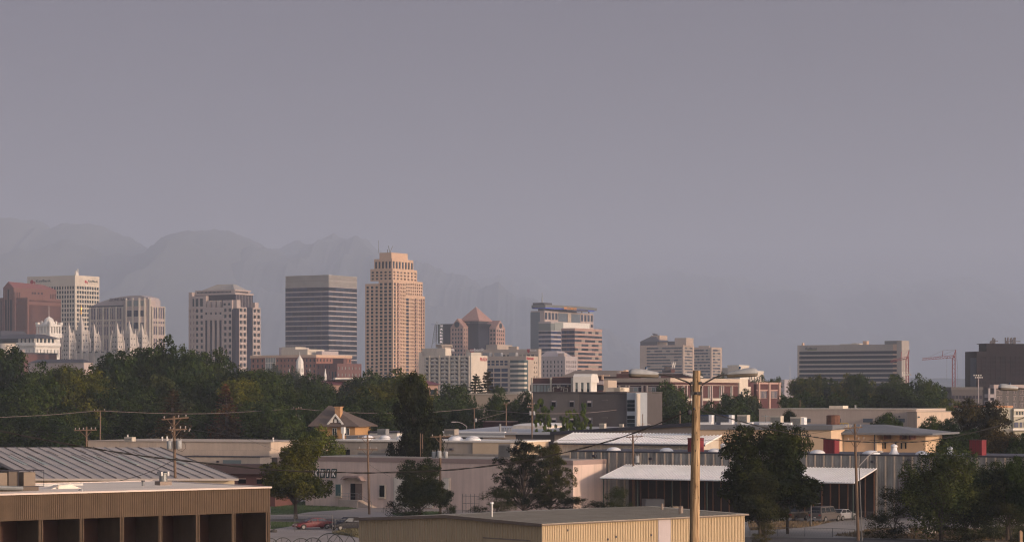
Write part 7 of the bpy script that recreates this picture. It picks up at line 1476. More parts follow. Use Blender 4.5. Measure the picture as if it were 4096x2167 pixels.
# guy wire and fence
def fence(pts, h, label, sp=3.0):
    q = [G(*p) for p in pts]; o = empty('chain_link_fence', (q[0][0], q[0][1], 0), 0, label, 'fence', 'chain link fences'); x0, y0 = q[0]
    wm = MB()
    for (xa, ya), (xb_, yb_) in zip(q, q[1:]):
        L = math.hypot(xb_-xa, yb_-ya); n = max(1, int(L/sp))
        for i in range(n+1): t = i/n; MB().tube((xa-x0+(xb_-xa)*t, ya-y0+(yb_-ya)*t, 0), (xa-x0+(xb_-xa)*t, ya-y0+(yb_-ya)*t, h), .035, n=6).build('post', 'fence_steel', o)
        MB().tube((xa-x0, ya-y0, h-.03), (xb_-x0, yb_-y0, h-.03), .022, n=5).build('top_rail', 'fence_steel', o)
        m_ = int(L/.35)
        for i in range(m_):
            for s_ in (0, 1):
                t0, t1 = i/m_, min(1, (i+h/.35*.5)/m_); a_ = (xa-x0+(xb_-xa)*t0, ya-y0+(yb_-ya)*t0, .05 if s_ else h-.05); b_ = (xa-x0+(xb_-xa)*t1, ya-y0+(yb_-ya)*t1, .05+(h-.1)*min(1,(t1-t0)*m_/(h/.35*.5)) if s_ else h-.05-(h-.1)*min(1,(t1-t0)*m_/(h/.35*.5))); wm.tube(a_, b_, .0045, n=3)
    wm.build('wire_mesh', 'fence_steel', o); return o
fence([(1030,2124),(1330,2128)], 2.1, 'tall chain link fence in front of the red car', 3.4); fence([(1340,2142),(1436,2140)], 1.9, 'short chain link run before the black car', 3.0)
fence([(2985,2100),(3200,2098),(3244,2095)], 1.6, 'chain link fence left of the parked grey van', 3.0); fence([(3244,2094),(3420,2100),(3700,2102),(4000,2092)], 1.7, 'chain link fence behind the crossarm pole and willow', 3.2); fence([(3000,2140),(3330,2146),(3420,2150)], 1.0, 'low fence along the road at lower right', 3.0)
o = empty('gate_frame', (X(3244,293), 293, 0), 0, 'tall grey gate post frame beside the parked grey van', 'gate'); MB().tube((0,0,0),(0,0,2.6),.07,n=8).build('post', 'fence_steel', o); MB().path([(0,0,2.55),(.15,0,2.7),(1.2,0,2.72)], .05, 6).build('top_arm', 'fence_steel', o)
o = empty('pipe_rack', (X(1850,326), 326, 0), R(-30), 'grey pipe cage by the workshop wall left of the pale bush', 'rack')
for x in (0, .55, 1.3, 1.9, 2.6): MB().tube((x,0,0),(x,0,2.6 if x < 2 else 2.2),.045,n=6).build('upright', 'fence_steel', o)
for z in (.3, 1.3, 2.3): MB().tube((0,0,z),(2.6,0,z),.035,n=6).build('rail', 'fence_steel', o)
o = empty('fence_post', (G(4083,2240)[0], G(4083,2240)[1], 0), .2, 'square orange brown wooden post at the bottom right corner', 'post'); MB().box(-.14,.14,-.14,.14,0,Z(2126, G(4083,2240)[1])).build('post_body', 'wood_post', o); MB().pyr([(-.15,-.15),(.15,-.15),(.15,.15),(-.15,.15)], Z(2126, G(4083,2240)[1]), (0,0,Z(2118, G(4083,2240)[1]))).build('post_cap', 'wood_post', o)
# iron hoops at the bottom edge
for i, (px, yt, r_, lab) in enumerate(((1080, 2151, .75, 'rusty iron hoop at the bottom edge nearest the brown building'), (1130, 2150, .85, 'second thin iron hoop at the bottom edge, left group'), (1200, 2154, .9, 'thin iron hoop left of the large pair at the bottom edge'), (1247, 2153, .9, 'thin iron hoop touching the left side of the large pair'), (1312, 2136, 1.3, 'large iron wheel hoop, left one of the large pair at the bottom edge'), (1357, 2135, 1.35, 'large iron wheel hoop, right one of the large pair at the bottom edge'))):
    D = 215.; zt = Z(yt, D); o = empty('iron_wheel', (X(px, D), D+i*.5, zt-r_), R(12), lab, 'wheel', 'old iron wheels at the bottom edge')
    MB().path([(r_*math.cos(a*math.pi/14), 0, r_*math.sin(a*math.pi/14)) for a in range(29)], .035, 5).build('rim', 'iron_green', o); MB().lathe([(.1,-.08),(.1,.08)], (0,0,0), 8).build('hub', 'iron_green', o)
    for q in range(8): a = q*math.pi/4+.2; MB().tube((0,0,0), (r_*math.cos(a), 0, r_*math.sin(a)), .018, n=4).build('spoke', 'iron_green', o)
    MB().tube((0,.15,0), (0,.15,-(zt-r_)), .05, n=5).build('support_post', 'iron_green', o)

# -- vehicles (front points to +x)
def car(px, py, D, heading, label, paint, L=4.5, W=1.8, H=1.35, kind='coupe', cat='car'):
    x, y = X(px, D), D; o = empty('parked_'+('van' if kind == 'van' else 'pickup' if kind == 'pickup' else 'car'), (x, y, 0), R(heading), label, cat, 'parked vehicles'); w = W/2
    if kind == 'coupe': pr = [(-.5,.42,.78),(-.47,.32,.92),(-.36,.28,.95),(-.12,.26,.92),(.12,.26,.90),(.24,.26,.84),(.42,.30,.70),(.485,.36,.60),(.5,.42,.50)]; cab = (-.40,-.20,.04,.24,.92,H); 
    elif kind == 'sedan': pr = [(-.5,.42,.85),(-.48,.32,.98),(-.36,.28,1.0),(-.12,.26,.96),(.12,.26,.94),(.24,.26,.90),(.42,.30,.78),(.485,.36,.66),(.5,.42,.52)]; cab = (-.38,-.22,.06,.24,.95,H)
    elif kind == 'van': pr = [(-.5,.5,1.0),(-.49,.38,1.12),(-.3,.32,1.13),(0,.32,1.13),(.2,.32,1.13),(.26,.32,1.10),(.44,.36,1.02),(.49,.42,.9),(.5,.5,.75)]; cab = (-.495,-.46,.16,.26,1.12,H)
    else: pr = [(-.5,.55,.95),(-.49,.42,1.05),(-.3,.38,1.06),(0,.38,1.06),(.15,.38,1.08),(.22,.38,1.08),(.44,.40,1.0),(.49,.45,.9),(.5,.5,.75)]; cab = (-.10,-.06,.10,.20,1.07,H)
    rings = []
    for i, (t, zl, zu) in enumerate(pr):
        q = .86 if i in (0, len(pr)-1) else .95 if i in (1, len(pr)-2) else 1; zm = (zl+zu)*.5+.05
        rings.append([(t*L, -w*q*.94, zl), (t*L, -w*q, zm), (t*L, -w*q*.95, zu-.04), (t*L, -w*q*.82, zu), (t*L, w*q*.82, zu), (t*L, w*q*.95, zu-.04), (t*L, w*q, zm), (t*L, w*q*.94, zl)])
    body = MB().loft(rings).build('body', paint, o, smooth=True)
    a, b_, c, d, zb, zt_ = cab; wt = w*.72; wb = w*.86
    cb = MB().hexa([(a*L,-wb,zb-.03),(d*L,-wb,zb-.03),(d*L,wb,zb-.03),(a*L,wb,zb-.03)], [(b_*L,-wt,zt_),(c*L,-wt,zt_),(c*L,wt,zt_),(b_*L,wt,zt_)]).build('cabin', paint, o)
    e = .012
    def pane(p, q, r, s_, nm): m = MB(); n_ = (Vector(q)-Vector(p)).cross(Vector(s_)-Vector(p)).normalized(); v = [Vector(t) for t in (p, q, r, s_)]; m.hexa([tuple(t) for t in v], [tuple(t+n_*e) for t in v]); m.build(nm, 'car_glass', o)
    lerp = lambda A, B_, t: tuple(A[i]+(B_[i]-A[i])*t for i in range(3))
    for s_ in (-1, 1):
        A, B_, C, D_ = (a*L, s_*wb, zb-.03), (d*L, s_*wb, zb-.03), (c*L, s_*wt, zt_), (b_*L, s_*wt, zt_)
        nw = 3 if kind == 'van' else 2 if kind != 'pickup' else 1
        for i in range(nw):
            t0, t1 = (i+.08)/nw+(.02 if i == 0 else 0), (i+.94)/nw-(.02 if i == nw-1 else 0); P = lambda t, h_: lerp(lerp(A, B_, t), lerp(D_, C, t), h_)
            q = [P(t0,.16), P(t1,.16), P(t1,.86), P(t0,.86)]; q = q if s_ < 0 else q[::-1]; pane(*q, 'side_window')
    P = lambda A, B_, C, D_, u_, v_: lerp(lerp(A, B_, u_), lerp(D_, C, u_), v_)
    A, B_, C, D_ = (d*L, -wb, zb-.03), (d*L, wb, zb-.03), (c*L, wt, zt_), (c*L, -wt, zt_); pane(P(A,B_,C,D_,.08,.1), P(A,B_,C,D_,.92,.1), P(A,B_,C,D_,.92,.9), P(A,B_,C,D_,.08,.9), 'windscreen')
    A, B_, C, D_ = (a*L, wb, zb-.03), (a*L, -wb, zb-.03), (b_*L, -wt, zt_), (b_*L, wt, zt_); pane(P(A,B_,C,D_,.08,.15), P(A,B_,C,D_,.92,.15), P(A,B_,C,D_,.92,.88), P(A,B_,C,D_,.08,.88), 'rear_window')
    rw = .31 if kind in ('coupe','sedan') else .37
    for sx_ in (-.31, .32):
        for s_ in (-1, 1):
            tr = MB(); tr.loft([[(sx_*L+rw*f_*math.cos(q*math.pi/9), s_*w*yy, rw+rw*f_*math.sin(q*math.pi/9)) for q in range(18)] for yy, f_ in ((.80,.9),(.82,1),(.98,1),(1.0,.92))]); wh = tr.build('wheel', 'tyre', o)
            rm = MB(); rm.loft([[(sx_*L+rw*.62*math.cos(q*math.pi/9), s_*w*yy, rw+rw*.62*math.sin(q*math.pi/9)) for q in range(18)] for yy in (.98, 1.015)]); rm.build('rim', 'alloy', wh)
            MB().loft([[(sx_*L+rw*1.15*math.cos(q*math.pi/9), s_*w*yy, rw+rw*1.15*math.sin(q*math.pi/9)) for q in range(10)] for yy in (.85, 1.003)]).build('wheel_arch', 'tyre', o)
    zf = pr[-1][2]; zr_ = pr[0][2]
    for s_ in (-1, 1): MB().box(.475*L, .502*L, s_*w*.62-.17, s_*w*.62+.17, zf-.02, zf+.11).build('headlight', 'headlight', o); MB().box(-.503*L, -.48*L, s_*w*.66-.14, s_*w*.66+.14, zr_-.16, zr_+.02).build('tail_light', 'tail_red', o)
    for s_ in (-1, 1): MB().box(c*L+.15, c*L+.35, s_*w*.98-.07*(1 if s_ > 0 else -1)-.06, s_*w*.98-.07*(1 if s_ > 0 else -1)+.14, zb-.02, zb+.12).build('mirror', paint, o)
    MB().box(.49*L, .507*L, -w*.75, w*.75, .28, .44).build('front_bumper', paint if kind in ('coupe','sedan') else 'slate', o); MB().box(-.507*L, -.49*L, -w*.8, w*.8, .34, .52).build('rear_bumper', paint if kind in ('coupe','sedan') else 'grey_metal', o); MB().box(-.509*L, -.505*L, -.16, .16, .56, .70).build('licence_plate', 'white', o)
    if kind == 'coupe': MB().box(-.49*L, -.45*L, -w*.75, w*.75, 1.06, 1.10).build('spoiler', paint, o)
    return o
car(1252, 2117, 286, 204, 'red two door coupe parked behind the chain link fence', 'red_car', 4.6, 1.85, 1.33, 'coupe')
car(1392, 2117, 284, 212, 'black car with its right end hidden by the metal shed', 'black_car', 4.6, 1.85, 1.5, 'sedan')
car(3300, 2060, 303, 55, 'grey boxy van parked at the end of the canopy', 'grey_car', 5.4, 2.0, 1.95, 'van', 'van')
car(3372, 2060, 307, 50, 'silver white sedan seen from behind beside the grey van', 'silver_car', 4.6, 1.8, 1.4, 'sedan')
car(3175, 2062, 305, 62, 'dark pickup truck in shade under the big tree', 'dark_truck', 5.6, 2.0, 1.9, 'pickup', 'pickup truck')
car(3728, 2060, 306, 20, 'white car almost hidden behind the willow branches', 'silver_car', 4.6, 1.8, 1.45, 'sedan')


# ================================================================== TREES
def leaf_mat():
    m = bpy.data.materials.new('leaf'); m.use_nodes = True; n = m.node_tree.nodes; l = m.node_tree.links; n.remove(n['Principled BSDF'])
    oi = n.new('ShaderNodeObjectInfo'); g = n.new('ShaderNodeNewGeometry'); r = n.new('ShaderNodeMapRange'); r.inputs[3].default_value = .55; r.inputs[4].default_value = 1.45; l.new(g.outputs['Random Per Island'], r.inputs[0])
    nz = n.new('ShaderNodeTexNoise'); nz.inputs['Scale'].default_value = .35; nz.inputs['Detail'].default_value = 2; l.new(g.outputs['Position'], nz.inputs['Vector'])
    cr = n.new('ShaderNodeMix'); cr.data_type = 'RGBA'; cr.inputs[6].default_value = (.60,.72,.70,1); cr.inputs[7].default_value = (1.75,1.5,.85,1)  # noise tint: leaf variation, with lit clumps and shaded gaps put into colour
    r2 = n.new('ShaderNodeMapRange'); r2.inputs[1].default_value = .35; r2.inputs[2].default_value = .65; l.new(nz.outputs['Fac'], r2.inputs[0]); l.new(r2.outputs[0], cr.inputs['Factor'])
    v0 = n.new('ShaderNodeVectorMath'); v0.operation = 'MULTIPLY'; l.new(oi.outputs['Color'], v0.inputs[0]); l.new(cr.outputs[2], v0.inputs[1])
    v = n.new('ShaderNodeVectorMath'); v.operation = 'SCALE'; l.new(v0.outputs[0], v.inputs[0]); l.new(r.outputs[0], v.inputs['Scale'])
    d = n.new('ShaderNodeBsdfDiffuse'); t = n.new('ShaderNodeBsdfTranslucent'); mx = n.new('ShaderNodeMixShader'); mx.inputs[0].default_value = .22
    l.new(v.outputs[0], d.inputs[0]); l.new(v.outputs[0], t.inputs[0]); l.new(d.outputs[0], mx.inputs[1]); l.new(t.outputs[0], mx.inputs[2]); l.new(mx.outputs[0], n['Material Output'].inputs[0]); return m
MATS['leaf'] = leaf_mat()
def leaves(clumps, n, ls, seed, droop=0.0, el=1.0):
    rr = random.Random(seed); mb = MB(); tot = sum(c[3]**2 for c in clumps)
    for cx, cy, cz, cr in clumps:
        for _ in range(max(4, int(n*cr*cr/tot))):
            a, b_ = rr.uniform(0, 2*math.pi), rr.uniform(-1, 1); q = math.sqrt(1-b_*b_); rad = cr*(rr.random()**.45)
            dx, dy, dz = q*math.cos(a), q*math.sin(a), b_; x, y, z = cx+dx*rad, cy+dy*rad, cz+dz*rad*.8-droop*rr.random()*cr
            nx, ny, nz = dx+rr.uniform(-.8,.8), dy+rr.uniform(-.8,.8), dz+rr.uniform(-.3,1.1); k = math.sqrt(nx*nx+ny*ny+nz*nz)+1e-6; nx/=k; ny/=k; nz/=k
            ux, uy, uz = -ny, nx, 0.0; k = math.hypot(ux, uy)+1e-6; ux/=k; uy/=k; vx, vy, vz = ny*uz-nz*uy, nz*ux-nx*uz, nx*uy-ny*ux
            t = rr.uniform(0, math.pi); c, s = math.cos(t), math.sin(t); s1 = ls*rr.uniform(.6, 1.25); s2 = s1*rr.uniform(.5,.9)*el
            ax, ay, az = (ux*c+vx*s)*s1, (uy*c+vy*s)*s1, (uz*c+vz*s)*s1; bx, by, bz = (-ux*s+vx*c)*s2, (-uy*s+vy*c)*s2, (-uz*s+vz*c)*s2
            j = len(mb.v); mb.v += [(x-ax,y-ay,z-az),(x+bx*.9,y+by*.9,z+bz*.9),(x+ax,y+ay,z+az),(x-bx*.9,y-by*.9,z-bz*.9)]; mb.f.append((j,j+1,j+2,j+3))
    return mb
def broad(seed, nc=70, n=8500, ls=.17, zb=1.6, rw=5.0, shape='round', gap=.0, cr0=.9, droop=0.0, sub=3):
    rr = random.Random(seed); cl = []
    # several big lobes, then clumps over each
    lobes = []
    for i in range(sub*3+2):
        t = rr.random(); a = rr.uniform(0, 2*math.pi)
        if shape == 'round': z = zb+1.5+(10-zb-3.3)*t; R_ = (rw-1.9)*math.sin(math.pi*(.18+.72*t))**.7*rr.uniform(.5, 1)
        elif shape == 'tall': z = zb+1+(10-zb-2.2)*t; R_ = (rw-1.7)*(1-.55*t)*rr.uniform(.4, 1)
        else: z = zb+2.2+(10-zb-3.6)*t; R_ = (rw-1.6)*rr.uniform(.45, 1)*(1-.35*t)
        lobes.append((R_*math.cos(a), R_*math.sin(a), z, rr.uniform(1.3, 2.1)*(1 if shape != 'tall' else .85)))
    lobes += [(0, 0, 10-1.9, 1.75), (rr.uniform(-1,1), rr.uniform(-1,1), 5.5, 2.2)]
    per = max(4, nc//len(lobes))
    for lx, ly, lz, lr in lobes:
        for _ in range(per):
            a, b_ = rr.uniform(0, 2*math.pi), rr.uniform(-.6, 1); q = math.sqrt(1-b_*b_); cl.append((lx+lr*q*math.cos(a)*.85, ly+lr*q*math.sin(a)*.85, min(9.7, lz+lr*b_*.8), rr.uniform(.35, cr0)))
        if not gap: cl.append((lx, ly, lz, lr*1.0))
    return leaves(cl, n, ls, seed+1, droop), lobes
def conifer(seed, n=9000, ls=.16, sparse=0, rw=2.6):
    rr = random.Random(seed); cl = []; z = .8
    while z < 9.7:
        R_ = rw*(1-(z/10)**1.15)+.08; k = max(5, int(13*(1-z/13)))
        for i in range(k):
            if sparse and rr.random() < .35: continue
            a = 2*math.pi*(i+rr.random())/k; L_ = R_*rr.uniform(.65, 1.08)
            for t in (.35, .65, .95): cl.append((L_*t*math.cos(a), L_*t*math.sin(a), z-L_*t*.28+(.12 if t > .9 else 0), (.22+.22*(1-t)+.1*R_/rw)*(1.05-.085*z)))
        z += .3
    cl.append((0, 0, 9.8, .09)); cl.append((0, 0, 9.5, .12)); return leaves(cl, n, ls, seed+2, el=.7), []
def pine(seed, n=22000, ls=.13):
    rr = random.Random(seed); cl = []; lim = []
    for i in range(34):
        z = 1.8+7.6*(i/34)+rr.uniform(-.3,.3); R_ = (4.6 if z < 6 else 4.6*(10.3-z)/4.3)*rr.uniform(.45, 1.05); a = i*2.4+rr.uniform(-.4,.4); lim.append((R_*math.cos(a), R_*math.sin(a), z+.5, .5))
        for t in (.4, .6, .8, 1.0):
            for q in range(3): cl.append((R_*t*math.cos(a)+rr.gauss(0,.3), R_*t*math.sin(a)+rr.gauss(0,.3), z+.6*t+rr.gauss(0,.22), rr.uniform(.3,.6)))
    return leaves(cl, n, ls, seed+3, el=.55), lim
def trunk(lobes, seed, zt=6.5, r=.32, bark='bark', multi=0):
    rr = random.Random(seed); m = MB(); base = [(0,0,0),(rr.uniform(-.1,.1),rr.uniform(-.1,.1),zt*.3),(rr.uniform(-.2,.2),rr.uniform(-.2,.2),zt*.65),(0,0,zt)]; m.path(base, [r, r*.8, r*.55, r*.2], 8)
    for lx, ly, lz, lr in lobes:
        z0 = min(zt*.8, max(1.2, lz*rr.uniform(.35,.55))); m.path([(0,0,z0), (lx*.45, ly*.45, z0+(lz-z0)*.55), (lx*.9, ly*.9, lz)], [r*.42, r*.28, r*.08], 5)
    return m
protos = {}
def proto(kind, crown, tr, cc):
    v = crown.v; xs = sorted(p[0] for p in v); ys = sorted(p[1] for p in v); zs = sorted(p[2] for p in v); n = len(v)
    wd = ((xs[int(n*.985)]-xs[int(n*.015)])+(ys[int(n*.985)]-ys[int(n*.015)]))/2; sx = 10/wd; sz = 10/zs[int(n*.998)]
    crown.v = [(x*sx, y*sx, z*sz) for x, y, z in v]; tr.v = [(x*sx, y*sx, z*sz) for x, y, z in tr.v]
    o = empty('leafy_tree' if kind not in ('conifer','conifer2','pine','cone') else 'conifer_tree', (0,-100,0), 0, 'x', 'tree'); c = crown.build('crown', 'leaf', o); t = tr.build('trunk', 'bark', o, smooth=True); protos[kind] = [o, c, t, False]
def use(kind, px, yt, wpx, D, label, col=(.05,.055,.025), yb=None, rot=0, group='trees', name=None, zb=0.0):
    o, c, t, used = protos[kind]
    s = wpx*D/F/10.0; h = (Z(yt, D)-zb)/10.0
    if used: o2 = o.copy(); COL.objects.link(o2); c2 = c.copy(); COL.objects.link(c2); c2.parent = o2; t2 = t.copy(); COL.objects.link(t2); t2.parent = o2
    else: o2, c2, t2 = o, c, t; protos[kind][3] = True
    o2.location = (X(px, D), D, zb); o2.rotation_euler = (0, 0, rot or RND.uniform(0, 6.28)); o2.scale = (s, s, h); o2['label'] = label; o2['group'] = group
    if name: o2.name = name
    j = RND.uniform(.85, 1.18); c2.color = (col[0]*j*LEAF_K, col[1]*j*LEAF_K, col[2]*j*LEAF_K, 1); return o2
for i, kd in enumerate(('round', 'round2', 'round3')): c, lb = broad(20+i, n=15000, ls=.15, nc=95, sub=4); proto(kd, c, trunk(lb, i), 0)
for i, kd in enumerate(('tall', 'tall2')): c, lb = broad(40+i, n=10000, shape='tall', rw=3.8, ls=.13); proto(kd, c, trunk(lb, i), 0)
c, lb = broad(60, n=34000, ls=.125, shape='spread', gap=0, cr0=.75, sub=5, zb=.8); proto('near', c, trunk(lb, 3, r=.25), 0)
c, lb = broad(61, n=30000, ls=.10, shape='round', gap=0, cr0=.6, sub=4, zb=1.0, droop=1.2); proto('willow', c, trunk(lb, 5, r=.2), 0)
c, lb = broad(62, n=15000, ls=.10, shape='spread', gap=1, cr0=.5, sub=5, zb=1.2); proto('airy', c, trunk(lb, 6, r=.2), 0)
c, lb = broad(63, n=12000, ls=.10, shape='round', zb=-1.2, sub=3); proto('shrub', c, trunk(lb, 7, r=.12, zt=3), 0)
c, lb = conifer(70); proto('conifer', c, trunk(lb, 8, zt=9.5, r=.2), 0); 
c, lb = pine(73); proto('pine', c, trunk(lb, 10, zt=9.2, r=.24), 0)
DK, MD, YL, BL, GR, BR = (.028,.049,.020), (.040,.064,.024), (.080,.092,.024), (.042,.058,.036), (.070,.108,.028), (.052,.040,.026)
W = 'trees of the dark wood at left'
SK = [(25,'round',1392,250,560,DK,'left picture edge, below the cream annex'),(160,'round2',1455,230,545,MD,'dark brick house'),(250,'tall',1462,170,550,YL,'domed building'),(345,'round3',1470,230,540,YL,'gold topped spire'),(455,'round',1408,250,560,DK,'granite temple'),(560,'tall2',1392,200,575,MD,'striped bank block'),(655,'round2',1352,250,560,DK,'gap left of the stepped tower'),(760,'round3',1395,230,590,MD,'left foot of the stepped tower'),(855,'round',1402,220,600,MD,'middle of the stepped tower'),(945,'round2',1458,230,570,DK,'right foot of the stepped tower'),(1035,'tall',1476,200,560,MD,'left end of the brick hotel'),(1110,'round',1500,220,610,MD,'glazed bay of the brick hotel'),(1225,'round3',1497,200,640,DK,'foot of the white steeple'),(1285,'round2',1506,180,640,DK,'small spire right of the steeple'),(1420,'round',1512,210,650,MD,'plum brick block'),(1500,'round3',1487,200,640,MD,'left foot of the tan tower'),(1580,'round2',1480,240,560,MD,'middle of the tan tower')]
for px, kd, yt, w_, D, col, lm in SK: use(kd, px, yt, w_, D, 'tall tree on the wood skyline at the '+lm, col, group=W)
MR = [(60,'round2',1530,280,500,DK,'second row at the left picture edge'),(190,'round',1540,260,495,MD,'second row below the dark brick house'),(330,'round3',1500,250,500,YL,'yellowish, second row left of the thin pole'),(430,'tall2',1520,200,505,MD,'second row just above the thin pole'),(530,'round2',1520,280,500,DK,'second row right of the thin pole'),(640,'round',1500,260,505,BL,'bluish, second row above the transformer pole'),(760,'round3',1500,260,510,DK,'second row, left of the reddish conifer'),(960,'tall',1512,190,500,YL,'yellow topped, second row right of the reddish conifer'),(1060,'round',1540,230,510,MD,'second row below the brick hotel'),(1160,'round2',1540,220,520,MD,'second row left of the ochre house roof'),(1250,'round3',1545,220,530,DK,'second row just above the ochre house roof'),(1450,'round2',1560,220,500,DK,'second row right of the ochre house'),(1530,'round',1530,230,510,YL,'second row left of the big dark conifer')]
for px, kd, yt, w_, D, col, lm in MR: use(kd, px, yt, w_, D, 'broad tree, '+lm, col, group=W)
FR = [(50,'round3',1640,280,455,DK,'under the pale line at the left picture edge'),(190,'round',1660,250,450,DK,'behind the six knob pole, left side'),(300,'round2',1640,220,460,MD,'just left of the thin pole shaft'),(440,'round3',1680,180,458,GR,'small and green just right of the thin pole shaft'),(560,'round',1620,260,460,DK,'between the thin pole and the transformer pole'),(800,'round2',1620,230,465,DK,'right of the transformer pole top'),(1010,'round',1610,220,470,MD,'right of the reddish conifer, over the beige roof end'),(1110,'round3',1620,230,455,MD,'just left of the twin transformer pole'),(1230,'round2',1600,240,480,DK,'behind the twin transformer pole'),(1420,'round3',1620,200,482,DK,'behind the ochre house, right side'),(1540,'round',1600,240,470,MD,'between ochre house and big dark conifer')]
for px, kd, yt, w_, D, col, lm in FR: use(kd, px, yt, w_, D, 'front row tree of the wood, '+lm, col, group=W)
use('conifer', 692, 1565, 250, 450, 'dull brownish conifer behind the transformer pole top', BR, group='conifers'); use('conifer', 902, 1545, 210, 462, 'reddish brown conifer above the right end of the beige building', (.07,.042,.030), group='conifers')
# centre and right groups
use('tall', 1620, 1492, 150, 480, 'tree with yellow green top at the right foot of the tan tower', YL); use('tall2', 1670, 1500, 110, 430, 'leafy tree top touching the pink walled building', YL)
use('near', 1665, 1498, 205, 350, 'big dark bushy conifer standing before the white factory', (.018,.024,.013), group='conifers', name='conifer_tree')
use('round', 1810, 1540, 170, 560, 'tree between the slab hotel and the grey concrete building', MD); use('round3', 1770, 1585, 200, 520, 'dark tree left of the grey concrete building', DK); use('round2', 1840, 1620, 180, 500, 'dark low tree behind the white factory roof, left part', DK)
use('round2', 1750, 1560, 130, 600, 'bluish distant tree below the slab hotel balconies', BL); use('round', 1840, 1535, 110, 800, 'hazy far tree below the slab hotel', BL, group='far hazy trees'); use('round3', 1098, 1458, 80, 1100, 'hazy far tree in front of the brick hotel', (.045,.055,.055), group='far hazy trees'); use('round2', 1175, 1470, 90, 1000, 'hazy far tree left of the white steeple', BL, group='far hazy trees')
use('conifer', 1904, 1505, 200, 610, 'neat dark spruce before the cream end wall of the slab hotel', (.022,.032,.020), group='conifers'); use('conifer', 1950, 1490, 190, 620, 'ragged dark spruce right of the neat spruce', (.030,.030,.020), group='conifers')
use('round', 2000, 1545, 100, 580, 'round tree below the striped bay hotel', MD); use('round2', 1893, 1588, 70, 545, 'small dark tree against the grey concrete wall, left', DK); use('round3', 1985, 1570, 130, 520, 'tree in front of the grey concrete wall, middle', MD); use('round', 2060, 1600, 130, 510, 'tree in front of the grey concrete wall, right', DK); use('tall2', 2105, 1562, 70, 500, 'dark tree at the left corner of the dark apartments', DK)
for px, yt, w_, lab in ((2195, 1596, 120, 'thin yellow green vine tree on the dark apartment wall, left'), (2250, 1642, 100, 'slim yellow green sapling on the dark apartment wall, middle'), (2312, 1612, 80, 'slim green sapling right of the third apartment window'), (2335, 1672, 110, 'low green shrub at the foot of the dark apartment wall')): use('airy', px, yt, w_, 452, lab, GR)
use('round3', 2680, 1530, 190, 600, 'broad tree in front of the maroon school left of the lamp pole', MD); use('round', 2620, 1620, 190, 520, 'tree mass below the school beside the stair tower', MD); use('round2', 2725, 1600, 200, 510, 'dark tree mass directly behind the lamp pole', DK); use('round3', 2560, 1650, 90, 490, 'low tree at the foot of the glazed stair tower', MD)
use('round', 2930, 1580, 190, 560, 'tree mass right of the lamp pole below the school', DK); use('round2', 2990, 1560, 150, 600, 'tree before the cream school entrance', BL); use('round3', 2860, 1610, 180, 520, 'dark tree behind the blue rooftop units', DK); use('tall', 2775, 1640, 110, 500, 'low tree between lamp pole and first rooftop unit', MD)
use('round2', 3040, 1505, 140, 900, 'far tree right of the right lamp head', MD, group='far hazy trees'); use('round', 3100, 1512, 90, 920, 'far rounded tree right of the right lamp head, beside the school wing', MD, group='far hazy trees'); use('round3', 2880, 1492, 60, 1100, 'small far tree above the school between pole and lamp', MD, group='far hazy trees'); use('round', 2800, 1488, 55, 1100, 'small far tree right beside the pole top', MD, group='far hazy trees')
use('round', 3150, 1585, 130, 560, 'tree in front of the school wing', MD); use('tall', 3153, 1640, 60, 470, 'tall narrow cypress against the beige building', (.022,.030,.018), group='conifers'); use('tall2', 3182, 1658, 38, 468, 'small narrow cypress right of the tall one', (.022,.030,.018), group='conifers')
RW = 'trees below the striped hotel'
for px, kd, yt, w_, D, col, lm in [(3200,'tall',1510,120,720,YL,'left end, before the faint grey building'),(3255,'round',1505,130,700,YL,'left foot of the striped hotel'),(3320,'tall2',1512,110,710,MD,'second from the left foot of the striped hotel'),(3385,'round2',1500,120,700,YL,'left of the tallest middle crown'),(3425,'tall',1495,110,690,MD,'tallest middle crown'),(3480,'round3',1528,140,700,YL,'right of the tallest middle crown'),(3540,'round',1532,130,690,MD,'before the dark low gap of the striped hotel'),(3595,'tall2',1498,110,700,MD,'foot of the end tower'),(3680,'round2',1500,160,680,MD,'between the two cranes'),(3735,'round3',1528,120,690,DK,'foot of the free standing crane'),(3220,'round3',1570,200,600,DK,'lower row, left end'),(3350,'round2',1575,210,590,DK,'lower row under the middle crowns'),(3480,'round',1580,210,595,MD,'lower row right of middle'),(3610,'round3',1570,220,590,DK,'lower row under the end tower'),(3720,'round2',1570,170,580,DK,'lower row at the right end'),(3795,'tall2',1595,100,560,YL,'yellowish, right end before the dark low block')]:
    use(kd, px, yt, w_, D, 'tree under the striped hotel, '+lm, col, group=RW)
use('near', 3920, 1598, 230, 400, 'large round dark tree before the cream block near the right edge', (.040,.038,.024)); use('near', 3765, 1668, 170, 420, 'bushy tree left of the large round tree', DK); use('near', 3562, 1655, 180, 415, 'rounded dark tree against the beige building, middle', MD); use('round', 3495, 1692, 90, 412, 'small dark bushy tree just above the grey roof', DK); use('round2', 3697, 1690, 80, 430, 'small dark tree at the joint of beige and cream blocks', DK)
use('round', 4020, 1725, 200, 385, 'low orange tinged tree behind the right red roof box', (.07,.055,.026)); use('round2', 3800, 1740, 200, 380, 'low dark tree behind the warehouse roof right of the porch', DK); use('round', 3870, 1720, 160, 392, 'low tree under the large round tree', DK); use('round3', 4100, 1735, 160, 380, 'low tree at the right edge above the warehouse roof', DK)
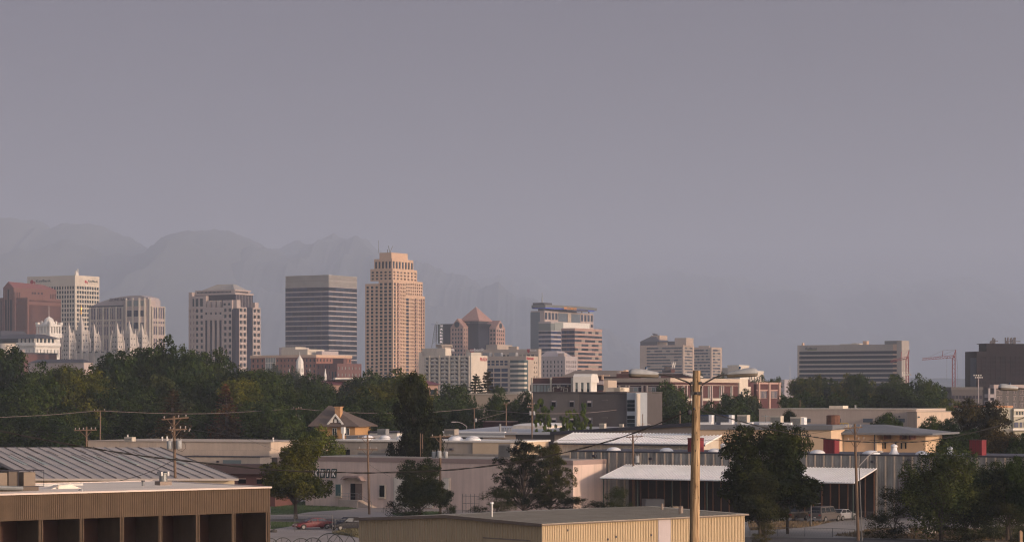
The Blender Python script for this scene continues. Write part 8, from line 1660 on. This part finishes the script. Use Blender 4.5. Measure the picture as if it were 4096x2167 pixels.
# near trees
use('near', 3050, 1697, 330, 272, 'very large dark elm hiding the middle of the canopy', (.030,.042,.018), rot=2.0, group='near trees'); use('near', 3150, 1712, 190, 276, 'second elm crown merging with the right side of the large dark elm', (.034,.046,.020), rot=1.0, group='near trees')
use('near', 3040, 1890, 190, 268, 'low shaded boughs hanging below the large dark elm', (.030,.036,.018), rot=.4, group='near trees')
use('willow', 3765, 1780, 300, 262, 'feathery grey green willow before the ribbed warehouse', (.062,.080,.036), rot=1.3, group='near trees'); use('shrub', 3580, 1945, 225, 268, 'dark round small tree between crossarm pole and willow', (.036,.042,.022), group='near trees'); use('willow', 3900, 1870, 220, 268, 'bright green feathery bush right of the willow', (.070,.090,.034), group='near trees'); use('near', 4030, 1850, 240, 262, 'dark bush mass in front of the warehouse at the right edge', (.044,.058,.026), group='near trees'); use('near', 4110, 1820, 200, 258, 'tall dark bush cut by the right picture edge', DK, group='near trees')
use('near', 1183, 1756, 238, 310, 'rounded yellow green tree left of the workshop lettering', (.085,.095,.026), rot=.7, group='near trees'); use('round3', 1265, 1708, 180, 375, 'bright green tree behind the yellow green one', (.085,.110,.032), group='near trees')
use('shrub', 1345, 1725, 45, 440, 'dark shrub in front of the ochre house', DK); use('shrub', 1335, 1740, 40, 430, 'small dark bush at the ochre house corner', DK)
use('near', 1680, 1835, 185, 300, 'dark leafy tree before the workshop garage doors', (.032,.040,.020), rot=2.2, group='near trees'); use('shrub', 1665, 1905, 190, 302, 'dense lower part bush beside the three can pole', (.030,.038,.018), group='near trees'); use('shrub', 1790, 1960, 80, 305, 'small green shrub right of the three can pole', (.045,.06,.025), group='near trees')
use('pine', 2095, 1762, 230, 306, 'dark pine with open branches in front of the workshop corner', (.020,.026,.016), rot=.3, group='near trees'); use('pine', 2200, 1775, 200, 310, 'olive pine just right of the dark pine', (.050,.054,.024), rot=1.9, group='near trees')
use('shrub', 1985, 1945, 160, 300, 'loose green shrub at the foot of the dark pine', (.050,.058,.028), group='near trees'); use('shrub', 2465, 1945, 115, 300, 'bright green shrub under the left canopy corner', (.045,.062,.025), group='near trees'); use('shrub', 2290, 1985, 190, 306, 'low dark hedge between the pines and the roller door', (.020,.026,.014), group='near trees'); use('shrub', 2380, 2000, 120, 303, 'low shaded bush before the roller door', (.026,.032,.018), group='near trees')
use('shrub', 3060, 2085, 90, 258, 'low scrubby bush on the dry grass island', (.06,.06,.03), group='near trees'); use('shrub', 3860, 2030, 260, 262, 'dense undergrowth at the willow foot', (.034,.04,.02), group='near trees'); use('shrub', 4040, 2010, 200, 255, 'dense undergrowth at the lower right edge', (.036,.042,.022), group='near trees')


# ================================================================== GROUND, HILLS, HAZE
g = MB(); g.box(-14000, 14000, -400, 24000, -2, 0); gr = g.build('ground', 'ground_dirt'); gr['kind'] = 'structure'
# mountains: ridge profiles read against the sky
def ridge(name, pts, D, depth, label=None, seed=1, hue='mountain'):
    from mathutils import noise
    rr = random.Random(seed); mb = MB(); NX, NY = 420, 34
    def prof(px):
        for (x0, y0), (x1, y1) in zip(pts, pts[1:]):
            if x0 <= px <= x1:
                t = (px-x0)/(x1-x0); return y0+(y1-y0)*t - 8 + 34*abs(noise.noise(Vector((px*.0075, seed, 0)))) + 20*abs(noise.noise(Vector((px*.021, seed+3, 0)))) + 8*abs(noise.noise(Vector((px*.06, seed+9, 0))))
        return pts[-1][1]
    vs = []
    for j in range(NY+1):
        t = j/NY
        for i in range(NX+1):
            px = pts[0][0]+(pts[-1][0]-pts[0][0])*i/NX; H = (YH-prof(px))*D/F
            y = D - depth*(1-t) if t <= 1 else D
            x = X(px, D); s = math.sin(t*math.pi/2)**1.2
            nz = noise.fractal(Vector((x*.0016, y*.0016, seed)), 1.0, 2.0, 5)
            rdg = abs(noise.noise(Vector((x*.0011, y*.0004, seed+5))))
            z = H*s*(1 - (.10+.9*(1-t))*rdg*1.1*(1 if t < 1 else 0)) + nz*H*.10*math.sin(t*math.pi)
            vs.append((x, y, z-20 if j == 0 else z))
    for i in range(NX+1): vs.append((vs[NY*(NX+1)+i][0], D+depth*.6, -20))
    fs = [(j*(NX+1)+i, j*(NX+1)+i+1, (j+1)*(NX+1)+i+1, (j+1)*(NX+1)+i) for j in range(NY+1) for i in range(NX)]
    mb.add(vs, fs); o = mb.build(name, hue, smooth=False); o['kind'] = 'structure'
    for p in o.data.polygons: p.use_smooth = True
    return o
ridge('mountains', [(-900,1000),(-500,900),(-250,930),(0,895),(60,880),(120,868),(180,880),(235,905),(280,918),(330,905),(385,898),(450,905),(500,935),(560,965),(640,985),(700,982),(760,960),(830,935),(900,928),(970,935),(1040,970),(1090,1005),(1160,1060),(1260,1120),(1400,1200),(1600,1300),(1900,1400)], 15500, 6500, seed=3)
ridge('mountains', [(500,1080),(800,1050),(1000,1020),(1110,985),(1175,955),(1230,962),(1290,935),(1350,928),(1420,930),(1480,960),(1540,990),(1640,1030),(1720,1050),(1800,1085),(1880,1100),(1960,1130),(2100,1180),(2300,1260),(2500,1380)], 16800, 6500, seed=9)
ridge('mountains', [(1500,1330),(1700,1220),(1880,1140),(1960,1118),(2060,1100),(2150,1112),(2250,1150),(2340,1165),(2420,1150),(2560,1110),(2640,1085),(2720,1080),(2800,1095),(2900,1100),(3000,1120),(3080,1140),(3200,1165),(3330,1125),(3420,1110),(3520,1095),(3640,1120),(3760,1110),(3900,1150),(4096,1180),(4500,1160),(5200,1250)], 22500, 7500, seed=14)
ridge('hills', [(2900,1590),(3060,1560),(3130,1528),(3180,1500),(3260,1485),(3400,1490),(3700,1500),(4200,1505),(5000,1560)], 9000, 2500, seed=4)
if HAZE:
    h = MB(); h.box(-13000, 13000, -120, 23500, -3, 1490); ho = h.build('haze', None); ho['kind'] = 'stuff'; ho['label'] = 'thin even smoke haze over the whole valley'
    hm = bpy.data.materials.new('haze'); hm.use_nodes = True; n = hm.node_tree.nodes; n.remove(n['Principled BSDF'])
    v = n.new('ShaderNodeVolumePrincipled'); v.inputs['Density'].default_value = HAZE; v.inputs['Color'].default_value = HAZE_COL; v.inputs['Anisotropy'].default_value = 0.0
    hm.node_tree.links.new(v.outputs[0], n['Material Output'].inputs['Volume']); ho.data.materials.append(hm)


# ================================================================== CAMERA, SKY, SUN
cam_d = bpy.data.cameras.new('camera'); cam = bpy.data.objects.new('camera', cam_d); COL.objects.link(cam); S.camera = cam
cam_d.lens = 85; cam_d.sensor_width = 36; cam_d.sensor_fit = 'HORIZONTAL'; cam.location = (0, 0, CH); cam.rotation_euler = (R(90), 0, 0)
cam_d.shift_y = (YH-2167/2)/4096; cam_d.clip_end = 60000; cam_d.clip_start = .5
cam_d.dof.use_dof = True; cam_d.dof.focus_distance = 64; cam_d.dof.aperture_fstop = 5.6
SUN_EL, SUN_AZ = R(9), math.atan2(.84, -.545)       # sun stands to the right and behind the camera (west)
sd = Vector((math.sin(SUN_AZ)*math.cos(SUN_EL), math.cos(SUN_AZ)*math.cos(SUN_EL), math.sin(SUN_EL)))
ld = bpy.data.lights.new('sun', 'SUN'); lo = bpy.data.objects.new('sun', ld); COL.objects.link(lo)
ld.energy = SUN_E; ld.angle = R(2.0); ld.color = (1.0, .70, .47); lo.rotation_euler = (-sd).to_track_quat('-Z', 'Y').to_euler()
lo.location = (200, -100, 120)
w = bpy.data.worlds.new('World'); S.world = w; w.use_nodes = True; nt = w.node_tree; bg = nt.nodes['Background']
sk = nt.nodes.new('ShaderNodeTexSky'); sk.sky_type = 'NISHITA'; sk.sun_disc = False; sk.sun_elevation = SUN_EL; sk.sun_rotation = SUN_AZ
sk.air_density = 1.2; sk.dust_density = 4.0; sk.ozone_density = 2.0; sk.altitude = 1300
hs = nt.nodes.new('ShaderNodeHueSaturation'); hs.inputs['Saturation'].default_value = SKY_SAT
mx = nt.nodes.new('ShaderNodeMix'); mx.data_type = 'RGBA'; mx.blend_type = 'MULTIPLY'; mx.inputs['Factor'].default_value = SKY_MIX
tcw = nt.nodes.new('ShaderNodeTexCoord'); dt = nt.nodes.new('ShaderNodeVectorMath'); dt.operation = 'DOT_PRODUCT'; az = Vector((sd.x, sd.y, 0)).normalized(); dt.inputs[1].default_value = (az.x*.8, az.y*.8, 1.0)
nt.links.new(tcw.outputs['Generated'], dt.inputs[0]); mr = nt.nodes.new('ShaderNodeMapRange'); mr.inputs[1].default_value = -.22; mr.inputs[2].default_value = .6; mr.interpolation_type = 'SMOOTHSTEP'; nt.links.new(dt.outputs['Value'], mr.inputs[0])
tn = nt.nodes.new('ShaderNodeMix'); tn.data_type = 'RGBA'; tn.inputs[6].default_value = SKY_EAST; tn.inputs[7].default_value = SKY_WEST; nt.links.new(mr.outputs[0], tn.inputs['Factor']); nt.links.new(tn.outputs[2], mx.inputs[7])
nt.links.new(sk.outputs[0], hs.inputs['Color']); nt.links.new(hs.outputs[0], mx.inputs[6]); nt.links.new(mx.outputs[2], bg.inputs['Color']); bg.inputs['Strength'].default_value = SKY_STR
S.view_settings.view_transform = 'Standard'; S.view_settings.look = 'None'; S.view_settings.exposure = EXPO; S.view_settings.gamma = 1
S.cycles.max_bounces = 6; S.cycles.diffuse_bounces = 2; S.cycles.glossy_bounces = 2; S.cycles.transmission_bounces = 2; S.cycles.transparent_max_bounces = 8; S.cycles.volume_bounces = 2
S.cycles.use_denoising = True; S.cycles.pixel_filter_type = 'BLACKMAN_HARRIS'; S.cycles.filter_width = 1.1
try: S.cycles.denoiser = 'OPENIMAGEDENOISE'
except Exception: pass
